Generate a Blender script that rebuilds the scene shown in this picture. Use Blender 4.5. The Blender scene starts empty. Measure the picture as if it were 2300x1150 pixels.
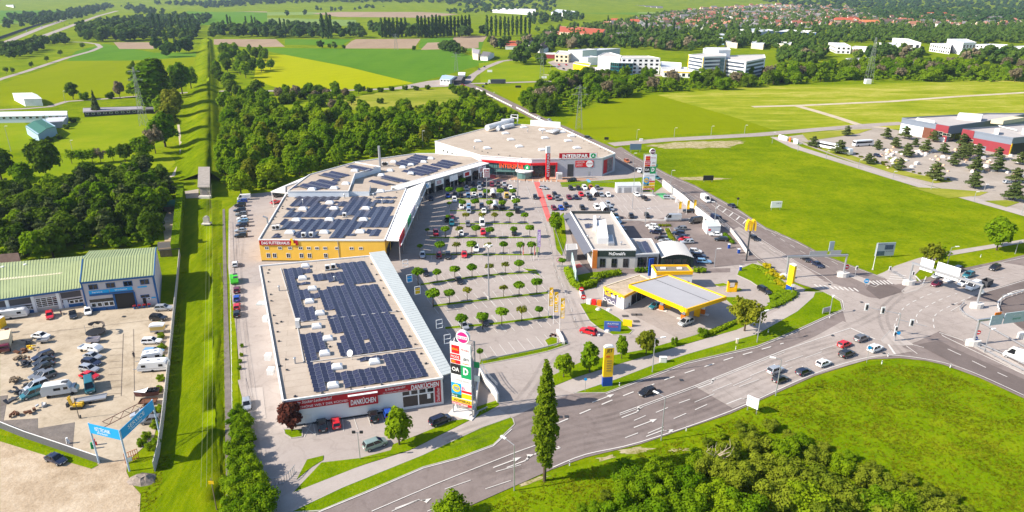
import bpy, bmesh, math, random
import numpy as np
from mathutils import Vector, Matrix
R=math.radians
rnd=random.Random(7)
SC=bpy.context.scene
COL=SC.collection
F=1533.0;PITCH=R(21.5);CAMH=82.0
cam=bpy.data.cameras.new('camera');camo=bpy.data.objects.new('camera',cam);COL.objects.link(camo)
cam.sensor_width=36.0;cam.lens=36.0*F/2300.0;cam.clip_start=1.0;cam.clip_end=20000.0
camo.location=(0,0,CAMH);camo.rotation_euler=(R(90)-PITCH,0,0)
SC.camera=camo
SUN_EL=R(35);SUN_AZ=math.atan2(-0.975,-0.22)
W=bpy.data.worlds.new('World');SC.world=W;W.use_nodes=True
wn=W.node_tree.nodes;wn.clear()
wo=wn.new('ShaderNodeOutputWorld');wb=wn.new('ShaderNodeBackground');sk=wn.new('ShaderNodeTexSky')
sk.sky_type='NISHITA';sk.sun_disc=False;sk.sun_elevation=SUN_EL;sk.sun_rotation=SUN_AZ;sk.ozone_density=2.6
wb.inputs['Strength'].default_value=0.115
W.node_tree.links.new(sk.outputs[0],wb.inputs[0]);W.node_tree.links.new(wb.outputs[0],wo.inputs[0])
sl=bpy.data.lights.new('sun','SUN');sl.energy=5.0;sl.angle=R(0.55);sl.color=(1.0,0.91,0.79)
so=bpy.data.objects.new('sun',sl);COL.objects.link(so)
sd=Vector((math.sin(SUN_AZ)*math.cos(SUN_EL),math.cos(SUN_AZ)*math.cos(SUN_EL),math.sin(SUN_EL)))
so.rotation_euler=sd.to_track_quat('Z','Y').to_euler();so.location=(0,0,300)
SC.view_settings.view_transform='Standard';SC.view_settings.look='None'
SC.view_settings.gamma=1.0;SC.view_settings.use_curve_mapping=False
SC.view_settings.exposure=0.86
SC.cycles.max_bounces=5;SC.cycles.diffuse_bounces=2;SC.cycles.glossy_bounces=2
SC.cycles.transparent_max_bounces=8;SC.cycles.volume_bounces=0
_S,_C=math.sin(PITCH),math.cos(PITCH)
def G(u,v,z=0.0):
 x=(u-1150.0)/F;y=(575.0-v)/F
 dz=-_S+y*_C
 t=(z-CAMH)/dz
 return Vector((x*t,(_C+y*_S)*t,z))
def proj(p):
 x,y,z=p[0],p[1],p[2]-CAMH
 f=y*_C-z*_S;up=y*_S+z*_C
 return (1150+F*x/f,575-F*up/f)
def hgt(u,vb,vt):
 p=G(u,vb);lo,hi=0.0,90.0
 for _ in range(50):
  m=(lo+hi)/2
  if proj((p.x,p.y,m))[1]>vt: lo=m
  else: hi=m
 return lo
def Z(x0,y0,k,pts): return [(x0+a/k,y0+b/k) for a,b in pts]
def heading(u,v,du,dv):
 a=G(u,v);b=G(u+du,v+dv);return math.atan2(b.y-a.y,b.x-a.x)
def tag(o,label=None,cat=None,group=None,kind=None):
 if label: o['label']=label
 if cat: o['category']=cat
 if group: o['group']=group
 if kind: o['kind']=kind
 return o
def empty(name,label,cat,loc=(0,0,0),group=None,rz=0.0):
 o=bpy.data.objects.new(name,None);COL.objects.link(o);o.location=loc;o.rotation_euler=(0,0,rz)
 o.empty_display_size=0.5
 return tag(o,label,cat,group)
def link(name,me,parent=None,loc=(0,0,0),rz=0.0):
 o=bpy.data.objects.new(name,me);COL.objects.link(o);o.location=loc;o.rotation_euler=(0,0,rz)
 if parent is not None: o.parent=parent
 return o
def copy_tree(o,parent=None):
 c=o.copy();COL.objects.link(c);c.parent=parent
 for ch in list(KIDS.get(o.name,())): copy_tree(ch,c)
 return c
KIDS={}
def kid(parent,o): KIDS.setdefault(parent.name,[]).append(o);return o
class MB:
 def __init__(s): s.v=[];s.f=[];s.m=[]
 def add(s,vs,fs,mi=0):
  b=len(s.v);s.v.extend([tuple(p) for p in vs]);s.f.extend([tuple(b+i for i in f) for f in fs]);s.m.extend([mi]*len(fs));return s
 def quad(s,a,b,c,d,mi=0): return s.add([a,b,c,d],[(0,1,2,3)],mi)
 def poly(s,pts,mi=0): return s.add(pts,[tuple(range(len(pts)))],mi)
 def box(s,c,d,mi=0,rz=0.0,ry=0.0):
  hx,hy,hz=d[0]/2,d[1]/2,d[2]/2
  M=Matrix.Rotation(rz,3,'Z')@Matrix.Rotation(ry,3,'Y')
  C=Vector(c)
  vs=[C+M@Vector((x*hx,y*hy,z*hz)) for x in(-1,1) for y in(-1,1) for z in(-1,1)]
  return s.add(vs,[(0,1,3,2),(4,6,7,5),(0,4,5,1),(2,3,7,6),(0,2,6,4),(1,5,7,3)],mi)
 def prism(s,pts,z0,z1,mi=0,mtop=None,bottom=True):
  pts=[(p[0],p[1]) for p in pts]
  if area(pts)<0: pts=pts[::-1]
  n=len(pts);b=len(s.v)
  s.v.extend([(x,y,z0) for x,y in pts]);s.v.extend([(x,y,z1) for x,y in pts])
  for i in range(n):
   j=(i+1)%n;s.f.append((b+i,b+j,b+n+j,b+n+i));s.m.append(mi)
  s.f.append(tuple(b+n+i for i in range(n)));s.m.append(mi if mtop is None else mtop)
  if bottom: s.f.append(tuple(b+n-1-i for i in range(n)));s.m.append(mi)
  return s
 def tube(s,a,b,r0,r1=None,n=6,mi=0,caps=True):
  a,b=Vector(a),Vector(b);r1=r0 if r1 is None else r1
  d=(b-a);
  if d.length<1e-6: return s
  d.normalize();u=d.orthogonal().normalized();w=d.cross(u)
  vs=[]
  for p,r in((a,r0),(b,r1)):
   for i in range(n):
    t=2*math.pi*i/n;vs.append(p+u*(math.cos(t)*r)+w*(math.sin(t)*r))
  fs=[(i,(i+1)%n,n+(i+1)%n,n+i) for i in range(n)]
  if caps: fs+=[tuple(range(n-1,-1,-1)),tuple(range(n,2*n))]
  return s.add(vs,fs,mi)
 def bar(s,a,b,w,h,mi=0):
  a,b=Vector(a),Vector(b);d=(b-a)
  if d.length<1e-6: return s
  d.normalize();up=Vector((0,0,1)) if abs(d.z)<.95 else Vector((1,0,0))
  sx=d.cross(up).normalized()*w/2;uy=sx.cross(d).normalized()*h/2
  vs=[p+i*sx+j*uy for p in(a,b) for i,j in((-1,-1),(1,-1),(1,1),(-1,1))]
  return s.add(vs,[(0,1,2,3)[::-1],(4,5,6,7),(0,1,5,4),(1,2,6,5),(2,3,7,6),(3,0,4,7)],mi)
 def mesh(s,name,mats,smooth=False):
  me=bpy.data.meshes.new(name);me.from_pydata(s.v,[],s.f)
  for m in (mats if isinstance(mats,(list,tuple)) else [mats]): me.materials.append(m)
  if s.f: me.polygons.foreach_set('material_index',s.m)
  if smooth: me.polygons.foreach_set('use_smooth',[True]*len(s.f))
  me.update();return me
 def build(s,name,mats,parent=None,loc=(0,0,0),rz=0.0,smooth=False,rel=True):
  if parent is not None and rel:
   L=parent_loc(parent);
   s.v=[(x-L[0],y-L[1],z-L[2]) for x,y,z in s.v]
  return link(name,s.mesh(name,mats,smooth),parent,loc,rz)
def parent_loc(p):
 L=Vector((0,0,0))
 while p is not None: L=L+Vector(p.location);p=p.parent
 return L
def area(p): return sum(p[i][0]*p[(i+1)%len(p)][1]-p[(i+1)%len(p)][0]*p[i][1] for i in range(len(p)))/2
def inside(p,poly):
 x,y=p;r=False;n=len(poly)
 for i in range(n):
  a,b=poly[i],poly[(i+1)%n]
  if (a[1]>y)!=(b[1]>y) and x<(b[0]-a[0])*(y-a[1])/(b[1]-a[1])+a[0]: r=not r
 return r
def srgb(r,g,b):
 def c(x):
  x/=255.0
  return x/12.92 if x<=.04045 else ((x+.055)/1.055)**2.4
 return (c(r),c(g),c(b),1)
def mul(c,k): return (c[0]*k,c[1]*k,c[2]*k,1)
MATS={}
def pbr(name,col,rough=.7,metal=0.0,spec=.3,var=0.0,scale=3.0,coat=0.0):
 if name in MATS: return MATS[name]
 m=bpy.data.materials.new(name);m.use_nodes=True;nt=m.node_tree;b=nt.nodes['Principled BSDF']
 col=tuple(col[:3])+(1,)
 b.inputs['Base Color'].default_value=col;b.inputs['Roughness'].default_value=rough
 b.inputs['Metallic'].default_value=metal;b.inputs['Specular IOR Level'].default_value=spec
 if coat: b.inputs['Coat Weight'].default_value=coat;b.inputs['Coat Roughness'].default_value=.05
 if var>0:
  tc=nt.nodes.new('ShaderNodeTexCoord');nz=nt.nodes.new('ShaderNodeTexNoise');nz.inputs['Scale'].default_value=1.0/scale
  nz.inputs['Detail'].default_value=5;nz.inputs['Roughness'].default_value=.62
  rp=nt.nodes.new('ShaderNodeMapRange');rp.inputs['From Min'].default_value=.3;rp.inputs['From Max'].default_value=.7
  rp.inputs['To Min'].default_value=1-var;rp.inputs['To Max'].default_value=1+var*.7
  mx=nt.nodes.new('ShaderNodeMix');mx.data_type='RGBA';mx.blend_type='MULTIPLY';mx.inputs['Factor'].default_value=1
  mx.inputs[6].default_value=col
  nt.links.new(tc.outputs['Object'],nz.inputs['Vector']);nt.links.new(nz.outputs['Fac'],rp.inputs['Value'])
  nt.links.new(rp.outputs['Result'],mx.inputs[7]);nt.links.new(mx.outputs[2],b.inputs['Base Color'])
 MATS[name]=m;return m
def ground_mat(name,cols,scales=(40,6,.8),bump=.0,rough=.95,stretch=(1,1,1),ang=0.0,w=(.5,.3,.35),spec=0.0,bscale=1.0,crack=0.0,seam=None):
 """soil, grass or paving: colours mixed by three sizes of noise, plus fine relief"""
 m=bpy.data.materials.new(name);m.use_nodes=True;nt=m.node_tree;N=nt.nodes;L=nt.links;b=N['Principled BSDF']
 b.inputs['Roughness'].default_value=rough;b.inputs['Specular IOR Level'].default_value=spec
 tc=N.new('ShaderNodeTexCoord');mp=N.new('ShaderNodeMapping');mp.inputs['Scale'].default_value=stretch;mp.inputs['Rotation'].default_value=(0,0,ang)
 L.new(tc.outputs['Object'],mp.inputs['Vector'])
 s=None;last=None
 for sc,wt in zip(scales,w):
  nz=N.new('ShaderNodeTexNoise');nz.inputs['Scale'].default_value=1.0/sc;nz.inputs['Detail'].default_value=4;nz.inputs['Roughness'].default_value=.65
  L.new(mp.outputs[0],nz.inputs['Vector']);last=nz
  mm=N.new('ShaderNodeMath');mm.operation='MULTIPLY_ADD';mm.inputs[1].default_value=wt*2.2
  L.new(nz.outputs['Fac'],mm.inputs[0])
  if s is None: mm.inputs[2].default_value=.5-1.1*sum(w)
  else: L.new(s.outputs[0],mm.inputs[2])
  s=mm
 cr=N.new('ShaderNodeValToRGB');el=cr.color_ramp.elements
 el[0].position=.15;el[0].color=tuple(cols[0][:3])+(1,);el[1].position=.85;el[1].color=tuple(cols[-1][:3])+(1,)
 for i,c in enumerate(cols[1:-1]):
  e=el.new(.15+.7*(i+1)/(len(cols)-1));e.color=tuple(c[:3])+(1,)
 L.new(s.outputs[0],cr.inputs['Fac']);col=cr.outputs[0]
 def darken(fac_out,c,amt):
  mx=N.new('ShaderNodeMix');mx.data_type='RGBA';mx.inputs[7].default_value=tuple(c[:3])+(1,);mm=N.new('ShaderNodeMath');mm.operation='MULTIPLY';mm.inputs[1].default_value=amt
  L.new(fac_out,mm.inputs[0]);L.new(mm.outputs[0],mx.inputs['Factor']);L.new(col,mx.inputs[6]);return mx.outputs[2]
 if crack>0:
  for sc,am in((9.0,crack),(26.0,crack*.8)):
   wv=N.new('ShaderNodeTexNoise');wv.inputs['Scale'].default_value=1.6/sc;wv.inputs['Detail'].default_value=3;L.new(tc.outputs['Object'],wv.inputs['Vector'])
   av=N.new('ShaderNodeVectorMath');av.operation='MULTIPLY_ADD';av.inputs[1].default_value=(sc*.9,)*3;L.new(wv.outputs['Color'],av.inputs[0]);L.new(tc.outputs['Object'],av.inputs[2])
   vo=N.new('ShaderNodeTexVoronoi');vo.feature='DISTANCE_TO_EDGE';vo.inputs['Scale'].default_value=1/sc;L.new(av.outputs[0],vo.inputs['Vector'])
   lt=N.new('ShaderNodeMapRange');lt.inputs['From Min'].default_value=.012*9/sc;lt.inputs['From Max'].default_value=.03*9/sc;lt.inputs['To Min'].default_value=1;lt.inputs['To Max'].default_value=0
   L.new(vo.outputs['Distance'],lt.inputs['Value']);col=darken(lt.outputs[0],mul(cols[0],.55),am)
  sp=N.new('ShaderNodeTexNoise');sp.inputs['Scale'].default_value=.35;sp.inputs['Detail'].default_value=6;L.new(tc.outputs['Object'],sp.inputs['Vector'])
  lt=N.new('ShaderNodeMapRange');lt.inputs['From Min'].default_value=.60;lt.inputs['From Max'].default_value=.72;L.new(sp.outputs['Fac'],lt.inputs['Value']);col=darken(lt.outputs[0],mul(cols[0],.7),.4)
 if seam:
  bt=N.new('ShaderNodeTexBrick');m2=N.new('ShaderNodeMapping');m2.inputs['Rotation'].default_value=(0,0,seam[0]);L.new(tc.outputs['Object'],m2.inputs['Vector']);L.new(m2.outputs[0],bt.inputs['Vector'])
  bt.inputs['Scale'].default_value=1;bt.inputs['Brick Width'].default_value=seam[1];bt.inputs['Row Height'].default_value=seam[2];bt.inputs['Mortar Size'].default_value=seam[3] if len(seam)>3 else .06;bt.inputs['Mortar Smooth'].default_value=.3
  col=darken(bt.outputs['Fac'],mul(cols[0],.72),.6)
 L.new(col,b.inputs['Base Color'])
 if bump>0:
  nb=N.new('ShaderNodeTexNoise');nb.inputs['Scale'].default_value=1.0/bscale;nb.inputs['Detail'].default_value=5;nb.inputs['Roughness'].default_value=.7
  L.new(tc.outputs['Object'],nb.inputs['Vector'])
  bp=N.new('ShaderNodeBump');bp.inputs['Strength'].default_value=1.0;bp.inputs['Distance'].default_value=bump
  L.new(nb.outputs['Fac'],bp.inputs['Height']);L.new(bp.outputs[0],b.inputs['Normal'])
 MATS[name]=m;return m
def leaf_mat(name,c1,c2,trans=.45,scale=1.6):
 m=bpy.data.materials.new(name);m.use_nodes=True;nt=m.node_tree;N=nt.nodes;L=nt.links;N.clear()
 out=N.new('ShaderNodeOutputMaterial');df=N.new('ShaderNodeBsdfDiffuse');tr=N.new('ShaderNodeBsdfTranslucent');ms=N.new('ShaderNodeMixShader')
 tc=N.new('ShaderNodeTexCoord');oi=N.new('ShaderNodeObjectInfo');nz=N.new('ShaderNodeTexNoise');nz.inputs['Scale'].default_value=1/scale;nz.inputs['Detail'].default_value=3
 ad=N.new('ShaderNodeVectorMath');ad.operation='ADD';L.new(tc.outputs['Object'],ad.inputs[0]);L.new(oi.outputs['Location'],ad.inputs[1]);L.new(ad.outputs[0],nz.inputs['Vector'])
 a1=N.new('ShaderNodeMath');a1.operation='MULTIPLY_ADD';a1.inputs[1].default_value=1.5;a1.inputs[2].default_value=-.55
 L.new(nz.outputs['Fac'],a1.inputs[0])
 a2=N.new('ShaderNodeMath');a2.operation='MULTIPLY_ADD';a2.inputs[1].default_value=.75;L.new(oi.outputs['Random'],a2.inputs[0]);L.new(a1.outputs[0],a2.inputs[2])
 mx=N.new('ShaderNodeMix');mx.data_type='RGBA';mx.inputs[6].default_value=tuple(c1[:3])+(1,);mx.inputs[7].default_value=tuple(c2[:3])+(1,)
 a3=N.new('ShaderNodeClamp');L.new(a2.outputs[0],a3.inputs[0]);L.new(a3.outputs[0],mx.inputs['Factor'])
 L.new(mx.outputs[2],df.inputs[0]);L.new(mx.outputs[2],tr.inputs[0]);ms.inputs[0].default_value=trans
 L.new(df.outputs[0],ms.inputs[1]);L.new(tr.outputs[0],ms.inputs[2]);L.new(ms.outputs[0],out.inputs[0])
 MATS[name]=m;return m
def solar_mat():
 m=pbr('solar_cells',(.018,.022,.06),.22,0,.5);return m
GLASS=pbr('window_glass',(.012,.016,.02),.08,0,.6)
CARGLASS=pbr('car_glass',(.01,.012,.015),.06,0,.6)
WHITE=pbr('white_render',(.76,.76,.75),.8,0,.2,.06,4)
WPAINT=pbr('white_paint',(.8,.8,.79),.5,0,.3)
GREYM=pbr('galvanised_steel',(.42,.43,.45),.45,.6,.4)
DARKM=pbr('dark_metal',(.05,.053,.06),.5,.2,.4)
CONC=pbr('concrete',(.47,.44,.40),.9,0,.15,.15,2)
LCONC=pbr('pale_concrete',(.62,.59,.55),.85,0,.15,.1,2)
TYRE=pbr('tyre_rubber',(.012,.012,.012),.8)
RED=pbr('sign_red',(.42,.008,.02),.4)
BRED=pbr('bright_red',(.62,.015,.02),.4)
YEL=pbr('sign_yellow',(.85,.52,.01),.4)
ORANGE=pbr('sign_orange',(.7,.17,.01),.5)
BLUE=pbr('sign_blue',(.01,.06,.32),.4)
CYAN=pbr('banner_blue',(.01,.32,.68),.5)
GREEN=pbr('sign_green',(.01,.3,.1),.4)
BLACK=pbr('sign_black',(.02,.02,.022),.5)
MAGENTA=pbr('sign_magenta',(.65,.02,.2),.4)
TEXTW=pbr('lettering_white',(.85,.85,.84),.5)
TAIL=pbr('tail_light_red',(.35,.005,.005),.25)
HEAD=pbr('headlight_clear',(.75,.77,.8),.15)
PLATE=pbr('number_plate',(.8,.8,.78),.4)
TRUNK=pbr('bark',(.09,.065,.045),.95,0,.1,.3,1)
WOODM=pbr('weathered_wood',(.2,.15,.1),.9,0,.1,.3,1)
FNT=None
def text_mesh(s,origin,right,up,nrm,mat,name='lettering',shear=0.0,bold=0.0,fit=None):
 cu=bpy.data.curves.new('lettering','FONT');cu.body=s;cu.size=1;cu.shear=shear;cu.offset=bold;cu.resolution_u=2
 ob=bpy.data.objects.new('lettering',cu)
 me=bpy.data.meshes.new_from_object(ob);bpy.data.objects.remove(ob);bpy.data.curves.remove(cu)
 n=len(me.vertices);co=np.empty(n*3);me.vertices.foreach_get('co',co);co=co.reshape(-1,3)
 mn,mx=co.min(0),co.max(0);w=max(mx-mn);d=np.maximum(mx-mn,1e-6)
 q=(co-mn)/d
 P=np.array(origin)[None]+q[:,:1]*np.array(right)[None]+q[:,1:2]*np.array(up)[None]+np.array(nrm)[None]*.03
 me.vertices.foreach_set('co',P.reshape(-1));me.materials.clear();me.materials.append(mat);me.update();me.name=name
 return me
class Fac:
 """a wall face seen from outside: x along it from its left end, y up, d outwards"""
 def __init__(s,a,b,z0=0.0):
  a,b=Vector(a),Vector(b);a.z=z0;b.z=z0
  s.o=a;s.w=(b-a).length;s.ex=(b-a).normalized();s.ez=Vector((0,0,1));s.n=s.ex.cross(s.ez)
 def p(s,x,y,d=0.0): return s.o+s.ex*x+s.ez*y+s.n*d
 def slab(s,mb,x0,y0,x1,y1,d0,d1,mi=0):
  vs=[s.p(x,y,d) for d in(d0,d1) for x,y in((x0,y0),(x1,y0),(x1,y1),(x0,y1))]
  return mb.add(vs,[(3,2,1,0),(4,5,6,7),(0,1,5,4),(1,2,6,5),(2,3,7,6),(3,0,4,7)],mi)
 def panel(s,name,x0,y0,x1,y1,mat,parent,d0=.01,d1=.15):
  mb=MB();s.slab(mb,x0,y0,x1,y1,d0,d1);return mb.build(name,mat,parent)
 def text(s,t,x0,y0,x1,y1,mat,parent,d=.16,shear=0,bold=0.0,name='lettering'):
  L=parent_loc(parent)
  me=text_mesh(t,s.p(x0,y0,d)-L,s.ex*(x1-x0),s.ez*(y1-y0),s.n,mat,name,shear,bold)
  return link(name,me,parent)
 def window(s,x0,y0,x1,y1,fm,parent,glass=None,bars=1,hbars=0,fw=.12,d=.0,name='window'):
  mb=MB()
  s.slab(mb,x0,y0,x0+fw,y1,d-.05,d+.07);s.slab(mb,x1-fw,y0,x1,y1,d-.05,d+.07)
  s.slab(mb,x0+fw,y0,x1-fw,y0+fw,d-.05,d+.07);s.slab(mb,x0+fw,y1-fw,x1-fw,y1,d-.05,d+.07)
  for i in range(bars):
   xc=x0+(x1-x0)*(i+1)/(bars+1);s.slab(mb,xc-fw/2.5,y0+fw,xc+fw/2.5,y1-fw,d-.04,d+.06)
  for i in range(hbars):
   yc=y0+(y1-y0)*(i+1)/(hbars+1);s.slab(mb,x0+fw,yc-fw/2.6,x1-fw,yc+fw/2.6,d-.045,d+.055)
  w=mb.build(name,fm,parent)
  g=MB();s.slab(g,x0+fw*.9,y0+fw*.9,x1-fw*.9,y1-fw*.9,d+.005,d+.025);g.build('pane',glass or GLASS,w)
  return w
# ================================================================ GROUND
g1,g2,g3=(.075,.13,.008,1),(.125,.19,.010,1),(.19,.235,.018,1)
GRASS=ground_mat('meadow_grass',[(.075,.13,.0015),(.14,.195,.002),(.22,.25,.005)],(45,8,1.3),bump=.14,bscale=.9,w=(.5,.42,.4))
LAWN=ground_mat('verge_grass',[(.085,.15,.0015),(.13,.2,.002),(.2,.24,.005)],(20,3.5,.7),bump=.14,bscale=.6,w=(.45,.4,.45))
DIKEG=ground_mat('embankment_grass',[(.07,.12,.001),(.13,.18,.0015),(.2,.225,.004)],(16,3,.7),bump=.14,bscale=.6,stretch=(1,.22,1),w=(.45,.45,.4))
BRIGHT=ground_mat('young_crop',[(.15,.19,.001),(.175,.215,.001),(.21,.235,.002)],(120,25,3),stretch=(1,.35,1),w=(.4,.25,.2),seam=(.1,1500,24,.25))
SPORT=ground_mat('sports_turf',[(.13,.2,.005),(.175,.235,.006),(.25,.27,.012)],(40,9,1.2),w=(.45,.25,.2))
YELLOWF=ground_mat('rape_field',[(.25,.28,.002),(.29,.31,.002),(.33,.33,.004)],(120,25,3),stretch=(1,.3,1),w=(.35,.2,.2),seam=(-.9,900,19,.35))
MIDG=ground_mat('barley_field',[(.06,.15,.012),(.085,.185,.014),(.12,.21,.018)],(150,25,3),stretch=(1,.3,1),w=(.45,.25,.15),seam=(.35,1500,22,.4))
PALEG=ground_mat('pale_field',[(.12,.19,.05),(.17,.24,.06),(.23,.28,.08)],(300,60,8),stretch=(1,.3,1))
BROWN=ground_mat('ploughed_soil',[(.24,.17,.12),(.3,.22,.15),(.34,.26,.18)],(80,15,2),stretch=(1,.25,1))
OLIVE=ground_mat('dry_meadow',[(.12,.17,.012),(.22,.24,.025),(.34,.31,.06)],(45,9,1.2),stretch=(.5,1.6,1),w=(.55,.4,.3))
DRY=ground_mat('hay_meadow',[(.13,.19,.006),(.24,.27,.015),(.42,.37,.09)],(50,9,1.3),stretch=(.45,1.7,1),w=(.55,.45,.35))
DIRT=ground_mat('dry_dirt',[(.27,.20,.13),(.40,.31,.215),(.52,.43,.32)],(14,3,.5),bump=.15,w=(.5,.4,.3))
YARD=ground_mat('yard_concrete',[(.29,.235,.165),(.42,.35,.26),(.5,.43,.33)],(16,3,.5),w=(.5,.35,.2),crack=.13)
LOT=ground_mat('car_park_asphalt',[(.285,.245,.222),(.345,.30,.272),(.395,.35,.32)],(30,5,.4),w=(.5,.3,.2),crack=.13)
ASPH=ground_mat('road_asphalt',[(.155,.125,.115),(.20,.165,.152),(.245,.205,.19)],(25,4,.4),w=(.5,.35,.2),crack=.13)
DASPH=ground_mat('dark_asphalt',[(.11,.09,.084),(.14,.115,.107),(.175,.145,.135)],(25,4,.4),w=(.45,.3,.2))
RCONC=ground_mat('road_concrete',[(.28,.24,.215),(.335,.29,.262),(.385,.335,.305)],(25,4,.5),w=(.5,.35,.2),crack=.1,seam=(-.35,7,5))
PATH=ground_mat('footpath_asphalt',[(.32,.28,.25),(.38,.335,.305),(.43,.385,.35)],(20,3,.4),w=(.5,.3,.2))
TRACK=ground_mat('gravel_track',[(.36,.30,.21),(.46,.39,.29),(.54,.47,.36)],(15,3,.6))
BARE=ground_mat('bare_soil',[(.20,.19,.05),(.33,.28,.15),(.44,.37,.25)],(8,2,.5),w=(.5,.5,.4))
GRAVEL=ground_mat('gravel_yard',[(.27,.235,.195),(.345,.30,.255),(.41,.36,.31)],(18,3,.5))
PINKP=ground_mat('red_path_paint',[(.55,.10,.09),(.66,.14,.13),(.7,.19,.17)],(8,2,.4))
BRICKP=ground_mat('brick_paving',[(.36,.2,.12),(.45,.27,.18),(.5,.32,.22)],(8,2,.4))
DPATCH=ground_mat('dark_gravel',[(.13,.11,.10),(.17,.15,.135),(.22,.19,.17)],(8,2,.4),bump=.1)
MARK=pbr('road_paint',(.58,.55,.51),.7,0,.2,.12,1.5)
GPAINT=pbr('green_bay_paint',(.10,.42,.16),.7,0,.2,.2,2)
BPAINT=pbr('blue_bay_paint',(.12,.38,.62),.7,0,.2,.1,2)
def ground_sheet():
 xs=sorted(set(list(range(-5400,5401,300))));ys=[-300,0,300,600,900,1200,1500,1800,2100,2400,2550,2700,2900,3100,3300,3500,3800,4200,4600,5200,5800]
 def z(x,y):
  t=max(0,min(1,(y-2450-.12*abs(x-200))/2400));t=t*t*(3-2*t)
  return 100*t*(.8+.2*math.sin(x*.0021+1)+.12*math.sin(x*.006+y*.002)) if t>0 else 0
 mb=MB();n=len(xs)
 mb.v=[(x,y,z(x,y)) for y in ys for x in xs]
 for j in range(len(ys)-1):
  for i in range(n-1):
   mb.f.append((j*n+i,j*n+i+1,(j+1)*n+i+1,(j+1)*n+i));mb.m.append(0)
 o=mb.build('ground',GRASS,smooth=True);o['kind']='structure'
 return z
HILLZ=ground_sheet()
_fz=[0]
def flat(name,px,mat,z,zoom=None):
 _fz[0]+=1;z=z+(_fz[0]%17)*.0015
 if zoom: px=Z(*zoom,px)
 pts=[G(u,v) for u,v in px]
 bm=bmesh.new();vs=[bm.verts.new((p.x,p.y,z)) for p in pts]
 f=bm.faces.new(vs);f.normal_update()
 if f.normal.z<0: f.normal_flip()
 bmesh.ops.triangulate(bm,faces=[f],ngon_method='EAR_CLIP')
 me=bpy.data.meshes.new(name);bm.to_mesh(me);bm.free();me.materials.append(mat)
 o=link(name,me);o['kind']='structure';return o
def ragged(name,px,mat,z,n=9,amt=.16,seed=1):
 r=random.Random(seed);c=(sum(p[0] for p in px)/len(px),sum(p[1] for p in px)/len(px));out=[]
 for i in range(len(px)):
  a,b=px[i],px[(i+1)%len(px)]
  for k in range(n):
   t=k/n;u,v=a[0]+(b[0]-a[0])*t,a[1]+(b[1]-a[1])*t;s=1+r.uniform(-amt,amt*.6);out.append((c[0]+(u-c[0])*s,c[1]+(v-c[1])*s))
 return flat(name,out,mat,z)
Z1,Z2,Z3,Z4,Z5,Z6=.02,.05,.08,.11,.14,.17
flat('field',[(0,12),(180,10),(330,2),(250,20),(150,45),(60,52),(0,55)],PALEG,.1)
flat('field',[(0,18),(110,12),(270,10),(200,30),(60,50),(0,52)],MIDG,.3)
flat('field',[(480,8),(1150,8),(1300,12),(1290,26),(1100,30),(900,28),(600,35),(480,40)],PALEG,.1)
flat('field',[(430,12),(600,12),(600,60),(400,55)],MIDG,.12)
flat('field',[(700,30),(860,22),(1030,32),(960,40),(760,38)],BROWN,.2)
flat('field',[(520,18),(600,22),(600,28),(530,26)],BROWN,.2)
flat('field',[(600,40),(800,45),(800,58),(640,60),(600,55)],PALEG,.2)
flat('field',[(1200,14),(1310,10),(1480,26),(1470,34),(1300,30),(1200,24)],MIDG,.2)
flat('field',[(1440,24),(1560,24),(1540,32),(1430,30)],PALEG,.25)
flat('field',[(1930,22),(2100,16),(2280,26),(2250,36),(2160,38),(2050,36)],PALEG,.5)
flat('field',[(0,190),(150,137),(300,136),(440,128),(440,160),(400,205),(320,208),(110,234),(0,238)],BRIGHT,Z1)
flat('field',[(150,137),(170,115),(235,98),(345,118),(440,118),(440,128),(300,136)],MIDG,Z1)
flat('field',[(255,95),(350,95),(345,110),(268,110)],BROWN,Z2)
flat('field',[(480,88),(620,88),(640,105),(560,106),(480,100)],BROWN,Z1)
flat('field',[(640,88),(790,88),(770,101),(640,101)],MIDG,Z1)
flat('field',[(800,88),(945,87),(930,109),(770,109),(790,92)],BROWN,Z2)
flat('field',[(560,107),(850,110),(1010,112),(1085,132),(1102,140),(990,172),(930,187),(640,123)],MIDG,Z1)
flat('field',[(945,87),(1090,82),(1080,115),(1010,112),(940,108)],MIDG,Z1)
flat('field',[(1020,82),(1095,80),(1085,94),(1015,95)],BROWN,Z2)
flat('field',[(960,96),(1075,92),(1075,108),(945,112)],BROWN,Z2)
flat('field',[(580,125),(640,123),(780,150),(930,187),(880,193),(820,200),(640,203),(570,180)],YELLOWF,Z2)
flat('field',[(600,222),(700,218),(760,248),(600,252)],SPORT,Z1)
flat('field',[(770,222),(870,205),(1010,198),(1055,233),(1020,240),(900,245),(770,248)],OLIVE,Z1)
flat('field',[(1075,142),(1120,137),(1250,138),(1300,160),(1290,178),(1080,186)],SPORT,Z1)
flat('field',[(1095,195),(1200,190),(1330,186),(1250,215),(1180,245)],BRIGHT,Z1)
flat('sports_pitch',[(0,273),(55,273),(75,300),(60,335),(0,338)],SPORT,Z1)
flat('sports_pitch',[(160,268),(330,252),(350,260),(370,330),(290,345),(120,345),(122,312)],SPORT,Z1)
flat('lawn',[(0,415),(120,352),(380,345),(395,365),(370,392),(300,400),(0,470)],SPORT,Z1)
flat('meadow',[(1265,292),(1288,255),(1420,215),(1475,213),(1655,265),(1735,291),(1500,303),(1385,316),(1330,310)],BRIGHT,Z1)
flat('meadow',[(1475,213),(1700,194),(2300,180),(2300,271),(2020,290),(1735,291),(1655,265)],DRY,Z1)
flat('meadow',[(1405,335),(1680,316),(1762,319),(2040,418),(2300,492),(2300,545),(2060,583),(1985,612),(1900,595),(1660,470),(1500,392)],GRASS,Z1)
ragged('bare_strip',[(1450,327),(1540,318),(1660,316),(1680,320),(1640,332),(1500,334)],BARE,Z2)
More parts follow.
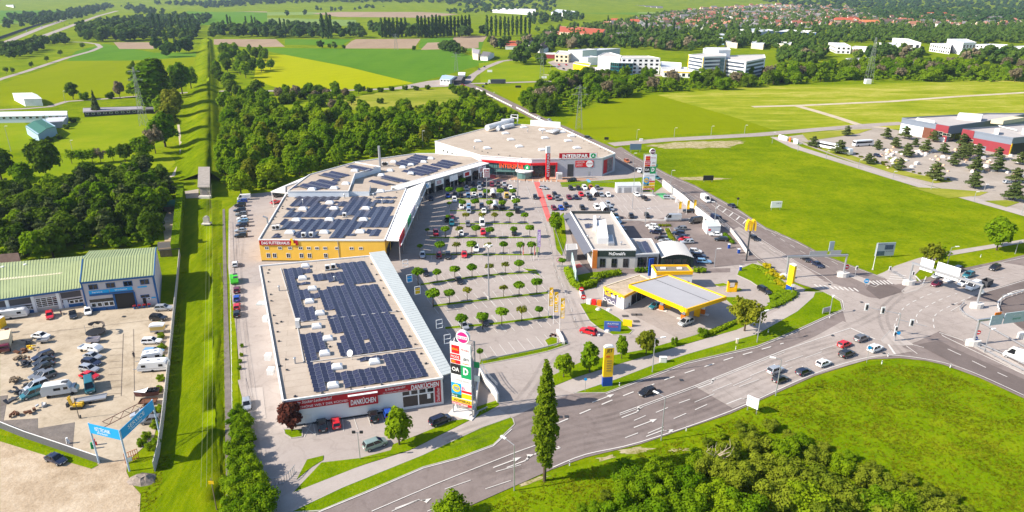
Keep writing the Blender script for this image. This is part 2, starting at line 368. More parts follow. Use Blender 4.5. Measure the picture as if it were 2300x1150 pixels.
ragged('bare_strip',[(1520,399),(1590,397),(1640,402),(1590,406),(1530,404)],BARE,Z2)
flat('meadow',[(1060,1150),(1230,1066),(1330,1040),(1470,1000),(1640,935),(1830,848),(1950,812),(2020,808),(2120,822),(2300,897),(2300,1150)],LAWN,Z1)
for k,q in enumerate(([(1390,1012),(1430,1003),(1470,1008),(1440,1018),(1400,1020)],[(1500,1010),(1545,1006),(1550,1012),(1510,1016)],[(1340,1030),(1375,1022),(1385,1028),(1350,1036)],[(1165,1088),(1225,1066),(1232,1070),(1175,1094)])): ragged('bare_strip',q,BARE,Z2,5,.35,k)
def road(px,w,mat,z,name='road',zoom=None):
 if zoom: px=Z(*zoom,px)
 P=[G(u,v) for u,v in px];strip(P,w,mat,z,name)
def offset(P,d):
 out=[]
 for i,p in enumerate(P):
  a=P[max(0,i-1)];b=P[min(len(P)-1,i+1)];t=(b-a);t=Vector((t.x,t.y)).normalized()
  out.append(Vector((p.x-t.y*d,p.y+t.x*d,p.z)))
 return out
def smooth_line(P,n=4):
 out=[]
 for i in range(len(P)-1):
  p0,p1,p2,p3=P[max(0,i-1)],P[i],P[i+1],P[min(len(P)-1,i+2)]
  for k in range(n):
   t=k/n
   out.append(.5*((2*p1)+(p2-p0)*t+(2*p0-5*p1+4*p2-p3)*t*t+(3*p1-p0-3*p2+p3)*t**3))
 out.append(P[-1]);return out
def strip(P,w,mat,z,name='road',kind='structure',mb=None):
 if mb is None: _fz[0]+=1;z=z+(_fz[0]%17)*.0015
 A,B=offset(P,w/2),offset(P,-w/2)
 m=mb or MB()
 for i in range(len(P)-1):
  m.quad((B[i].x,B[i].y,z),(B[i+1].x,B[i+1].y,z),(A[i+1].x,A[i+1].y,z),(A[i].x,A[i].y,z))
 if mb is None:
  o=m.build(name,mat);o['kind']=kind;return o
road([(-40,112),(0,100),(95,62),(200,26),(310,5)],13,RCONC,Z3,'motorway')
road([(-40,130),(0,118),(100,80),(220,36),(325,8)],13,RCONC,Z3,'motorway')
road([(-40,121),(0,109),(98,71),(210,31),(318,6)],3,SPORT,Z3,'median')
road([(-30,190),(0,178),(60,160),(150,130),(205,115),(226,106),(218,99),(190,95),(160,94)],7,RCONC,Z3)
road([(-20,248),(60,244),(110,240),(150,228),(240,222),(310,216),(420,208),(470,205)],6,RCONC,Z3)
road([(470,205),(640,204),(780,203),(900,199),(990,192),(1060,188),(1130,186),(1230,183),(1330,178),(1380,175)],8,RCONC,Z3)
road([(1180,130),(1125,138),(1090,152),(1062,170),(1048,186)],8,RCONC,Z4)
road([(1040,186),(1072,198),(1110,216),(1160,241),(1212,268),(1262,288),(1325,318),(1372,338),(1405,362),(1445,386)],9,ASPH,Z4)
flat('forecourt',[(880,198),(960,182),(1000,178),(1045,178),(1060,188),(1000,195)],RCONC,Z2)
road([(1220,168),(1300,172),(1340,165)],5,TRACK,Z3)
flat('car_park',[(1230,140),(1270,128),(1310,145),(1400,165),(1560,170),(1340,174),(1255,156)],RCONC,Z2)
flat('lawn',[(1700,150),(1790,140),(1960,120),(2000,126),(1960,132),(1800,152),(1720,156)],SPORT,Z2)
road([(1372,325),(1500,314),(1700,303),(1850,290),(1960,281),(2030,277)],9,RCONC,Z4)
road([(1690,240),(1800,237),(2000,228),(2150,217),(2320,207)],6,TRACK,Z3,'track')
road([(1790,238),(1830,249),(1880,264),(1925,279),(1990,288)],6,TRACK,Z3,'track')
flat('gravel_yard',[(1760,308),(1850,296),(1960,283),(2060,300),(2320,340),(2320,480),(2250,462),(2160,435),(2080,415),(2000,395),(1880,352)],GRAVEL,Z2)
road([(1742,308),(1790,332),(1900,366),(2000,397),(2080,421),(2160,441),(2250,466),(2320,486)],6.5,PATH,Z4)
for q in ([(1800,300),(1900,292),(1960,290),(1930,300),(1850,312),(1815,316)],[(1800,318),(1840,325),(1960,365),(2060,392),(2140,408),(2100,412),(2000,388),(1880,350)],[(2040,420),(2130,425),(2220,432),(2200,440),(2130,446)],[(2210,452),(2260,450),(2290,455),(2260,466)],[(1990,352),(2040,362),(2010,372)]):
 flat('planted_strip',q,OLIVE,Z5)
flat('footpath',[(1985,612),(2010,598),(2060,581),(2130,565),(2300,538),(2300,546),(2130,575),(2080,592),(2055,618),(2062,640),(2010,650),(1970,640),(1960,622)],PATH,Z3)
MAINN=[(640,1165),(716,1150),(821,1107),(951,1051),(1030,1030),(1108,1001),(1157,954),(1152,938),(1200,915),(1288,884),(1361,884),(1439,854),(1543,815),(1700,779),(1778,748),(1856,712),(1893,696),(1888,678),(1867,665),(1849,656)]
flat('road',MAINN+[(1800,640),(1755,622),(1700,585),(1640,527),(1560,462),(1490,417),(1430,382),(1372,338),(1395,330),(1425,350),(1500,391),(1560,416),(1660,471),(1720,511),(1790,541),(1850,573),(1935,605),(1985,624),(2010,640),(2060,632),(2091,621),(2163,603),(2254,584),(2320,568),(2320,905),(2200,849),(2120,820),(2080,811),(2020,805),(1950,808),(1830,845),(1640,930),(1439,998),(1316,1028),(1240,1055),(1060,1135),(1030,1165)],ASPH,Z3)
flat('road_slab',[(1560,868),(1700,812),(1830,757),(1893,722),(2050,790),(1960,806),(1830,842),(1645,918)],RCONC,Z4)
flat('road_slab',[(1893,700),(1897,690),(1888,676),(1849,655),(1790,636),(1740,600),(1770,585),(1830,628),(1880,640),(1950,668),(1977,672),(2030,655),(2110,628),(2180,607),(2250,590),(2300,598),(2300,628),(2200,660),(2150,685),(2300,760),(2300,800),(2170,770),(2110,745),(2060,768),(1995,790),(1900,724)],RCONC,Z4)
flat('road_slab',[(1752,612),(1700,575),(1640,520),(1660,510),(1740,560),(1820,610),(1860,640),(1800,636)],RCONC,Z5)
flat('road_patch',[(2201,662),(2320,629),(2320,648),(2285,654),(2252,667),(2238,680)],DASPH,Z5)
flat('road_patch',[(2242,690),(2258,672),(2290,660),(2320,655),(2320,745),(2290,735)],DASPH,Z5)
flat('road_patch',[(2108,765),(2140,782),(2320,862),(2320,900),(2190,843),(2060,775)],DASPH,Z5)
flat('road_patch',[(1945,650),(1960,628),(2010,645),(2032,655),(1975,673)],DASPH,Z5)
flat('car_park',[(560,1165),(566,1140),(556,1000),(545,900),(530,740),(512,600),(514,470),(560,436),(640,428),(900,395),(1060,350),(1300,330),(1372,338),(1430,384),(1490,418),(1560,463),(1640,528),(1700,587),(1755,624),(1810,650),(1760,690),(1700,722),(1653,742),(1591,758),(1491,789),(1387,820),(1293,849),(1288,884),(1200,915),(1152,938),(1082,944),(940,1000),(821,1043),(659,1107)],LOT,Z2)
flat('footpath',[(560,1165),(604,1135),(659,1102),(821,1044),(920,1013),(1056,945),(1121,920),(1147,937),(1082,961),(949,1023),(769,1096),(640,1156),(630,1165)],PATH,Z4)
flat('footpath',[(1246,868),(1293,849),(1387,820),(1491,789),(1596,758),(1653,742),(1700,722),(1760,690),(1790,666),(1798,655),(1830,656),(1826,668),(1790,700),(1700,751),(1543,796),(1465,821),(1382,853),(1288,886)],PATH,Z4)
flat('forecourt',[(1340,648),(1440,610),(1560,640),(1640,690),(1660,725),(1600,752),(1500,772),(1420,752),(1360,700)],PATH,Z3)
flat('forecourt',[(1405,700),(1460,685),(1580,745),(1530,765)],RCONC,Z4)
flat('driveway',[(1320,600),(1560,606),(1700,590),(1700,520),(1560,470),(1450,500),(1370,478),(1270,478),(1290,560)],ASPH,.055)
flat('driveway',[(1288,574),(1310,570),(1325,596),(1420,604),(1640,603),(1640,612),(1330,616)],ASPH,Z3)
flat('brick_terrace',[(1068,398),(1110,380),(1195,395),(1260,398),(1345,402),(1268,409),(1190,407),(1110,402)],BRICKP,Z3)
flat('red_footway',[(1199,409),(1211,409),(1240,498),(1229,498)],PINKP,Z4)
flat('red_footway',[(1090,399),(1105,392),(1122,396),(1112,402)],PINKP,Z4)
flat('red_footway',[(1284,597),(1302,593),(1309,599),(1290,605)],PINKP,Z4)
flat('green_bay',[(1472,435),(1492,434),(1513,445),(1490,448)],GPAINT,Z4)
flat('blue_bay',[(1316,403),(1323,403),(1328,410),(1321,410)],BPAINT,Z4)
flat('road_patch',[(548,875),(590,870),(598,940),(560,950)],PATH,Z3)
flat('road_patch',[(534,855),(552,850),(566,900),(548,910)],LOT,Z4)
flat('yard',[(0,690),(395,684),(380,800),(366,905),(345,985),(288,1035),(225,1035),(110,990),(0,950)],YARD,Z2)
flat('yard_edge',[(0,890),(18,888),(8,945),(85,940),(85,963),(168,949),(163,1007),(110,992),(0,953)],DPATCH,Z3)
flat('dirt_lot',[(0,985),(60,1010),(205,1053),(228,1034),(286,1034),(284,1060),(298,1090),(316,1110),(313,1165),(0,1165)],DIRT,Z2)
flat('verge',[(0,977),(110,1010),(222,1045),(205,1054),(90,1020),(0,992)],LAWN,Z4)
for q in ([(75,782),(90,780),(85,792)],):
 flat('dirt_patch',q,DIRT,Z3)
flat('path',[(355,392),(385,395),(405,360),(403,325),(398,280),(403,280),(410,330),(410,365),(392,396),(378,400)],TRACK,Z3)
flat('dirt_patch',[(378,470),(405,455),(405,555),(372,560),(365,500)],DIRT,Z2)
flat('path',[(415,430),(446,425),(446,445),(418,446)],GRAVEL,Z3)
flat('gravel_strip',[(500,470),(505,470),(512,700),(520,900),(516,1165),(508,1165),(505,900),(502,700)],DPATCH,Z3)
KERB=pbr('kerb_stone',(.38,.35,.32),.85,0,.15,.1,1)
def island(px,mat=LAWN,zoom=None,h=.13,kerb=True,name='grass_verge'):
 if zoom: px=Z(*zoom,px)
 pts=[(p.x,p.y) for p in (G(u,v) for u,v in px)]
 mb=MB();mb.prism(pts,.0,h,0,bottom=False);o=mb.build(name,mat);o['kind']='structure'
 if kerb:
  k=MB();n=len(pts)
  for i in range(n):
   a,b=Vector(pts[i]+(h*.5+.02,)),Vector(pts[(i+1)%n]+(h*.5+.02,));k.bar(a,b,.22,h+.04)
  ko=k.build('kerb',KERB,o,rel=False)
 return o
island([(651,1152),(769,1096),(949,1023),(1082,961),(1147,938),(1152,941),(1156,954),(1108,1000),(1030,1029),(951,1050),(821,1106),(720,1148)])
island([(659,1107),(722,1040),(808,1030),(878,1012),(883,999),(938,978),(1016,946),(1053,941),(1056,944),(920,1012),(821,1043)],kerb=False)
island([(667,1077),(690,1033),(727,1024),(726,1034),(700,1050)],kerb=False)
island([(637,965),(680,965),(679,982),(655,985),(640,976)])
island([(1069,915),(1116,900),(1121,910),(1095,925),(1069,938),(1063,930)],kerb=False)
island([(1080,808),(1130,799),(1180,790),(1230,778),(1268,768),(1278,774),(1230,790),(1170,803),(1075,821)])
island([(1223,765),(1238,757),(1252,760),(1252,776),(1232,779)])
island([(1241,844),(1300,816),(1371,800),(1452,785),(1560,754),(1640,724),(1698,706),(1700,722),(1653,742),(1596,757),(1491,788),(1387,819),(1293,848),(1246,867)],kerb=False)
island([(1288,884),(1382,853),(1465,821),(1543,796),(1700,751),(1790,700),(1826,668),(1830,657),(1849,656),(1867,665),(1888,678),(1892,696),(1856,711),(1778,747),(1700,778),(1543,814),(1439,853),(1361,883)])
island([(1302,683),(1322,680),(1345,690),(1361,698),(1390,715),(1421,744),(1413,751),(1377,753),(1345,738),(1325,722)])
island([(1660,605),(1690,592),(1722,600),(1755,628),(1788,655),(1786,664),(1760,686),(1705,706),(1700,698),(1728,684),(1727,668),(1712,650),(1685,632),(1655,618)])
island([(1340,645),(1300,655),(1276,625),(1272,612),(1290,620),(1330,612),(1395,608),(1398,616),(1345,628)],kerb=False)
island([(1600,640),(1625,636),(1640,642),(1615,645)])
island([(1625,668),(1665,668),(1690,680),(1650,690)],kerb=False)
island([(1630,1*650),(1662,648),(1668,652),(1640,657)],kerb=False)
island([(1258,410),(1350,406),(1430,400),(1465,395),(1490,418),(1470,432),(1360,420),(1262,420)],kerb=False)
island([(1492,515),(1503,512),(1520,545),(1506,548)])
island([(1240,500),(1266,478),(1272,540),(1262,575),(1250,560)],kerb=False)
for q in ([(1979,764),(2000,742),(2052,776),(2020,776),(1985,772)],[(2155,695),(2165,676),(2235,680),(2245,690),(2245,705),(2300,745),(2300,772),(2200,722),(2165,712)],[(2165,768),(2180,760),(2300,826),(2300,842)],[(1950,640),(1905,620),(1878,612),(1885,608),(1920,618),(1975,640),(1965,645)],[(2025,655),(2040,642),(2090,632),(2060,652),(2032,660)]):
 island(q,PATH,name='traffic_island')
ROWS=[[(998,448),(1112,447)],[(1010,474),(1170,474)],[(1030,503),(1187,503)],[(965,535),(1205,534)],[(955,572),(1207,573)],[(945,640),(1040,626),(1120,617),(1210,612)],[(972,688),(1100,673),(1232,658)],[(1000,738),(1120,727),(1240,712)]]
for r in ROWS:
 P=[G(u,v) for u,v in r];A,B=offset(P,.75),offset(P,-.75)
 mb=MB();mb.prism([(p.x,p.y) for p in A]+[(p.x,p.y) for p in B[::-1]],0,.14,bottom=False);o=mb.build('planting_strip',LAWN);o['kind']='structure'
 k=MB()
 for Q in(A,B):
  for i in range(len(Q)-1): k.bar((Q[i].x,Q[i].y,.08),(Q[i+1].x,Q[i+1].y,.08),.2,.18)
 k.build('kerb',KERB,o,rel=False)
island([(1172,603),(1205,606),(1215,622),(1190,612)])
island([(1230,660),(1240,655),(1244,672),(1236,668)])
island([(1205,530),(1212,545),(1208,578),(1203,572)])
mk=MB()
def line(px,w=.15,dash=None,z=.19,zoom=None,sm=False):
 if zoom: px=Z(*zoom,px)
 P=[G(u,v) for u,v in px]
 if sm: P=smooth_line(P)
 if not dash: strip(P,w,None,z,mb=mk);return
 on,off=dash;acc=0.0;cur=[P[0]];drawing=True;
 i=0;p=P[0].copy();left=on
 while i<len(P)-1:
  d=(P[i+1]-p).length
  if d>left:
   q=p+(P[i+1]-p).normalized()*left
   if drawing: strip([p,q],w,None,z,mb=mk)
   p=q;drawing=not drawing;left=on if drawing else off
  else:
   if drawing: strip([p,P[i+1]],w,None,z,mb=mk)
   left-=d;i+=1;p=P[i].copy()
def arrow(u,v,du,dv,turn=0,L=6.0):
 a=G(u,v);h=heading(u,v,du,dv);M=Matrix.Rotation(h,3,'Z')
 def q(pts): mk.poly([tuple(a+M@Vector((x,y,0))+Vector((0,0,.19))) for x,y in pts])
 q([(-L/2,-.12),(L/2-1.6,-.12),(L/2-1.6,.12),(-L/2,.12)])
 if turn==0: q([(L/2-1.6,-.55),(L/2,0),(L/2-1.6,.55)])
 else:
  s=turn;q([(L/2-1.8,-.12),(L/2-.6,s*.6),(L/2-.9,s*.85),(L/2-2.1,.12)][::s]);q([(L/2-1.3,s*.3),(L/2+.3,s*.75),(L/2-.9,s*1.45)][::s])
a=(1100,750,3.833);b6=(560,850,3.833);a4=(1700,550,3.833)
line([(640,1183),(716,1152),(821,1109),(951,1053),(1030,1032),(1108,1003),(1150,965)],.2)
line([(835,1150),(980,1088),(1157,1018),(1205,1001)],.18)
line([(1200,1022),(1258,1008)],.3);line([(1237,993),(1258,1008)],.3,(1.2,.8))
line([(880,1150),(1000,1100),(1110,1062),(1190,1040)],.15,(5,5))
line([(960,1150),(1060,1110),(1180,1070)],.15,(5,6))
line([(1240,1052),(1316,1022),(1439,994),(1640,925),(1830,840),(1950,804),(2020,800),(2120,816),(2200,844),(2320,899)],.22,sm=True)
line([(1250,953),(1380,898),(1500,852),(1640,806),(1760,772)],.3,(3,3))
line([(1392,930),(1560,868),(1760,788),(1910,738)],.2);line([(1392,934),(1560,872),(1762,792)],.15)
line([(1361,886),(1439,857),(1543,818),(1700,782),(1778,751),(1856,715),(1896,697),(1892,676),(1867,662)],.18)
line([(1910,738),(1965,763)],.35)
for q in([(1473,928),(1500,917)],[(1525,907),(1550,898)],[(1424,946),(1450,935)],[(1513,942),(1541,930)],[(1561,922),(1588,910)],[(1455,975),(1490,960)],[(1404,985),(1433,974)]): line(q,.2)
line([(1560,905),(1700,845),(1850,790)],.15,(6,6));line([(1600,880),(1760,815),(1880,775)],.15,(6,6));line([(1660,870),(1780,826)],.15,(6,6))
for u,v,t in((1422,930,1),(1450,952,0),(1478,972,-1),(1355,896,0),(1590,865,1),(1655,900,-1),(1170,1040,1),(1140,1040,0),(925,1130,-1)): arrow(u,v,40,-15,t)
line([(2008,735),(2020,705),(2040,685),(2080,665),(2120,652)],.22,(2,2),sm=True)
line([(2060,727),(2058,712),(2070,697),(2110,675),(2150,660)],.22,(2,2),sm=True)
line([(2098,738),(2096,718),(2106,704),(2135,688),(2180,668)],.22,(2,2),sm=True)
line([(2150,700),(2135,700),(2166,682)],.15)
line([(2201,661),(2300,631)],.2);line([(2239,681),(2252,668),(2280,655),(2320,648)],.3,sm=True)
for k in range(4): line([(2110+k*14,640-k*1),(2200+k*25,607+k*5)],.13,(6,5));
line([(2110,628),(2185,606),(2260,588),(2320,575)],.15)
line([(2163,766),(2109,748),(2118,756),(2180,786),(2320,852)],.25)
line([(2128,785),(2158,799)],.25);line([(2183,812),(2214,827)],.25);line([(2240,838),(2262,848)],.25)
line([(2240,785),(2270,800)],.15);line([(2280,790),(2300,798)],.15)
line([(1995,775),(2010,797)],.5);line([(2035,778),(2060,796)],.2);line([(2052,776),(2075,782)],.2)
line([(2055,620),(2068,634)],.5);line([(2080,622),(2072,640)],.3)
line([(1402,342),(1425,354),(1500,395),(1560,420),(1660,475),(1720,515),(1790,545),(1850,577),(1935,608),(1985,626)],.18)
line([(1386,352),(1430,380),(1490,413),(1560,458),(1640,521),(1700,578),(1752,617)],.18)
line([(1410,360),(1490,402),(1545,432),(1590,455)],.15,(3,3))
line([(1608,457),(1680,497),(1712,512)],.18);line([(1598,460),(1660,503),(1712,540),(1790,590),(1850,622),(1870,637)],.18)
line([(1712,512),(1800,566),(1870,606)],.15,(3,3));line([(1740,520),(1830,566),(1890,600)],.15,(3,3));line([(1700,540),(1760,580),(1800,610)],.15,(4,4))
for k in range(6):
 u=1612+k*15;v=462+k*8.3;line([(u+4,v),(u-5+k*.5,v+8)],.5)
line([(1745,608),(1795,607),(1790,606)],.3);line([(1795,622),(1850,630)],.15)
for k in range(9):
 u=1829+k*11;v=640+k*1.0;line([(u,v),(u+11,v+8)],.5)
for k in range(6):
 u=1952+k*8;v=632-k*.3;line([(u,v),(u+13,v+9)],.5)
line([(2000,617),(2036,621)],.5);line([(1998,622),(2034,626)],.5);line([(1996,627),(2033,630)],.5)
line([(1200,455),(1222,505),(1236,550),(1243,600),(1262,640),(1278,680),(1296,735)],.13,(2.5,3))
line([(1183,420),(1196,452)],.13);line([(1213,420),(1216,414)],.1)
wear=bpy.data.materials.new('tyre_wear');wear.use_nodes=True;nt=wear.node_tree;bs=nt.nodes['Principled BSDF'];bs.inputs['Base Color'].default_value=(.05,.042,.038,1);bs.inputs['Roughness'].default_value=.8
nz=nt.nodes.new('ShaderNodeTexNoise');nz.inputs['Scale'].default_value=.12;nz.inputs['Detail'].default_value=5;tcn=nt.nodes.new('ShaderNodeTexCoord');nt.links.new(tcn.outputs['Object'],nz.inputs['Vector']);mr=nt.nodes.new('ShaderNodeMapRange');mr.inputs['From Min'].default_value=.35;mr.inputs['From Max'].default_value=.7;mr.inputs['To Min'].default_value=.02;mr.inputs['To Max'].default_value=.16;nt.links.new(nz.outputs['Fac'],mr.inputs['Value']);nt.links.new(mr.outputs[0],bs.inputs['Alpha'])
sv=mk;mk=MB()
E_=smooth_line([G(u,v) for u,v in ((1100,1110),(1240,1052),(1316,1022),(1439,994),(1640,925),(1830,840),(1950,804))],6)
for d in (1.2,2.9,4.9,6.6,8.6,10.2,13.5,15.2,17.2,18.8): strip(offset(E_,d),.85,None,.18,mb=mk)
for px in ([(1372,350),(1440,385),(1560,452),(1700,545),(1800,612)],[(1400,345),(1500,399),(1660,485),(1800,568),(1900,620)]):
 E_=smooth_line([G(u,v) for u,v in px],6)
 for d in (-1,.8): strip(offset(E_,d),.8,None,.178,mb=mk)
for px in ([(1150,925),(1200,860),(1240,800),(1300,770)],[(1215,440),(1235,520),(1255,610),(1285,690),(1310,750)],[(575,1100),(562,950),(548,800),(535,600),(550,470)],[(2040,800),(1990,740),(1990,690),(2060,650),(2200,600)],[(1900,740),(1980,700),(2020,660)]):
 E_=smooth_line([G(u,v) for u,v in px],6)
 for d in (-1,.9): strip(offset(E_,d),.8,None,.176,mb=mk)
mk.build('tyre_wear',wear)['kind']='structure';mk=sv
mk.build('road_marking',MARK)['kind']='structure'
mk=MB()
def bays(p,q,n,dirpx,l0,l1):
 A,B=G(*p),G(*q);m=((p[0]+q[0])/2,(p[1]+q[1])/2)
 d=(G(m[0]+dirpx[0],m[1]+dirpx[1])-G(*m)).normalized()
 for i in range(n+1):
  c=A.lerp(B,i/n);strip([c-d*l0,c+d*l1],.13,None,.12,mb=mk)
def nb(p,q,s=2.5): return max(1,round((G(*p)-G(*q)).length/s))
for r in ROWS[:3]: bays(r[0],r[-1],nb(r[0],r[-1]),(1,9),5,5)
for r in ROWS[3:5]: bays((r[0][0]+15,r[0][1]),r[-1],nb(r[0],r[-1]),(.6,9),5.2,5.2)
for r in ROWS[5:]:
 for p,q in zip(r,r[1:]): bays(p,q,nb(p,q),(9.5,11),5.2,5.2)
bays((1095,806),(1262,769),nb((1095,806),(1262,769)),(-9,-11),0,5.2)
for p,q,k in(((1238,443),(1470,447),5),((1250,466),(1480,472),5),((1290,424),(1350,425),0),((1380,492),(1470,496),0)): bays(p,q,nb(p,q),(11,15),5,k)
bays((1640,545),(1668,588),6,(-30,0),5,0)
bays((1530,443),(1580,478),7,(-30,0),5,0)
d6=(620,820,5.75)
for q in([(860,790-90),(875,860)],[(1000,670),(1055,835)],[(1175,640),(1230,800)],[(1350,615),(1405,765)],[(660,730),(690,885)],[(480,755),(515,920)],[(345,780),(515,915)],[(460,760),(365,935)],[(650,730),(700,728)]): line(q,.13,zoom=d6,z=.12)
mk.build('bay_marking',MARK)['kind']='structure'
mk=MB()
for k in range(9): line([(250-k*1.5,770+k*14.5),(278-k*.5,768+k*14.5)],.1,z=.09)
line([(277,750),(272,890)],.1,z=.09);line([(300,740),(302,900)],.1,z=.09);line([(50,753),(240,731),(370,716)],.12,z=.09)
mk.build('yard_joint',pbr('joint_dark',(.14,.11,.09),.9))['kind']='structure'
dr=MB()
for u,v in((1760,664),(1863,640),(1985,795),(1870,755),(278,712),(1258,938),(1272,937),(1935,680),(2140,685),(1530,855)):
 p=G(u,v);dr.box((p.x,p.y,.2),(.8,.8,.03))
dr.build('drain_cover',DARKM)['kind']='structure'
def ridge(sections,name,mat):
 mb=MB();nprev=None;rows=[]
 for (lf,cr,rt,h) in sections:
  L,Rr=G(*lf),G(*rt);C0=G(cr[0],cr[1],h)
  row=[]
  w=3.0
  for k in range(7):
   t=k/6;s=t*t*(3-2*t);p=L.lerp(C0,t);row.append((p.x,p.y,h*s*.97+.0))
  row.append((C0.x+w,C0.y,h))
  for k in range(6,-1,-1):
   t=k/6;s=t*t*(3-2*t);p=Rr.lerp(Vector((C0.x+w,C0.y,h)),t);row.append((p.x,p.y,h*s*.97))
  rows.append(row)
 m=len(rows[0])
 R2=[]
 for a,b in zip(rows,rows[1:]):
  for k in range(8):
   t=k/8;R2.append([tuple(x+(y-x)*t for x,y in zip(p,q)) for p,q in zip(a,b)])
 R2.append(rows[-1])
 for r in R2:
  for i,p in enumerate(r):
   e=0 if i in(0,m-1) else rnd.uniform(-.12,.12)
   mb.v.append((p[0]+rnd.uniform(-.15,.15),p[1],p[2]+e))
 for j in range(len(R2)-1):
  for i in range(m-1): mb.f.append((j*m+i,j*m+i+1,(j+1)*m+i+1,(j+1)*m+i));mb.m.append(0)
 o=mb.build(name,mat,smooth=True);o['kind']='structure';return o
ridge([((306,1175),(455,1165),(512,1175),.55),((345,1050),(452,1040),(508,1050),.55),((372,900),(450,895),(505,900),.55),((390,740),(450,735),(503,740),.5),((408,600),(452,595),(500,600),.5),((418,450),(455,448),(498,450),.5)],'embankment',DIKEG)
ridge([((388,408),(457,388),(520,420),2.6),((394,372),(457,345),(520,380),3.4),((402,320),(459,296),(506,328),3.4),((412,250),(461,230),(498,254),3.4),((420,200),(462,184),(494,204),3.4),((432,150),(464,138),(488,152),3.4),((444,110),(464,103),(482,112),3.4),((452,88),(464,85),(478,90),3.0)],'embankment',DIKEG)
# ================================================================ SHOPPING CENTRE
ROOF=ground_mat('roof_membrane',[(.325,.268,.215),(.405,.34,.275),(.455,.39,.32)],(22,4,.5),w=(.45,.4,.2),crack=.0,seam=(-.27,14,2.6))
METROOF=pbr('pale_metal_roof',(.55,.58,.55),.45,.1,.4,.04,3)
WCAP=pbr('white_parapet',(.72,.71,.69),.7,0,.2,.05,3)
YWALL=pbr('yellow_render',(.84,.5,.07),.8,0,.2,.06,3)
GWALL=pbr('grey_cladding',(.42,.42,.46),.6,0,.3,.04,4)
BWHITE=pbr('bluewhite_panel',(.62,.67,.72),.6,0,.3,.03,4)
def parapet(mb,pts,w,h,z,mi=0):
 n=len(pts)
 for i in range(n):
  a,b=Vector(pts[i]),Vector(pts[(i+1)%n]);mb.bar((a.x,a.y,z+h/2),(b.x,b.y,z+h/2),w,h,mi)
def block(root,pts,h,wallm,roofm,capm=None,ph=.45,pw=.35,z0=0.0):
 """outer walls, flat roof and parapet of one volume"""
 pts=[(p[0],p[1]) for p in pts]
 if area(pts)<0: pts=pts[::-1]
 mb=MB();n=len(pts)
 for i in range(n):
  a,b=pts[i],pts[(i+1)%n];mb.quad((a[0],a[1],z0),(b[0],b[1],z0),(b[0],b[1],h),(a[0],a[1],h))
 wo=mb.build('wall',wallm,root)
 r=MB();r.poly([(x,y,h-.02) for x,y in pts]);ro=r.build('roof',roofm,root)
 c=MB();parapet(c,pts,pw,ph,h-.05);co=c.build('parapet',capm or WCAP,root)
 return wo,ro
def xy(pxs,z): return [(p.x,p.y) for p in (G(u,v,z) for u,v in pxs)]
def dome(root,u,v,z,s=1.5,name='roof_dome',rz=0):
 p=G(u,v,z);mb=MB();
 M=Matrix.Rotation(rz,3,'Z')
 def ring(k,zz): return [tuple(p+M@Vector((x*k,y*k,zz))) for x,y in((-s,-s*.8),(s,-s*.8),(s,s*.8),(-s,s*.8))]
 R_=[ring(1,0),ring(1,.35),ring(.86,.7),ring(.5,.95)]
 for a,b in zip(R_,R_[1:]):
  for i in range(4): mb.quad(a[i],a[(i+1)%4],b[(i+1)%4],b[i])
 mb.poly(R_[-1]);return mb.build(name,DOMEM,root)
DOMEM=pbr('skylight_acrylic',(.72,.72,.72),.35,0,.5)
def pipe_vent(root,u,v,z,h=1.0,r=.18):
 p=G(u,v,z);mb=MB();mb.tube(p,p+Vector((0,0,h)),r,r,8);mb.tube(p+Vector((0,0,h)),p+Vector((0,0,h+.18)),r*1.7,r*1.2,8)
 return mb.build('vent_pipe',GREYM,root)
def ac_unit(root,u,v,z,rz=0,s=(1.3,.9,1.5)):
 p=G(u,v,z);mb=MB();mb.box((p.x,p.y,z+.15+s[2]/2),s,0,rz);mb.box((p.x,p.y,z+.08),(s[0]*1.1,s[1]*1.1,.16),1,rz)
 o=mb.build('cooling_unit',[WCAP,DARKM],root)
 M=Matrix.Rotation(rz,3,'Z');q=Vector((p.x,p.y,z+.2+s[2]*.5))
 f=MB();c=q+M@Vector((0,-s[1]/2-.02,0));f.tube(c,c+M@Vector((0,-.03,0)),s[2]*.36,s[2]*.36,10);f.build('fan_grille',BLACK,o);return o
def roof_speckle(root,zpts,z):
 mb=MB()
 for u,v in zpts:
  p=G(u,v,z);mb.box((p.x,p.y,z+.14),(.5,.3,.28),0,rnd.uniform(0,3))
 return mb.build('roof_outlet',DARKM,root)
SOLG=pbr('solar_cells',(.021,.022,.052),.3,0,.4,.3,1.5);SOLF=pbr('solar_frame',(.28,.29,.34),.4,.5,.4)
def panel_mesh(name,w,l,tilt):
 mb=MB();hw,hl=w/2,l/2;t=math.tan(tilt)*hw
 def P(x,y,z): return (x,y,z+x/hw*t)
 o=[P(-hw,-hl,.05),P(hw,-hl,.05),P(hw,hl,.05),P(-hw,hl,.05)]
 f=.035;i_=[P(-hw+f,-hl+f,.052),P(hw-f,-hl+f,.052),P(hw-f,hl-f,.052),P(-hw+f,hl-f,.052)]
 mid=[P(-hw+f,-.012,.054),P(hw-f,-.012,.054),P(hw-f,.012,.054),P(-hw+f,.012,.054)]
 lo=[(a,b,c-.04) for a,b,c in o]
 mb.poly(i_,0);mb.poly(mid,1)
 for k in range(4):
  mb.quad(o[k],o[(k+1)%4],i_[(k+1)%4],i_[k],1);mb.quad(lo[k],lo[(k+1)%4],o[(k+1)%4],o[k],1)
 return mb.mesh(name,[SOLG,SOLF])
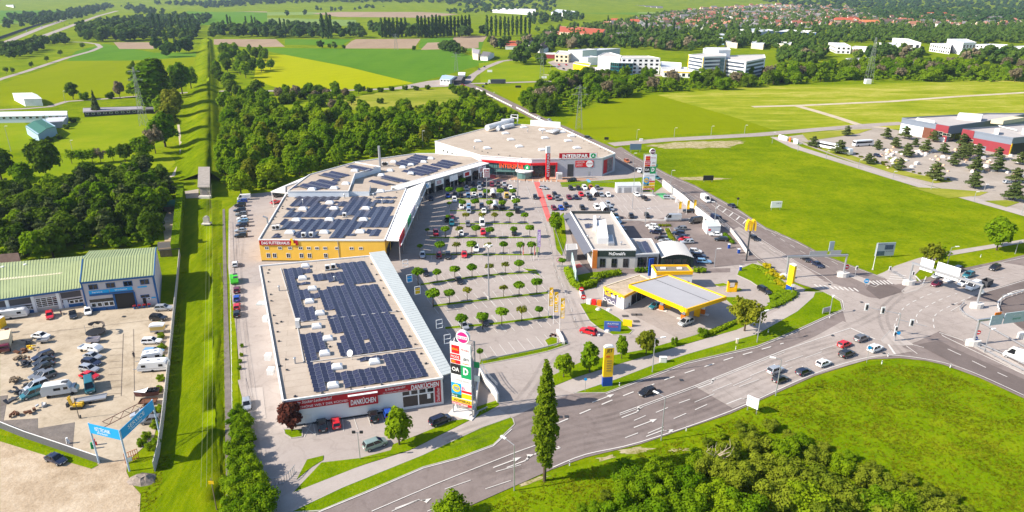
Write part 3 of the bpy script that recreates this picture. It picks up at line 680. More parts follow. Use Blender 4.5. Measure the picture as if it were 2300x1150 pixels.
def solar_field(root,polys,holes,ex,ey,z,w,l,limit,o0,tilt=R(13)):
 """modules on a grid with axes ex, ey (ground directions), clipped to outlines given on the roof"""
 P=[[ (p.x,p.y) for p in (G(u,v,z+.2) for u,v in q)] for q in polys];Hh=[[ (p.x,p.y) for p in (G(u,v,z+.2) for u,v in q)] for q in holes]
 ex=Vector(ex).normalized();ey=Vector(ey).normalized();ang=math.atan2(ex.y,ex.x)
 M=Matrix(((ex.x,ey.x),(ex.y,ey.y)));Mi=M.inverted();o0=Vector((o0[0],o0[1]))
 cells=set();
 for q in P:
  loc=[Mi@(Vector(p)-o0) for p in q];
  i0,i1=int(min(p.x for p in loc)/w)-1,int(max(p.x for p in loc)/w)+1;j0,j1=int(min(p.y for p in loc)/l)-1,int(max(p.y for p in loc)/l)+1
  for i in range(i0,i1+1):
   for j in range(j0,j1+1):
    c=o0+M@Vector(((i+.5)*w,(j+.5)*l))
    if inside((c.x,c.y),q) and not any(inside((c.x,c.y),h) for h in Hh): cells.add((i,j))
 cs=sorted(cells,key=lambda t:(o0+M@Vector(((t[0]+.5)*w,(t[1]+.5)*l))).y)
 ms=[panel_mesh('solar_panel',w*.96,l*.97,tilt),panel_mesh('solar_panel',w*.96,l*.97,-tilt)]
 L=parent_loc(root);rest=MB()
 shear=ey.y*ex.x-ey.x*ex.y
 for n,(i,j) in enumerate(cs):
  c=o0+M@Vector(((i+.5)*w,(j+.5)*l));hz=z+.16
  me=ms[i%2]
  if n<limit:
   o=link('solar_panel',me,root,(c.x-L[0],c.y-L[1],hz-L[2]),ang)
  else:
   Rm=Matrix.Rotation(ang,3,'Z');b=len(rest.v)
   for v in me.vertices: rest.v.append(tuple(Rm@v.co+Vector((c.x,c.y,hz))))
   for p in me.polygons: rest.f.append(tuple(b+k for k in p.vertices));rest.m.append(p.material_index)
 if rest.f:
  o=rest.build('solar_array',[SOLG,SOLF],root);o['kind']='stuff'
 return len(cs)
HA=6.1
A0=[(636,903),(994,851),(832,576),(583,599)]
PA=xy(A0,HA);shopA=empty('shop_building','long white kitchen shop with dark solar roof and red DANKÜCHEN fascia','building',(PA[0][0],PA[0][1],0))
block(shopA,PA,HA,WHITE,ROOF)
fa=Fac((PA[0][0],PA[0][1],0),(PA[1][0],PA[1][1],0));w=fa.w
fas=fa.panel('sign',0.3,3.9,w*.3+7.6-2,HA-.1,RED,shopA)
fa.text('by Stücker Leobersdorf',2.6,5.0,9.3,5.9,TEXTW,fas,shear=.3);fa.text('DIE SCHÖNE WELT DER KÜCHEN',1.3,4.2,w*.3+3,4.8,TEXTW,fas)
x0=w*.39;x1=w*.575
fab=fa.panel('sign',w*.3+5.6,4.55,w*.985,HA-.1,RED,shopA)
mid=fa.panel('sign',x0,2.95,x1,5.35,RED,shopA,.16,.6);fa.text('DANKÜCHEN',x0+.4,3.4,x1-.4,4.9,TEXTW,mid,d=.62,shear=.15,bold=.02)
fa.panel('sign_lamp_rail',x0,5.5,x1,5.62,WPAINT,shopA,.16,.75)
fa.text('by Stücker Leobersdorf',w*.625,5.2,w*.755,5.9,TEXTW,fab,shear=.3);fa.text('DIE SCHÖNE WELT DER KÜCHEN',w*.61,4.7,w*.77,5.0,TEXTW,fab)
fa.text('DANKÜCHEN',w*.79,4.62,w*.975,6.0,TEXTW,fab,shear=.15,bold=.025)
pil=fa.panel('sign',w*.945,.7,w*.985,4.55,RED,shopA);me=text_mesh('DanKüchen',fa.p(w*.975,1.0,.17)-parent_loc(pil),fa.ez*3.2,fa.ex*-(w*.02),fa.n,TEXTW);link('lettering',me,pil)
for i,(xa,xb) in enumerate(((.73,.835),(.835,.94))):
 fa.window(w*xa,.55,w*xb,3.3,WPAINT,shopA,bars=0,fw=.12)
for xa,xb in((.73,.782),(.787,.835),(.84,.888),(.893,.94)): fa.window(w*xa,3.35,w*xb,4.5,WPAINT,shopA,bars=0,fw=.1)
fa.panel('poster',w*.893,1.9,w*.915,3.1,WPAINT,shopA,.03,.05)
fa.panel('base_course',.1,.0,w*.73,.45,DARKM,shopA,.0,.06)
dr_=fa.panel('door',3.6,.1,5.0,2.5,WCAP,shopA,.0,.06);fa.slab
aw=[G(*q) for q in()]
AW=xy([(829,568),(990,845)],6.4)+xy([(1018,837),(864,564)],5.9)
mb=MB();a_,b_,c_,d_=[Vector((x,y,0)) for x,y in AW]
zin,zout=6.5,6.05
for k in range(60):
 t0,t1=k/60,(k+1)/60
 p=[a_.lerp(b_,t0),a_.lerp(b_,t1),d_.lerp(c_,t1),d_.lerp(c_,t0)]
 zz=[zin,zin,zout,zout]
 top=[(q.x,q.y,z) for q,z in zip(p,zz)];bot=[(x,y,z-.18) for x,y,z in top]
 mb.poly(top)
 for i in range(4): mb.quad(bot[i],bot[(i+1)%4],top[(i+1)%4],top[i])
 mb.poly(bot[::-1])
 mb.bar((p[1].x,p[1].y,zin+.02),(p[2].x,p[2].y,zout+.02),.03,.035)
mb.build('awning_roof',METROOF,shopA)
for k in range(8):
 q=d_.lerp(c_,(k+.3)/8);q2=a_.lerp(b_,(k+.3)/8);e=(q-q2).normalized()*-.6;mb=MB();mb.tube((q.x+e.x,q.y+e.y,0),(q.x+e.x,q.y+e.y,zout-.2),.12,.12,6);mb.build('awning_column',GREYM,shopA)
fs=Fac((PA[1][0]+.02,PA[1][1],0),(PA[2][0],PA[2][1],0))
for k in range(10): fs.window(2+k*7,.3,7.6+k*7,3.4,DARKM,shopA,bars=3)
for (u,v,m,l) in((905,596,WPAINT,None),(914,630,CYAN,None),(932,657,YEL,None),(980,733,WPAINT,'B'),(998,767,WPAINT,'B')):
 p=G(u,v,6.3);e=(b_-a_).normalized();n=Vector((e.y,-e.x,0))
 mb=MB();q=p
 for a1,b1 in(((0,0),(0,2.2)),((0,2.2),(1.5,2.2)),((1.5,2.2),(1.5,0)),((0,1.1),(1.5,1.1)),((0,0),(1.5,0))):
  mb.bar(q+n*a1[0]*-1+Vector((0,0,a1[1]-.6)),q+n*b1[0]*-1+Vector((0,0,b1[1]-.6)),.12,.12)
 fr=mb.build('sign_frame',WPAINT,shopA)
 if m is not WPAINT:
  s=MB();s.bar(q+n*-.1+Vector((0,0,.3)),q+n*-1.4+Vector((0,0,.3)),.06,1.6);s.build('sign_panel',m,fr)
r2=(500,550,3.833);r8=(620,820,5.75)
polys=[Z(*r2,[(510,205),(655,195),(740,205),(745,245),(690,250),(670,275),(610,285),(635,385),(555,395)]),Z(*r2,[(620,325),(770,305),(775,335),(635,348)]),
 Z(*r2,[(760,265),(1050,235),(1040,155),(1230,140),(1320,320),(1030,345),(1010,310),(890,310),(800,300),(770,300)]),Z(*r2,[(985,165),(1050,155),(1060,200),(985,200)]),
 Z(*r2,[(565,400),(720,388),(735,425),(830,400),(860,395),(880,370),(1330,328),(1460,575),(895,637),(885,615),(960,605),(950,560),(870,560),(820,450),(740,455),(665,465),(680,530),(770,525),(800,650),(635,668)]),
 Z(*r2,[(895,640),(1470,582),(1630,885),(1000,968),(960,850),(1040,835),(1020,750),(930,755)]),Z(*r2,[(660,760),(835,740),(885,915),(800,930),(815,990),(710,1005)]),
 Z(*r2,[(1195,955),(1390,930),(1640,900),(1770,1130),(1400,1180),(1420,1030),(1390,970),(1200,990)]),
 Z(*r8,[(395,-30),(690,-60),(735,85),(800,95),(820,180),(610,215),(630,322),(480,350)]),Z(*r8,[(860,60),(1230,15),(1880,-30),(1962,132),(930,278),(880,180),(800,185),(790,90)])]
holes=[Z(*r2,[(1195,812),(1280,808),(1285,838),(1205,842)])]
eA=Vector((PA[1][0]-PA[0][0],PA[1][1]-PA[0][1]));eB=Vector((PA[2][0]-PA[1][0],PA[2][1]-PA[1][1]))
nA=solar_field(shopA,polys,holes,eA,eB,HA,1.22,1.66,300,PA[0])
for u,v in Z(*r2,[(715,190),(690,295),(775,385),(750,495),(840,597),(812,710),(908,815),(882,943),(988,1060),(1310,1015)])+[(749,868)]: dome(shopA,u,v,HA,1.15,rz=.27)
for u,v in Z(*r2,[(488,395),(625,1020),(965,310)]): pipe_vent(shopA,u,v,HA,1.3,.2)
ac_unit(shopA,*Z(*r2,[(905,218)])[0],HA,.27);ac_unit(shopA,*Z(*r2,[(955,210)])[0],HA,.27);ac_unit(shopA,*Z(*r2,[(652,710)])[0],HA,1.7,(1.4,1.0,2))
roof_speckle(shopA,Z(*r2,[(400,218),(390,245),(395,320),(415,430),(420,485),(505,665),(465,680),(440,610),(475,752),(485,832),(545,990),(555,1080),(495,1045),(1280,168),(1325,258),(1360,308),(1385,375),(1430,435),(1500,575),(1540,640),(1610,790),(1660,860),(1710,940),(1750,1025),(895,855),(925,880)])+Z(*r8,[(245,408),(600,368),(970,320),(1370,260),(1150,305)]),HA)
p=G(*Z(*r2,[(1110,985)])[0],HA);mb=MB();mb.tube(p,p+Vector((0,0,1.6)),.07);mb.tube(p+Vector((0,0,1.5)),p+Vector((-.15,-.35,1.75)),.1,.75,12);mb.build('satellite_dish',WCAP,shopA)
mb=MB()
for q in(((500,205),(555,395)),((555,400),(640,690)),((640,690),(700,1010)),((640,668),(1640,560)),((720,1015),(1780,880))):
 a1,b1=[G(*t,HA) for t in Z(*r2,q)];mb.bar((a1.x,a1.y,HA+.12),(b1.x,b1.y,HA+.12),.22,.12)
mb.build('cable_tray',pbr('cable_tray_zinc',(.55,.52,.48),.6,.2),shopA)
for q in((604,715),(610,800),(616,832)):
 p=G(*q,2.5);mb=MB();mb.box((p.x-.8,p.y,2.4),(1.3,1.6,1.3));mb.build('wall_unit',WCAP,shopA)
p=G(592,680,5.2);mb=MB();mb.box((p.x-.3,p.y,5.1),(2.6,2.2,.25));mb.build('door_canopy',METROOF,shopA)
HB=7.2
B0=[(581,540),(864,541),(912,425),(831,436),(643,436)]
PB=xy(B0,HB);shopB=empty('shop_building','yellow pet shop hall with DAS FUTTERHAUS sign and solar panel bands','building',(PB[0][0],PB[0][1],0))
block(shopB,PB,HB,YWALL,ROOF)
fb=Fac((PB[0][0],PB[0][1],0),(PB[1][0],PB[1][1],0));wb_=fb.w
sg=fb.panel('sign',.2,HB-1.55,wb_*.31,HB+.1,RED,shopB,.02,.25);fb.text('DAS FUTTERHAUS',.9,HB-1.25,wb_*.245,HB-.25,TEXTW,sg,d=.27,bold=.02)
mb=MB();xs=wb_*.255
fb.slab(mb,xs,HB-1.5,xs+1.5,HB-.9,.26,.34);fb.slab(mb,xs+.2,HB-.9,xs+.9,HB+.3,.26,.34);fb.slab(mb,xs-.1,HB+.1,xs+.7,HB+.75,.27,.35);fb.slab(mb,xs+.5,HB+.7,xs+.75,HB+1.0,.27,.35)
mb.build('emblem',YEL,sg)
for k,x in enumerate((.04,.145,.225,.31,.375,.44,.505,.6,.715,.79)): fb.window(wb_*x,HB-3.05,wb_*x+1.3,HB-2.1,WPAINT,shopB,bars=1,fw=.12)
for x in(.045,.095,.205,.31,.375,.505): fb.window(wb_*x,1.3,wb_*x+1.25,2.9,WPAINT,shopB,bars=1,fw=.1)
fb.panel('downpipe',wb_*.625,0,wb_*.629,HB,GREYM,shopB,.02,.14)
fb.panel('base_course',.1,0,wb_-.1,.4,DARKM,shopB,.0,.05)
r1=(560,320,5.75);r6=(560,250,3.833)
polys=[Z(*r1,[(600,703),(1160,700),(1150,748),(920,752),(890,818),(545,822)]),Z(*r1,[(1130,768),(1290,768),(1320,703),(1550,700),(1560,765),(1620,768),(1610,820),(1110,820)]),Z(*r1,[(890,798),(1110,802),(1110,820),(880,820)]),
 Z(*r1,[(1620,695),(1870,697),(1870,714),(1615,714)]),Z(*r1,[(1625,738),(1862,742),(1858,783),(1610,778)]),
 Z(*r1,[(500,838),(610,834),(590,885),(740,890),(790,834),(1020,830),(1010,870),(1160,870),(1200,830),(1440,830),(1430,870),(1590,865),(1610,834),(1848,832),(1840,962),(1360,958),(1340,935),(1150,940),(1130,962),(455,967)]),
 Z(*r1,[(430,988),(520,983),(500,1020),(650,1025),(680,983),(960,983),(940,1020),(1100,1020),(1120,978),(1390,978),(1380,1015),(1540,1015),(1560,973),(1828,978),(1815,1105),(400,1112)]),
 Z(*r6,[(400,1025),(590,1018),(592,1080),(385,1082)]),Z(*r6,[(720,1018),(897,1018),(890,1078),(700,1082)]),Z(*r6,[(1020,1015),(1142,1013),(1130,1062),(1012,1072)]),Z(*r6,[(205,1045),(278,1038),(262,1082),(190,1087)])]
eb1=Vector((PB[1][0]-PB[0][0],PB[1][1]-PB[0][1]));p1,p2=G(*Z(*r1,[(455,967)])[0],HB),G(*Z(*r1,[(545,822)])[0],HB)
solar_field(shopB,polys,[],eb1,Vector((-eb1.y,eb1.x)),HB,1.55,2.1,300,PB[0])
for u,v in Z(*r1,[(695,855),(1040,775),(1095,850),(1505,850),(610,1000),(1035,995),(1475,995)])+Z(*r6,[(350,1040),(645,1040),(955,1035),(1130,685)]): dome(shopB,u,v+2,HB,1.5,rz=.02)
for u,v in Z(*r1,[(697,790),(1232,720),(1607,715),(1718,790)]): pipe_vent(shopB,u,v,HB,1.6,.22)
for q in Z(*r1,[(325,1130),(375,1125),(1232,965)])+Z(*r6,[(470,1085),(535,1082)]): ac_unit(shopB,*q,HB)
roof_speckle(shopB,Z(*r1,[(495,705),(480,745),(430,830),(425,855),(375,900),(340,965),(310,1000),(1965,760),(1940,865),(1945,890),(1915,915),(1890,1020),(1900,645)]),HB)
p=G(*Z(*r1,[(245,1095)])[0],HB-1);mb=MB();mb.tube(p,p+Vector((0,0,3.4)),.3,.3,8);mb.tube(p+Vector((0,0,3.4)),p+Vector((-1.3,0,3.9)),.3,.3,8);mb.build('exhaust_flue',GREYM,shopB)
inn=[G(u,v,HB) for u,v in((865,539),(887,480),(912,425))];out=[G(u,v,HB+1.6) for u,v in((895,540),(924,472),(957,407))]
mb=MB()
for i in range(2):
 n=6
 for k in range(n):
  t0,t1=k/n,(k+1)/n-.02
  a1,b1,c1,d1=inn[i].lerp(inn[i+1],t0),inn[i].lerp(inn[i+1],t1),out[i].lerp(out[i+1],t1),out[i].lerp(out[i+1],t0)
  top=[tuple(q) for q in(a1,b1,c1,d1)];bot=[(x,y,z-.25) for x,y,z in top]
  mb.poly(top);mb.poly(bot[::-1])
  for j in range(4): mb.quad(bot[j],bot[(j+1)%4],top[(j+1)%4],top[j])
mb.build('canopy_roof',WCAP,shopB)
for i in range(2):
 for k in range(4):
  q=out[i].lerp(out[i+1],(k+.5)/4);e=(out[0]-inn[0]).normalized()*.8;mb=MB();mb.tube((q.x-e.x,q.y-e.y,0),(q.x-e.x,q.y-e.y,HB+1.2),.14,.14,6);mb.build('canopy_column',GREYM,shopB)
fo=Fac(out[0],out[2]);wl=fo.w
for k,(x0,x1,m) in enumerate(((.02,.15,RED),(.16,.25,pbr('pale_sign',(.6,.55,.5),.6)),(.27,.36,GREEN),(.38,.52,pbr('lilac_sign',(.4,.38,.45),.6)),(.54,.7,WPAINT),(.72,.96,GREYM))): fo.panel('sign',wl*x0,HB-1.0,wl*x1,HB+2.2,m,shopB,.05,.3)
mb=MB();mb.bar(fo.p(-1,HB+.4,.9),fo.p(wl,HB+.8,.9),.25,.25);mb.build('edge_beam',WCAP,shopB)
fi=Fac(inn[0],inn[2])
for k in range(6): fi.window(1+k*fi.w/6.2,.3,fi.w/6.2*.9+k*fi.w/6.2,3.6,DARKM,shopB,bars=3,d=.05)
HC=7.2
C0=[(880,421),(1082,363),(1060,352),(985,346),(933,346),(797,365),(640,420),(640,434),(831,436),(880,428)]
PC=xy(C0,HC);shopC=empty('shop_building','low white shop hall joining the supermarket, skewed solar panels on top','building',(PC[0][0],PC[0][1],0))
block(shopC,PC,HC,WHITE,ROOF)
R0=[(646,430),(783,430),(797,391),(855,375),(797,365),(695,393)]
HR=9.4
PR=xy(R0,HR)
mb=MB();n=len(PR);q=PR if area(PR)>0 else PR[::-1]
for i in range(n):
 a1,b1=q[i],q[(i+1)%n];mb.quad((a1[0],a1[1],HC-.02),(b1[0],b1[1],HC-.02),(b1[0],b1[1],HR),(a1[0],a1[1],HR))
up=mb.build('upper_wall',BWHITE,shopC)
mb=MB();mb.poly([(x,y,HR-.02) for x,y in q]);mb.build('upper_roof',ROOF,up)
mb=MB();parapet(mb,q,.3,.35,HR-.05);mb.build('parapet',WCAP,up)
q=xy([(783,430),(829,430),(832,413),(792,413)],HR-.4);mb=MB();mb.prism(q,HC-.02,HR-.4,0,1);mb.build('stair_block',[BWHITE,ROOF],shopC)
solar_field(shopC,[Z(*r6,[(815,485),(900,452),(1105,488),(1010,517)]),Z(*r6,[(590,550),(720,518),(882,545),(760,587)]),Z(*r6,[(385,652),(640,575),(778,600),(720,658),(550,677)])],[],G(855,375,HR)-G(797,391,HR),Vector((0,0,0))+Matrix.Rotation(R(90),3,'Z')@(G(855,375,HR)-G(797,391,HR)),HR,2.0,1.6,0,PR[0])
eD=G(1082,363,HC)-G(880,421,HC)
solar_field(shopC,[Z(*r6,[(1240,448),(1440,373),(1590,390),(1400,472),(1300,472)]),Z(*r6,[(1545,458),(1690,413),(1825,445),(1690,492)]),Z(*r6,[(1325,512),(1480,463),(1665,490),(1530,552),(1400,547)]),Z(*r6,[(1095,578),(1180,548),(1375,590),(1310,612)]),Z(*r6,[(1035,602),(1100,588),(1285,625),(1230,642)])],[],eD,Matrix.Rotation(R(90),3,'Z')@eD,HC,2.0,1.6,0,PC[0])
for u,v in Z(*r1,[(1245,540),(1095,598),(810,615),(1360,372)]): dome(shopC,u,v,HR,1.5)
for u,v in Z(*r6,[(1240,440),(1320,487),(1500,440),(1390,465),(1210,515),(1135,555),(940,650),(1560,410),(1390,540)]): dome(shopC,u,v,HC,1.4)
p=G(854,375,HC);mb=MB();mb.tube(p,p+Vector((0,0,9.5)),.55,.5,10);mb.build('chimney',GREYM,shopC)
for k in range(3): ac_unit(shopC,861+k*4,372,HC)
inn=[G(880,421,HC+.3),G(1082,364,HC+.3)];out=[G(893,424,HC),G(1072,368,HC)]
mb=MB()
fc=Fac(inn[0],inn[1]);
for k in range(14): fc.slab(mb,fc.w*k/14,HC+.2,fc.w*(k+1)/14-.05,HC+.5,.0,4.5)
mb.build('canopy_roof',WCAP,shopC)
for k in range(12):
 a1=fc.p(fc.w*(k+.5)/12,0,4.0);mb=MB();mb.tube(a1,a1+Vector((0,0,HC+.2)),.13,.13,6);mb.build('canopy_column',GREYM,shopC)
for k,(x,m) in enumerate(((.22,CYAN),(.36,pbr('rose_sign',(.55,.35,.36),.6)),(.52,WPAINT),(.68,RED),(.86,pbr('rose_sign2',(.5,.3,.3),.6)))):
 p=fc.p(fc.w*x,HC-1.6,4.7);mb=MB();fc.slab(mb,fc.w*x,HC-2.6,fc.w*x+5,HC-.2,4.6,4.8);s_=mb.build('sign',WPAINT,shopC);mb=MB();fc.slab(mb,fc.w*x+.8,HC-2.2,fc.w*x+3.6,HC-.6,4.81,4.86);mb.build('sign_panel',m,s_)
for k in range(9): fc.window(1+k*fc.w/9.2,.3,fc.w/9.2*.92+k*fc.w/9.2,4.2,DARKM,shopC,bars=3,d=.05)
CV=[G(608,431,6.4),G(646,434,6.4),G(700,398,6.4),G(690,396,6.4)]
mb=MB();mb.prism([(p.x,p.y) for p in CV],6.2,6.6);
for p in(CV[0],CV[0].lerp(CV[1],.9),CV[0].lerp(CV[3],.4)): mb.tube((p.x+.3,p.y+.3,0),(p.x+.3,p.y+.3,6.2),.15,.15,6)
mb.build('loading_canopy',WCAP,shopC)
HS=8.6
S0=[(977,318),(1080,350),(1194,358),(1354,355),(1382,345),(1255,285),(1130,278),(1092,288)]
PS=xy(S0,HS);inter=empty('supermarket_building','large white supermarket with beige flat roof and red INTERSPAR fascia','building',(PS[2][0],PS[2][1],0))
block(inter,PS,HS,WHITE,ROOF,ph=.35)
V3=lambda p:(p[0],p[1],0)
f1=Fac(V3(PS[0]),V3(PS[1]));f2=Fac(V3(PS[1]),V3(PS[2]));f3=Fac(V3(PS[2]),V3(PS[3]));f4=Fac(V3(PS[3]),V3(PS[4]))
for k in range(8): f1.window(f1.w*(.17+k*.1),4.6,f1.w*(.17+k*.1)+1.6,5.9,WPAINT,inter,bars=0,fw=.15)
for k in range(9): f1.window(f1.w*(.25+k*.075),.8,f1.w*(.25+k*.075)+2.2,3.0,WPAINT,inter,bars=1,fw=.15)
TINT=pbr('green_tinted_glass',(.10,.2,.19),.1,0,.6)
mb=MB();f2.slab(mb,.2,5.9,f2.w,6.9,.1,.9);f2.slab(mb,.2,0,1.3,5.9,.1,.9);mb.build('red_frame',BRED,inter)
for r_ in range(2):
 for k in range(10): f2.window(1.6+k*(f2.w-2)/10,.5+r_*2.75,1.6+(k+.97)*(f2.w-2)/10,3.1+r_*2.75,DARKM,inter,TINT,bars=1,fw=.14,d=.2)
sg=f2.panel('sign',f2.w*.38,4.9,f2.w*.93,5.1,DARKM,inter,.9,1.0);f2.text('INTERSPAR',f2.w*.38,3.9,f2.w*.86,6.0,pbr('orange_letters',(.8,.09,.02),.4),sg,d=1.0,bold=.03)
mb=MB();c=f2.p(f2.w*.93,5.0,1.05);mb.tube(c,c+f2.n*.12,1.3,1.3,16);em=mb.build('emblem',GREEN,inter)
mb=MB();c2=c+f2.n*.16;mb.add([c2-f2.ex*.6-f2.ez*.5,c2+f2.ex*.6-f2.ez*.5,c2+f2.ez*.7],[(0,1,2)]);mb.build('emblem_fir',TEXTW,em)
mb=MB();f3.slab(mb,0,0,f3.w,8.2,.02,.05);mb.build('grey_cladding',GWALL,inter)
mb=MB();f3.slab(mb,0,5.9,f3.w*.36,6.9,.06,.8);f3.slab(mb,f3.w*.34,0,f3.w*.36,5.9,.06,.8);mb.build('red_frame',BRED,inter)
for k in range(4): f3.window(f3.w*.015+k*f3.w*.08,.4,f3.w*.015+(k+.97)*f3.w*.08,5.7,DARKM,inter,GLASS,bars=1,hbars=1,fw=.14,d=.2)
sb=f3.panel('sign',f3.w*.385,8.4,f3.w*.92,11.2,RED,inter,-.2,.1);f3.text('INTERSPAR',f3.w*.43,9.05,f3.w*.79,10.7,TEXTW,sb,d=.12,bold=.035)
f3.panel('emblem_field',f3.w*.81,8.5,f3.w*.915,11.15,WPAINT,sb,.1,.13)
mb=MB();c=f3.p(f3.w*.862,9.85,.14);mb.tube(c,c+f3.n*.06,1.15,1.15,16);em=mb.build('emblem',GREEN,sb)
mb=MB();c2=c+f3.n*.1;mb.add([c2-f3.ex*.55-f3.ez*.45,c2+f3.ex*.55-f3.ez*.45,c2+f3.ez*.7],[(0,1,2)]);mb.build('emblem_fir',TEXTW,em)
po=f3.panel('sign',f3.w*.615,4.5,f3.w*.87,7.6,BRED,inter,.06,.15)
f3.text('UNTERNEHMEN',f3.w*.625,6.6,f3.w*.745,7.2,TEXTW,po,d=.17);f3.text('LÄSSIGER',f3.w*.63,5.8,f3.w*.72,6.3,TEXTW,po,d=.17);f3.text('EINKAUF',f3.w*.63,5.0,f3.w*.715,5.5,TEXTW,po,d=.17)
mb=MB();c=f3.p(f3.w*.815,6.05,.16);mb.tube(c,c+f3.n*.04,1.6,1.6,18);rd=mb.build('price_roundel',TEXTW,po);f3.text('20:00',f3.w*.775,5.8,f3.w*.855,6.6,BRED,rd,d=.23)
f3.panel('door',f3.w*.505,.1,f3.w*.59,6.0,DARKM,inter,.06,.12);f3.panel('service_hatch',f3.w*.8,.6,f3.w*.825,2.3,GREYM,inter,.06,.1)
mb=MB();f4.slab(mb,0,0,f4.w,8.3,.02,.05);mb.build('grey_cladding',GWALL,inter)
po=f4.panel('sign',.8,1.0,f4.w*.8,7.4,RED,inter,.06,.16);f4.panel('poster',f4.w*.35,1.1,f4.w*.78,7.2,pbr('photo_print',(.2,.17,.18),.6,var=.6,scale=1.2),po,.16,.18)
p=G(1178,399);mb=MB();mb.tube((p.x,p.y,0),(p.x,p.y,3.2),3.6,3.6,14);en=mb.build('entrance_drum',TINT,inter);mb=MB();mb.tube((p.x,p.y,3.2),(p.x,p.y,3.7),4.2,4.2,16);mb.build('drum_roof',WCAP,en)
z5=(1060,270,6.765)
for u,v in Z(*z5,[(510,205),(590,300),(90,325),(720,405),(1110,275),(1070,455),(1460,318),(1595,425),(230,432),(790,112),(1070,152),(1510,245),(1370,185)]): dome(inter,u,v,HS,1.7,rz=.3)
for u,v in Z(*z5,[(35,440),(1072,205),(1235,210),(847,180)]): pipe_vent(inter,u,v,HS,1.3,.25)
roof_speckle(inter,Z(*z5,[(155,475),(240,497),(405,522),(575,545),(755,570),(1130,590),(1360,587),(1570,260),(1700,320),(1780,355),(1950,435),(2020,470),(2080,500)]),HS)
def duct(pts,r,z):
 mb=MB();P=[G(*q,z) for q in pts]
 for a1,b1 in zip(P,P[1:]): mb.tube(a1,b1,r,r,10)
 return mb.build('air_duct',WCAP,inter)
duct(Z(*z5,[(230,115),(430,60),(600,10)]),1.6,HS+2.2);duct(Z(*z5,[(390,135),(420,95)]),1.2,HS+1.2);duct(Z(*z5,[(470,110),(620,75)]),1.2,HS+1.2)
q=xy(Z(*z5,[(440,110),(640,80),(630,50),(450,60)]),HS);mb=MB();mb.prism(q,HS-.05,HS+3,0);mb.build('plant_room',GWALL,inter)
q=xy(Z(*z5,[(590,40),(690,60),(700,10),(600,5)]),HS);mb=MB()
for a1 in q: mb.tube((a1[0],a1[1],HS),(a1[0],a1[1],HS+3.5),.15)
parapet(mb,q,.3,.3,HS+3.3);mb.build('plant_frame',WCAP,inter)
fq=Fac(G(*Z(*z5,[(890,80)])[0],HS),G(*Z(*z5,[(1345,115)])[0],HS));mb=MB()
for k in range(9): fq.slab(mb,k*fq.w/9,HS,(k+.97)*fq.w/9,HS+3.2,0,.2)
mb.build('screen_wall',BWHITE,inter)
mb=MB()
for k in range(5):
 a1,b1=G(*Z(*z5,[(1130+k*38,165-k*8)])[0],HS+1.2),G(*Z(*z5,[(1240+k*22,190-k*8)])[0],HS+1.2);mb.tube(a1,b1,.5,.5,8)
mb.build('condenser_rack',GREYM,inter)
base=G(1229,404);hT=hgt(1229,404,328);tw=empty('sign_tower','tall slim red and white INTERSPAR tower sign in front of the supermarket','sign',base)
ft=Fac(base+Vector((-.9,-.5,0)),base+Vector((.9,.3,0)))
mb=MB();ft.slab(mb,0,1.2,ft.w,hT*.8,0,.7);mb.build('tower_panel',BRED,tw);mb=MB();ft.slab(mb,0,hT*.8,ft.w,hT,0,.7);mb.build('tower_cap',WPAINT,tw);mb=MB();ft.slab(mb,.2,0,ft.w-.2,1.2,.1,.6);mb.build('tower_base',BRED,tw)
me=text_mesh('INTERSPAR',ft.p(ft.w-.35,1.8,.7)-base,ft.ez*(hT*.68),-ft.ex*(ft.w-.7),ft.n,TEXTW,bold=.02);link('lettering',me,tw)
def cabin(lbl,pxs,h,name='cabin',wm=WHITE,rm=None,doors=()):
 Q=xy(pxs,h);r=empty(name,lbl,'cabin',(Q[0][0],Q[0][1],0));block(r,Q,h,wm,rm or METROOF,ph=.15,pw=.2)
 f=Fac(V3(Q[0]),V3(Q[1]))
 for x0,x1,y1 in doors: f.panel('door',f.w*x0,.1,f.w*x1,y1,GREYM,r,.01,.06)
 return r,f
cabin('white transformer cabin with grey doors below the far sign tower',[(1386,418),(1440,417),(1437,409),(1382,410)],3.1,'transformer_cabin',doors=((.06,.18,2.4),(.3,.6,2.4),(.82,.95,2.4)))
r_,f_=cabin('white kiosk with red notice beside the striped road, near the black van',[(1589,509),(1619,508),(1612,494),(1579,495)],3.0,'kiosk',wm=WHITE)
f_.panel('notice',.5,1.4,1.4,2.1,BRED,r_,.01,.05)
CREAM=pbr('cream_render',(.68,.58,.40),.8,0,.15,.06,3)
# ================================================================ BURGER RESTAURANT
HM=4.6
DARKF=pbr('anthracite_fascia',(.045,.05,.05),.6);MOSS=pbr('dark_green_fascia',(.02,.035,.03),.5)
mgrey=pbr('pale_grey_render',(.46,.45,.43),.8,0,.2,.05,3);WOODO=pbr('orange_wood_slats',(.55,.17,.03),.6,0,.2,.1,1)
M0=[(1331,559),(1425,559),(1375,480),(1283,480)]
PM=xy([(1331,564),(1428,564),(1372,478),(1281,478)],HM+1.2)
mc=empty('restaurant_building','grey fast-food restaurant with black McDonald\'s fascia, orange end and flat white roof','building',(PM[0][0],PM[0][1],0))
block(mc,PM,HM+1.0,mgrey,pbr('white_membrane',(.42,.38,.34),.7,0,.2,.08,3),ph=.9,pw=.35,capm=WCAP)
ex=Vector((PM[1][0]-PM[0][0],PM[1][1]-PM[0][1],0));
PM2=[PM[1],xy([(1480,570)],HM)[0],xy([(1462,538)],HM)[0],xy([(1412,538)],HM)[0]]
block(mc,PM2,HM,mgrey,pbr('white_membrane',(.42,.38,.34)),ph=.4,capm=WCAP)
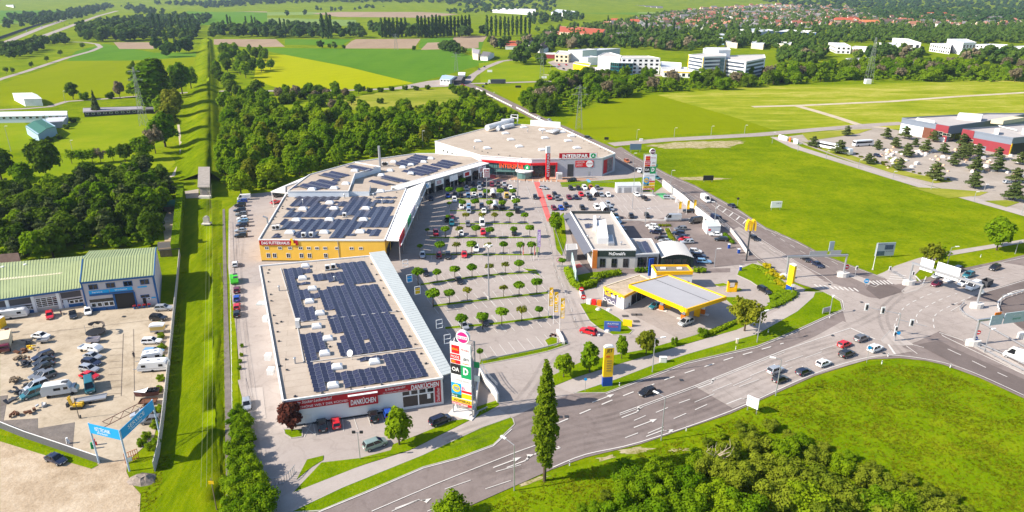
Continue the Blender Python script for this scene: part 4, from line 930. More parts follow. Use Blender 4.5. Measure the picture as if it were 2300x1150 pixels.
fm=Fac(V3(PM[0]),V3(PM2[1]));wm=Fac(V3(PM[0]),V3(PM[1])).w;fM=Fac(V3(PM[0]),V3(PM[1]));fM2=Fac(V3(PM[1]),V3(PM2[1]))
sg=fM.panel('sign',1.6,HM-.6,wm,HM+1.4,MOSS,mc,.02,.2);fM.text("McDonald's",wm*.38,HM-.1,wm*.76,HM+.95,TEXTW,sg,d=.22,bold=.03)
fM.panel('wood_cladding',.1,0,1.5,HM+1.6,WOODO,mc,.02,.35)
for x in(.18,.45,.72): fM.window(wm*x,.4,wm*x+wm*.13,HM-1.3,DARKM,mc,bars=1,fw=.12)
for x in(.1,.55): fM2.window(fM2.w*x,.4,fM2.w*(x+.4),HM-.9,DARKM,mc,bars=2,fw=.12)
fw_=Fac(V3(PM[3]),V3(PM[0]));fw_.panel('white_end',fw_.w-2.6,0,fw_.w-.1,HM+.4,WPAINT,mc,.02,.1);fw_.panel('yellow_arch',fw_.w-1.6,HM-1,fw_.w-.5,HM+.6,YEL,mc,.1,.2)
q0=[Vector((PM[3][0],PM[3][1],HM+1.5)),Vector((PM[0][0],PM[0][1],HM+1.5))];n_=Vector((ex.y,-ex.x,0)).normalized();w_=-ex.normalized()
mb=MB();a1,b1=q0;c1,d1=b1+w_*2.6-Vector((0,0,1.4)),a1+w_*2.6-Vector((0,0,1.4))
top=[a1,b1,c1,d1];bot=[p-Vector((0,0,.2)) for p in top];mb.poly(top);mb.poly(bot[::-1])
for j in range(4): mb.quad(bot[j],bot[(j+1)%4],top[(j+1)%4],top[j])
mb.build('sloping_roof',pbr('slate_sheet',(.11,.115,.14),.6),mc)
bk=Fac(V3(PM[2]),V3(PM[3]));bk.panel('dark_coping',0,HM+.9,bk.w,HM+1.9,DARKF,mc,-.5,.1)
solar_field(mc,[Z(1200,390,8.846,[(910,890),(1310,885),(1340,1000),(960,1000)])] if 0 else [Z(*(1200,390,8.846),[(905,888),(1320,885),(1325,915),(915,918)]),Z(*(1200,390,8.846),[(945,1000),(1170,985),(1190,1050),(985,1090)]),Z(*(1200,390,8.846),[(1240,925),(1330,925),(1335,990),(1270,990)])],[],ex,Matrix.Rotation(R(90),3,'Z')@ex,HM+1.0,1.7,1.1,60,PM[0])
z6=(1240,540,5.75)
solar_field(mc,[Z(*z6,[(1050,20),(1210,15),(1290,150),(1120,165)])],[],ex,Matrix.Rotation(R(90),3,'Z')@ex,HM,1.7,1.15,60,PM[0])
def roofbox(root,pxs,z,h,m,name): q=xy(pxs,z);mb=MB();mb.prism(q,z-.03,z+h);return mb.build(name,m,root)
roofbox(mc,[(1342,548),(1366,548),(1360,505),(1341,507)],HM+1.0,2.0,WCAP,'plant_box');roofbox(mc,[(1366,552),(1380,552),(1376,532),(1362,532)],HM+1.0,.8,GREYM,'cooling_unit');roofbox(mc,[(1331,520),(1340,520),(1338,500),(1332,500)],HM+1,2.6,WCAP,'duct_box')
for u,v in((1347,492),(1395,550),(1320,535)): pipe_vent(mc,u,v,HM+1,.9,.25)
V0=xy([(1484,601),(1556,601)],0);a1,b1=Vector(V0[0]+(0,)),Vector(V0[1]+(0,));dep=G(1540,546,4)-G(1556,568,4)
fv=Fac(a1,b1);mb=MB();L_=24;seg=16;dl=12.5
dv=Vector((0.0,1,0))*dl
def arc(t): return (fv.w*t, 3.4+1.9*math.sin(math.pi*(0.12+.76*t))-1.9*math.sin(math.pi*.12))
for k in range(seg):
 (x0,y0),(x1,y1)=arc(k/seg),arc((k+1)/seg)
 p0,p1=fv.p(x0,y0,.5),fv.p(x1,y1,.5);mb.quad(p0,p1,p1+dv,p0+dv)
 mb.bar(p0+Vector((0,0,.04)),p0+dv+Vector((0,0,.04)),.1,.1)
vt=mb.build('vault_roof',pbr('ribbed_zinc',(.58,.56,.53),.6,.05),mc)
mb=MB();fv.slab(mb,0,0,fv.w,3.4,-.2,0);mb.poly([fv.p(*arc(k/16),0.0) for k in range(17)]);mb.quad(fv.p(fv.w,0),fv.p(fv.w,3.4),fv.p(fv.w,3.4)+dv,fv.p(fv.w,0)+dv);mb.build('vault_wall',MOSS,mc)
for x in(.1,.38,.66): fv.window(fv.w*x,.4,fv.w*(x+.24),3.0,MOSS,mc,bars=1,fw=.1)
cabin('grey service shed with open dark front beside the restaurant drive lane',[(1272,562),(1297,560),(1295,548),(1272,549)],4.0,'service_shed',wm=pbr('shed_grey',(.3,.29,.28),.8),rm=pbr('shed_roof',(.4,.38,.36),.8))
base=G(1676,586);r=empty('arch_sign_mast','tall dark mast carrying rounded yellow arches beside the dual road','sign',base);hh=hgt(1676,586,490)
mb=MB();mb.tube(base,base+Vector((0,0,hh-1.5)),.28,.22,8);mb.build('mast',DARKM,r)
mb=MB()
for s_ in(-1,1):
 for t_ in(-1,1):
  pts=[base+Vector((s_*(.75+.6*math.cos(math.pi*k/8)),t_*.45,hh-3.2+2.6*math.sin(math.pi*k/8) if k not in(0,8) else hh-4.0)) for k in range(9)]
  for p0,p1 in zip(pts,pts[1:]): mb.bar(p0,p1,.6,.42)
mb.build('arches',YEL,r)
# ================================================================ PETROL STATION
GY=pbr('station_yellow',(.9,.47,.0),.45);GVR=ground_mat('gravel_roof',[(.3,.24,.17),(.42,.34,.25),(.52,.43,.33)],(6,1.5,.4))
HG=4.0
P0=xy([(1356,644),(1402,666),(1468,632),(1437,618)],HG);gs=empty('petrol_station_shop','white petrol station shop with yellow edge and Billa mural, gravel roof','building',(P0[0][0],P0[0][1],0))
block(gs,P0,HG,WHITE,GVR,capm=CREAM,ph=.2,pw=.3)
mb=MB();parapet(mb,[P0[0],P0[1]],.3,.7,HG-.5);mb.v=mb.v[:8];mb.f=mb.f[:6];mb.m=mb.m[:6];mb.build('yellow_rim',GY,gs)
mb=MB();parapet(mb,[P0[1],P0[2]],.3,.7,HG-.5);mb.v=mb.v[:8];mb.f=mb.f[:6];mb.m=mb.m[:6];mb.build('yellow_rim',GY,gs)
f5=Fac(V3(P0[0]),V3(P0[1]));mu=f5.panel('sign',.2,.3,f5.w*.66,HG-.6,pbr('mural_violet',(.10,.09,.14),.6),gs,.02,.08)
f5.text('BILLA',f5.w*.09,2.0,f5.w*.4,3.2,YEL,mu,d=.1,bold=.03);f5.text('NOW',f5.w*.41,2.0,f5.w*.6,3.0,TEXTW,mu,d=.1,bold=.03)
mb=MB();
for k in range(6): mb.bar(f5.p(f5.w*(.03+k*.1),.5+(k%2)*.7,.1),f5.p(f5.w*(.13+k*.1),.5+((k+1)%2)*.7,.1),.05,.12)
mb.build('mural_line',TEXTW,mu)
for k in range(4): f5.panel('eave_lamp',f5.w*(.1+k*.22),HG-.75,f5.w*(.1+k*.22)+.6,HG-.5,YEL,gs,.05,.6)
f6=Fac(V3(P0[1]),V3(P0[2]));f6.panel('door',.4,.1,f6.w*.2,3.2,WPAINT,gs,.02,.08)
for k in range(4): f6.window(f6.w*(.25+k*.18),.2,f6.w*(.25+(k+.92)*.18),3.2,DARKM,gs,bars=1)
P1=xy([(1474,613),(1556,612),(1544,598),(1464,598)],5.2);ws=empty('car_wash_building','flat car wash block with yellow rim behind the petrol canopy','building',(P1[0][0],P1[0][1],0))
block(ws,P1,5.2,WHITE,pbr('dark_roof',(.2,.18,.15),.9),capm=GY,ph=.5,pw=.4)
f7=Fac(V3(P1[0]),V3(P1[1]));f7.panel('yellow_band',0,4.6,f7.w,5.2,GY,ws,.02,.2);f7.panel('door',f7.w*.8,.1,f7.w*.92,2.6,BLUE,ws,.02,.06)
for t in(.25,.7): mb=MB();p=Vector((P1[0][0]*(1-t)+P1[1][0]*t,P1[0][1]+3.2,5.3));mb.box(p,(1.4,1.2,.4));mb.build('roof_light',WCAP,ws)
p=G(1462,622,0);mb=MB();mb.box((p.x,p.y+1,2.8),(1.6,.4,5.6),0,.4);mb.build('price_totem',BLUE,ws);
P2=xy([(1470,625),(1540,640),(1530,618),(1500,612)],4.1);
HCN=5.6
Pc=[G(*q,HCN+1) for q in Z(*z6,[(995,570),(1740,885),(2248,725),(1500,440)])]
gc=empty('petrol_canopy','large grey canopy with thick yellow rim over the petrol pumps','canopy',(Pc[1].x,Pc[1].y,0))
q=[(p.x,p.y) for p in Pc]
mb=MB();mb.prism(q,HCN+.12,HCN+.75);mb.build('canopy_slab',pbr('pale_soffit',(.6,.6,.6),.8),gc)
mb=MB();mb.poly([(x,y,HCN+.8) for x,y in q]);
for k in range(0):
 a1=Pc[0].lerp(Pc[1],k/9);b1=Pc[3].lerp(Pc[2],k/9);mb.bar((a1.x,a1.y,HCN+.81),(b1.x,b1.y,HCN+.81),.06,.05)
a1=Pc[0].lerp(Pc[3],.62);b1=Pc[1].lerp(Pc[2],.62);mb.bar((a1.x,a1.y,HCN+.83),(b1.x,b1.y,HCN+.83),.12,.06,1)
mb.build('canopy_roof',[pbr('grey_roof_sheet',(.36,.355,.365),.6,0,.3,.06,4),DARKM],gc)
mb=MB();parapet(mb,q,.35,1.05,HCN);mb.build('rim',GY,gc)
fr=Fac(Pc[0],Pc[1]);mb=MB();c=fr.p(fr.w*.93,HCN+.5,.2);mb.tube(c,c+fr.n*.12,.85,.85,14);em=mb.build('emblem',YEL,gc);fr.text('JET',fr.w*.93-.6,HCN+.25,fr.w*.93+.6,HCN+.8,GY,em,d=.34)
for u,v,hm in((1500,690,0),(1540,716,1),(1565,708,0)):
 p=G(u,v,.3);mb=MB();mb.box((p.x,p.y,HCN/2),(1.5,.7,HCN),0,-.5);mb.build('pillar',GY,gc)
def pump(u,v,lbl):
 p=G(u,v);r=empty('petrol_pump',lbl,'petrol pump',p,'petrol pumps under the canopy');
 mb=MB();mb.box((p.x,p.y,.1),(3.2,1.1,.2),0,-.5);mb.build('plinth',LCONC,r)
 mb=MB();mb.box((p.x,p.y,.9),(1.2,.6,1.4),0,-.5);mb.build('cabinet',ORANGE,r)
 mb=MB();mb.box((p.x,p.y,2.0),(.9,.5,.8),0,-.5);mb.build('display',WPAINT,r)
 mb=MB();mb.tube((p.x,p.y,2.4),(p.x,p.y,3.6),.06);mb.box((p.x,p.y,3.5),(.6,.12,.9),0,-.5);mb.build('number_flag',BLUE,r)
pump(1485,697,'petrol pump next to the teal car, further under the canopy');pump(1534,718,'petrol pump next to the silver minivan, at the canopy corner');pump(1578,706,'petrol pump half hidden behind the right canopy pillar')
base=G(1643,655);r=empty('petrol_pump','yellow self-service pump standing apart on the right with dark cap','petrol pump',base);mb=MB()
for s_ in(-1,1): mb.box((base.x+s_*1.1,base.y,1.6),(.6,.8,3.2))
mb.box((base.x,base.y,.7),(2.4,.9,1.2));mb.build('cabinet',GY,r);mb=MB();mb.box((base.x,base.y,3.3),(2.4,1.3,.35));mb.build('cap',DARKM,r)
def station_pylon(u,vb,vt,w,lbl,facing,txt):
 base=G(u,vb);h=hgt(u,vb,vt);r=empty('price_pylon',lbl,'sign',base)
 d=Vector((math.cos(facing),math.sin(facing),0));f=Fac(base-d*w/2,base+d*w/2)
 mb=MB();f.slab(mb,0,0,w,h*.24,-.45,.45);mb.build('pylon_base',BLUE,r)
 mb=MB();f.slab(mb,.03,h*.24,w-.03,h*.95,-.42,.42);bd=mb.build('pylon_body',YEL,r)
 mb=MB();pts=[f.p(w/2-w/2*math.cos(math.pi*k/10),h*.95+h*.05*math.sin(math.pi*k/10),-.42) for k in range(11)];pt2=[p+f.n*.84 for p in pts]
 mb.poly(pts);mb.poly(pt2[::-1]);
 for a1,b1,c1,d1 in zip(pts,pts[1:],pt2[1:],pt2): mb.quad(a1,b1,c1,d1)
 mb.build('pylon_top',WPAINT,r)
 f.text('JET',w*.2,h*.82,w*.85,h*.93,GY if not txt else BLACK,bd,d=.44,bold=.03,shear=.15)
 if txt:
  mb=MB();f.slab(mb,w*.2,h*.72,w*.6,h*.77,.43,.46);mb.build('brand_plate',ORANGE,bd)
  for k in range(5): f.panel('price_plate',w*.3,h*(.62-k*.06),w*.8,h*(.655-k*.06),pbr('price_board',(.45,.3,.05),.5),bd,.43,.46)
 return r
station_pylon(1363,866,775,2.2,'yellow and blue price pylon lettered JET beside the main road',.12,True)
station_pylon(1772,656,592,2.0,'yellow pylon over blue base seen edge-on at the junction, beside the gantry',-1.15,False)
# ================================================================ WORKSHOP
GRF=pbr('green_roof_sheet',(.33,.38,.18),.5,0,.3,.08,4);LIL=pbr('lilac_render',(.46,.43,.46),.8,0,.2,.05,3);BTRIM=pbr('blue_trim',(.015,.09,.26),.5)
zw=(0,540,5.476)
def roofed(root,e0,e1,r0,r1,b0,b1,hE,hR,hB,seams=40,wallm=LIL):
 """front eave e0-e1, ridge r0-r1, back eave b0-b1 (photo points at those heights)"""
 E0,E1,R0,R1,B0,B1=G(*e0,hE),G(*e1,hE),G(*r0,hR),G(*r1,hR),G(*b0,hB),G(*b1,hB)
 mb=MB()
 for (a1,b1_,c1,d1) in((E0,E1,R1,R0),(R0,R1,B1,B0)):
  up=Vector((0,0,.16));mb.quad(a1+up,b1_+up,c1+up,d1+up);mb.quad(d1,c1,b1_,a1);mb.quad(a1,b1_,b1_+up,a1+up);mb.quad(b1_,c1,c1+up,b1_+up);mb.quad(d1,a1,a1+up,d1+up)
  for k in range(seams+1):
   t=k/seams;mb.bar(a1.lerp(b1_,t)+up,d1.lerp(c1,t)+up,.2,.22)
 ro=mb.build('roof',GRF,root)
 mb=MB();off=lambda p,q,d:p+(q-p).normalized()*d
 def gnd(p): return Vector((p.x,p.y,0))
 i0=off(E0,B0,.35);i1=off(E1,B1,.35);j0=off(B0,E0,.3);j1=off(B1,E1,.3)
 for p,q in((i0,i1),(j1,j0)):
  mb.quad(gnd(p),gnd(q),Vector((q.x,q.y,hE-.05)),Vector((p.x,p.y,hE-.05)))
 for p,q,rr in((i0,j0,R0),(i1,j1,R1)):
  mb.poly([gnd(p),gnd(q),Vector((q.x,q.y,hB)),Vector((rr.x,rr.y,hR-.05)),Vector((p.x,p.y,hE))])
 mb.build('wall',wallm,root)
 mb=MB();mb.bar(E0+Vector((0,0,-.1)),E1+Vector((0,0,-.1)),.25,.45);mb.bar(E1+Vector((0,0,.1)),R1+Vector((0,0,.1)),.25,.4);mb.bar(R1+Vector((0,0,.1)),B1+Vector((0,0,.1)),.25,.4);mb.bar(E0+Vector((0,0,.1)),R0+Vector((0,0,.1)),.25,.4);mb.build('eave_trim',BTRIM,root)
 return Fac(gnd(i0),gnd(i1))
h2=hgt(180,706,639);h2r=h2+1.0
ws2=empty('workshop_building','two-storey workshop with green ribbed roof, blue trim and open gateway','building',G(182,706))
e=Z(*zw,[(985,522),(1895,435),(1018,240),(1912,165),(1105,135),(1922,92)])
fW=roofed(ws2,e[0],e[1],e[2],e[3],e[4],e[5],h2,h2+1.3,h2+.4,26)
ww=fW.w
for x in(.09,.325,.56,.79): fW.window(ww*x,h2-2.4,ww*x+ww*.125,h2-.9,BTRIM,ws2,bars=1,fw=.14)
s1=fW.panel('sign',ww*.08,h2-3.7,ww*.35,h2-2.7,CYAN,ws2,.02,.12);s2=fW.panel('sign',ww*.36,h2-3.6,ww*.67,h2-2.6,CYAN,ws2,.02,.12);fW.panel('blue_lintel',ww*.08,h2-4.2,ww*.68,h2-3.72,BTRIM,ws2,.02,.3)
fW.text('Service',ww*.12,h2-3.4,ww*.26,h2-2.95,TEXTW,s1,d=.14);fW.text('Werkstatt',ww*.43,h2-3.3,ww*.6,h2-2.85,TEXTW,s2,d=.14)
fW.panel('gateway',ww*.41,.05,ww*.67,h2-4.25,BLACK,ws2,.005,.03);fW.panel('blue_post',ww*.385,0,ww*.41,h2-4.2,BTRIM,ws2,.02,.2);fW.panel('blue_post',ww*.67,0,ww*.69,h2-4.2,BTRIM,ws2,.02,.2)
for x in(.07,.15,.24,.31): fW.window(ww*x,1.2,ww*x+ww*.07,2.5,WPAINT,ws2,bars=0,fw=.14)
fW.panel('blue_skirt',ww*.06,0,ww*.38,1.0,BTRIM,ws2,.01,.06);fW.panel('glass_band',ww*.06,2.6,ww*.385,3.5,GLASS,ws2,.01,.04)
fW.window(ww*.755,2.5,ww*.88,3.4,BTRIM,ws2,bars=1);fW.panel('door',ww*.775,.05,ww*.82,2.4,BLACK,ws2,.01,.05);fW.window(ww*.845,1.7,ww*.885,2.4,WPAINT,ws2,bars=0);fW.panel('blue_plate',ww*.9,2.1,ww*.96,2.5,CYAN,ws2,.01,.05);fW.panel('emblem',ww*.74,h2-3.2,ww*.87,h2-2.8,CYAN,ws2,.01,.06);fW.panel('blue_corner',ww*.97,0,ww*.998,h2-.3,BTRIM,ws2,.01,.12);fW.panel('blue_corner',.0,0,ww*.02,h2-.3,BTRIM,ws2,.01,.12)
h1=hgt(178,706,650);
ws1=empty('workshop_building','long low workshop hall with green ribbed roof and cream rooflight','building',G(100,712))
e=[(-60,681.6)]+Z(*zw,[(1005,590)])+[(-60,606)]+Z(*zw,[(1035,252)])+[(-60,597)]+Z(*zw,[(1045,195)])
h1=5.2
fV=roofed(ws1,e[0],e[1],e[2],e[3],e[4],e[5],h1,h1+1.4,h1+.5,38)
wv=fV.w
def vx(u):
 a1,b1=fV.o,fV.p(wv,0);ua,ub=proj(a1)[0],proj(b1)[0]
 lo,hi=0,wv
 for _ in range(40):
  m=(lo+hi)/2
  if proj(fV.p(m,2))[0]<u: lo=m
  else: hi=m
 return lo
for ua,ub in((-20,16),(25,74),(140,185)): fV.panel('shutter_box',vx(ua),2.9,vx(ub),h1-.6,pbr('shutter_dark',(.07,.065,.07),.7),ws1,.01,.05);fV.panel('glass_band',vx(ua),1.6,vx(ub),2.5,GLASS,ws1,.01,.04);fV.panel('blue_skirt',vx(ua),0,vx(ub),1.0,BTRIM,ws1,.01,.05)
for ua in(56,64,155,165,175): fV.window(vx(ua),1.0,vx(ua)+1.3,2.1,WPAINT,ws1,bars=0,fw=.14)
fV.window(vx(82),1.2,vx(132),4.0,WPAINT,ws1,bars=3,hbars=4,fw=.14,name='roller_gate');fV.panel('gate_skirt',vx(82),0,vx(132),1.2,GREYM,ws1,.01,.06)
fV.panel('door',vx(142),.05,vx(152),2.4,pbr('pale_door',(.5,.55,.62),.6),ws1,.01,.06)
for ua in(20,77,133): fV.panel('pilaster',vx(ua)-.35,0,vx(ua)+.35,h1-.4,WHITE,ws1,.01,.12)
a1,b1=[G(*q,h1+.85) for q in Z(*zw,[(-40,490),(765,405)])];mb=MB();mb.bar(a1,b1,1.5,.45);mb.build('rooflight_strip',pbr('cream_grp',(.62,.56,.38),.6),ws1)
for q in Z(*zw,[(30,330),(308,302)]):
 p=G(*q,h1+1.5);mb=MB();mb.tube(p-Vector((0,0,.4)),p+Vector((0,0,.3)),.6,.4,10);mb.build('roof_cowl',WCAP,ws1)
def house(name,lbl,cat,px4,hE,hR,wallm,roofm,group=None,along=0,wins=0):
 Q=[Vector(p+(0,)) for p in xy(px4,hE)];r=empty(name,lbl,cat,(Q[0].x,Q[0].y,0),group)
 mb=MB();mb.prism([(p.x,p.y) for p in Q],0,hE,bottom=False);mb.build('wall',wallm,r)
 if along==0: m0,m1=(Q[0]+Q[3])/2,(Q[1]+Q[2])/2;A_=[(Q[0],Q[1],m1,m0),(Q[2],Q[3],m0,m1)];ends=[(Q[0],m0,Q[3]),(Q[1],m1,Q[2])]
 else: m0,m1=(Q[0]+Q[1])/2,(Q[3]+Q[2])/2;A_=[(Q[1],Q[2],m1,m0),(Q[3],Q[0],m0,m1)];ends=[(Q[0],m0,Q[1]),(Q[3],m1,Q[2])]
 mb=MB();zE,zR=Vector((0,0,hE)),Vector((0,0,hR));o=.4
 for a1,b1,c1,d1 in A_:
  ax=(b1-a1).normalized()*o;dn=(a1-d1).normalized()*o-Vector((0,0,o*.5))
  p=[a1+zE-ax+dn,b1+zE+ax+dn,c1+zR+ax,d1+zR-ax];mb.poly(p);mb.poly([x-Vector((0,0,.2)) for x in p[::-1]])
  for i in range(4): mb.quad(p[i]-Vector((0,0,.2)),p[(i+1)%4]-Vector((0,0,.2)),p[(i+1)%4],p[i])
 mb.build('roof',roofm,r)
 mb=MB()
 for a1,m,b1 in ends: mb.poly([a1+zE-Vector((0,0,.02)),b1+zE-Vector((0,0,.02)),m+zR-Vector((0,0,.15))])
 mb.build('gable',wallm,r)
 if wins:
  f=Fac(Q[0],Q[1])
  for k in range(wins): f.window(f.w*(k+.25)/wins,hE-1.9,f.w*(k+.75)/wins,hE-.6,WPAINT,r,bars=0)
 return r
BRT=pbr('brown_tiles',(.14,.095,.075),.85,0,.1,.2,1);RDT=pbr('red_tiles',(.42,.10,.05),.8,0,.1,.15,2);GRT=pbr('grey_tiles',(.16,.15,.155),.8,0,.1,.15,2);ORT=pbr('orange_tiles',(.5,.17,.07),.8,0,.1,.15,2)
CREAM=pbr('cream_render',(.68,.58,.40),.8,0,.15,.06,3);SHEET=pbr('pale_sheet_roof',(.55,.57,.6),.5,.1,.3,.05,4)
house('tiled_house','house with brown tiled roof half hidden behind the green workshop','house',[(-30,598),(45,592),(40,578),(-30,584)],4.5,7,CREAM,BRT)
p_=[G(u,v) for u,v in((366,585),(405,580),(403,560),(366,562))]
house('open_shed','small open timber shed with stored junk at the green workshop end','shed',[(357,560),(400,556),(398,540),(357,543)],2.8,3.2,WOODM,pbr('tar_roof',(.08,.075,.07),.9))
house('garden_shed','green-roofed garden shed behind the tall clipped hedge','shed',[(367,462),(395,460),(393,448),(366,449)],2.6,3.6,WOODM,pbr('green_felt',(.05,.2,.1),.8),along=0)
# ================================================================ LEFT BACKGROUND BUILDINGS
house('field_barn','small white barn with grey sheet roof alone in the green field','barn',[(53,222),(93,221),(72,208),(28,209)],5.5,6.2,WHITE,SHEET,wins=0)
cb=house('clubhouse_building','long white clubhouse with pale sheet roof above the sports pitch','building',[(-60,262),(149,258),(150,249),(-60,252)],4.5,5.2,pbr('pale_blue_render',(.55,.62,.68),.8),WCAP,wins=14)
st=house('grandstand','open stand with dark green sheet roof beside the pitch','grandstand',[(85,302),(125,283),(97,267),(57,283)],5,6,pbr('stand_blue',(.3,.42,.5),.8),pbr('dark_green_sheet',(.03,.13,.09),.6),along=1)
house('annexe','grey annexe of the clubhouse between stand and pitch','building',[(97,275),(140,272),(150,262),(108,264)],4,4.4,LIL,SHEET)
house('kennel_row','long low dark kennel building with grey roof at the lawn edge','building',[(188,252),(320,245),(318,238),(188,242)],3.2,3.8,pbr('dark_timber',(.05,.045,.05),.8),pbr('grey_felt',(.3,.28,.3),.8),wins=10)
house('toolshed','small dark shed with flat roof near the dike trees','shed',[(328,246),(358,245),(357,239),(328,240)],3,3.4,BLACK,GRT)
PT=[G(446,443),G(471,443),G(469.5,386),G(445.5,386)]
PCONC=pbr('old_concrete',(.32,.285,.25),.9,0,.1,.2,1.5)
r=empty('aqueduct_portal','grey concrete aqueduct portal block at the end of the grass embankment','portal',G(458,443))
dpt=[G(446.5,420,4.6),G(470.5,420,4.6),G(470,375,4.6),G(447,375,4.6)]
mb=MB();mb.prism([(p.x,p.y) for p in dpt],0,4.4);mb.build('block',PCONC,r)
mb=MB();mb.prism([(p.x,p.y) for p in [dpt[0]+Vector((-.3,-.4,0)),dpt[1]+Vector((.3,-.4,0)),dpt[2]+Vector((.3,0,0)),dpt[3]+Vector((-.3,0,0))]],4.4,4.7);mb.build('cap_slab',PCONC,r)
fp=Fac(dpt[0],dpt[1]);mb=MB();pts=[fp.p(fp.w/2-1.2*math.cos(math.pi*k/8),2.4+1.2*math.sin(math.pi*k/8),.03) for k in range(9)];mb.poly([fp.p(fp.w/2-1.2,1.2,.03)]+pts+[fp.p(fp.w/2+1.2,1.2,.03)][::1]);mb.build('arch_niche',pbr('painted_niche_shade',(.18,.17,.17),.9),r)  # flat arch on the wall; the recess shade is put into its dark colour
fp.panel('plinth',-.2,0,fp.w+.2,1.0,LCONC,r,.0,1.5)
mb=MB()
for x in(-.1,fp.w+.1):
 mb.tube(fp.p(x,4.7,-.2),fp.p(x,5.7,-.2),.05);
mb.bar(fp.p(-.1,5.7,-.2),fp.p(fp.w+.1,5.7,-.2),.08,.08);mb.build('railing',GREYM,r)
base=G(465,502,1.0);r=empty('marker_stone','rounded pale stone marker on the embankment grass','stone',base);mb=MB();f=Fac(base-Vector((1.1,0,0)),base+Vector((1.1,0,0)),1.0)
pts=[f.p(1.1-1.0*math.cos(math.pi*k/8),1.9+1.0*math.sin(math.pi*k/8),.6) for k in range(9)];fr_=[f.p(.1,-.3,.6)]+pts+[f.p(2.1,-.3,.6)];bk_=[p-f.n*1.2 for p in fr_];mb.poly(fr_);mb.poly(bk_[::-1])
for i in range(len(fr_)): j=(i+1)%len(fr_);mb.quad(fr_[i],fr_[j],bk_[j],bk_[i])
mb.build('stone',CONC,r);mb=MB();mb.box((base.x,base.y-.2,1.1),(3,2.2,.5));mb.build('plinth',LCONC,r)
# ================================================================ GARDEN CENTRE, right
MAR=pbr('maroon_cladding',(.24,.03,.04),.6,0,.3,.06,4);SLT=pbr('slate_blue_cladding',(.17,.20,.25),.5,0,.3,.04,4)
zg=(1980,240,7.1875);HGc=8.5
def ghall(lbl,rf,parts):
 Q=xy(rf,HGc);r=empty('retail_hall',lbl,'building',(Q[0][0],Q[0][1],0));block(r,Q,HGc,SLT,pbr('grey_gravel_roof',(.42,.39,.37),.9,0,.1,.1,4),capm=SLT,ph=.8);return r,Fac(V3(Q[0]),V3(Q[1])),Fac(V3(Q[1]),V3(Q[2]))
g1_,fg,fg2=ghall('maroon and slate retail hall with white mural, farther of the two',Z(*zg,[(330,195),(1095,330),(1640,255),(2400,120),(1700,120),(740,170)]),0)
wg=fg.w
mu=fg.panel('sign',.1,0,wg*.5,HGc-2.6,pbr('mural_print',(.62,.66,.66),.6,0,.3,.35,2.2),g1_,.02,.1)
for k in range(11):
 mb=MB();c=fg.p(wg*(.03+.043*k),1.2+rnd.random()*3.2,.11);mb.tube(c,c+fg.n*.03,.5+rnd.random()*.7,None,9);mb.build('mural_shape',rnd.choice([WPAINT,pbr('mural_mint',(.35,.6,.55),.6),pbr('mural_grey',(.35,.38,.4),.6)]),mu)
fg.panel('rust_panel',wg*.5,0,wg*.66,HGc-2.4,pbr('rust_panel',(.16,.06,.035),.8,0,.2,.3,.6),g1_,.02,.1)
fg.panel('maroon_panel',wg*.66,0,wg*.74,HGc-2.4,MAR,g1_,.02,.1);fg.panel('maroon_panel',wg*.74,0,wg,HGc+.6,MAR,g1_,.03,.25)
for x,y in((.74,4.0),(.74,2.6),(.9,3.6)): fg.window(wg*x,y,wg*x+5,y+1.4,pbr('sage_frame',(.4,.45,.35),.6),g1_,bars=1,d=.25)
fg.panel('white_gate',wg*.84,0,wg*.97,2.4,WPAINT,g1_,.26,.3)
for k in range(4): fg2.window(2+k*5,.3,6.6+k*5,4.4,DARKM,g1_,bars=2)
g2_,fh,fh2=ghall('maroon and slate retail hall with yellow corner, nearer of the two',Z(*zg,[(1310,375),(2120,520),(2420,490),(2420,300),(2240,300)]),0)
wh=fh.w
fh.panel('maroon_panel',.0,0,wh*.25,HGc+.7,MAR,g2_,.02,.25);fh.panel('maroon_panel',wh*.25,2.2,wh,HGc-3.0,MAR,g2_,.02,.15);fh.panel('white_band',wh*.26,0,wh*.42,2.2,WPAINT,g2_,.02,.12);fh.panel('maroon_panel',wh*.55,0,wh,2.2,MAR,g2_,.02,.14)
for x,y in((.02,4.2),(.12,3.2)): fh.window(wh*x,y,wh*x+4,y+1.3,pbr('sage_frame',(.4,.45,.35),.6),g2_,bars=1,d=.25)
fh2.panel('yellow_strip',0,0,.8,HGc-2.4,YEL,g2_,.02,.2);fh2.panel('dark_front',.9,0,fh2.w-.1,HGc-2.6,BLACK,g2_,.02,.12)
roofbox(g1_,Z(*zg,[(1215,200),(1600,235),(1620,200),(1240,170)]),HGc,3.0,WCAP,'plant_room');roofbox(g1_,Z(*zg,[(1755,265),(1955,285),(2300,230),(2100,210)]),HGc,2.2,CREAM,'upper_block');roofbox(g1_,Z(*zg,[(550,225),(850,280),(850,262),(570,208)]),HGc,1.4,WCAP,'duct_box');roofbox(g2_,Z(*zg,[(1810,450),(1885,455),(1890,420),(1815,415)]),HGc,2.4,WCAP,'plant_box');roofbox(g2_,Z(*zg,[(2255,440),(2330,445),(2330,410),(2260,405)]),HGc,2.2,WCAP,'plant_box')
mb=MB()
for q in(((1890,308),(2190,380)),): a1,b1=[G(*t,HGc+.6) for t in Z(*zg,q)];mb.tube(a1,b1,.35,.35,8)
mb.build('air_duct',WCAP,g2_)
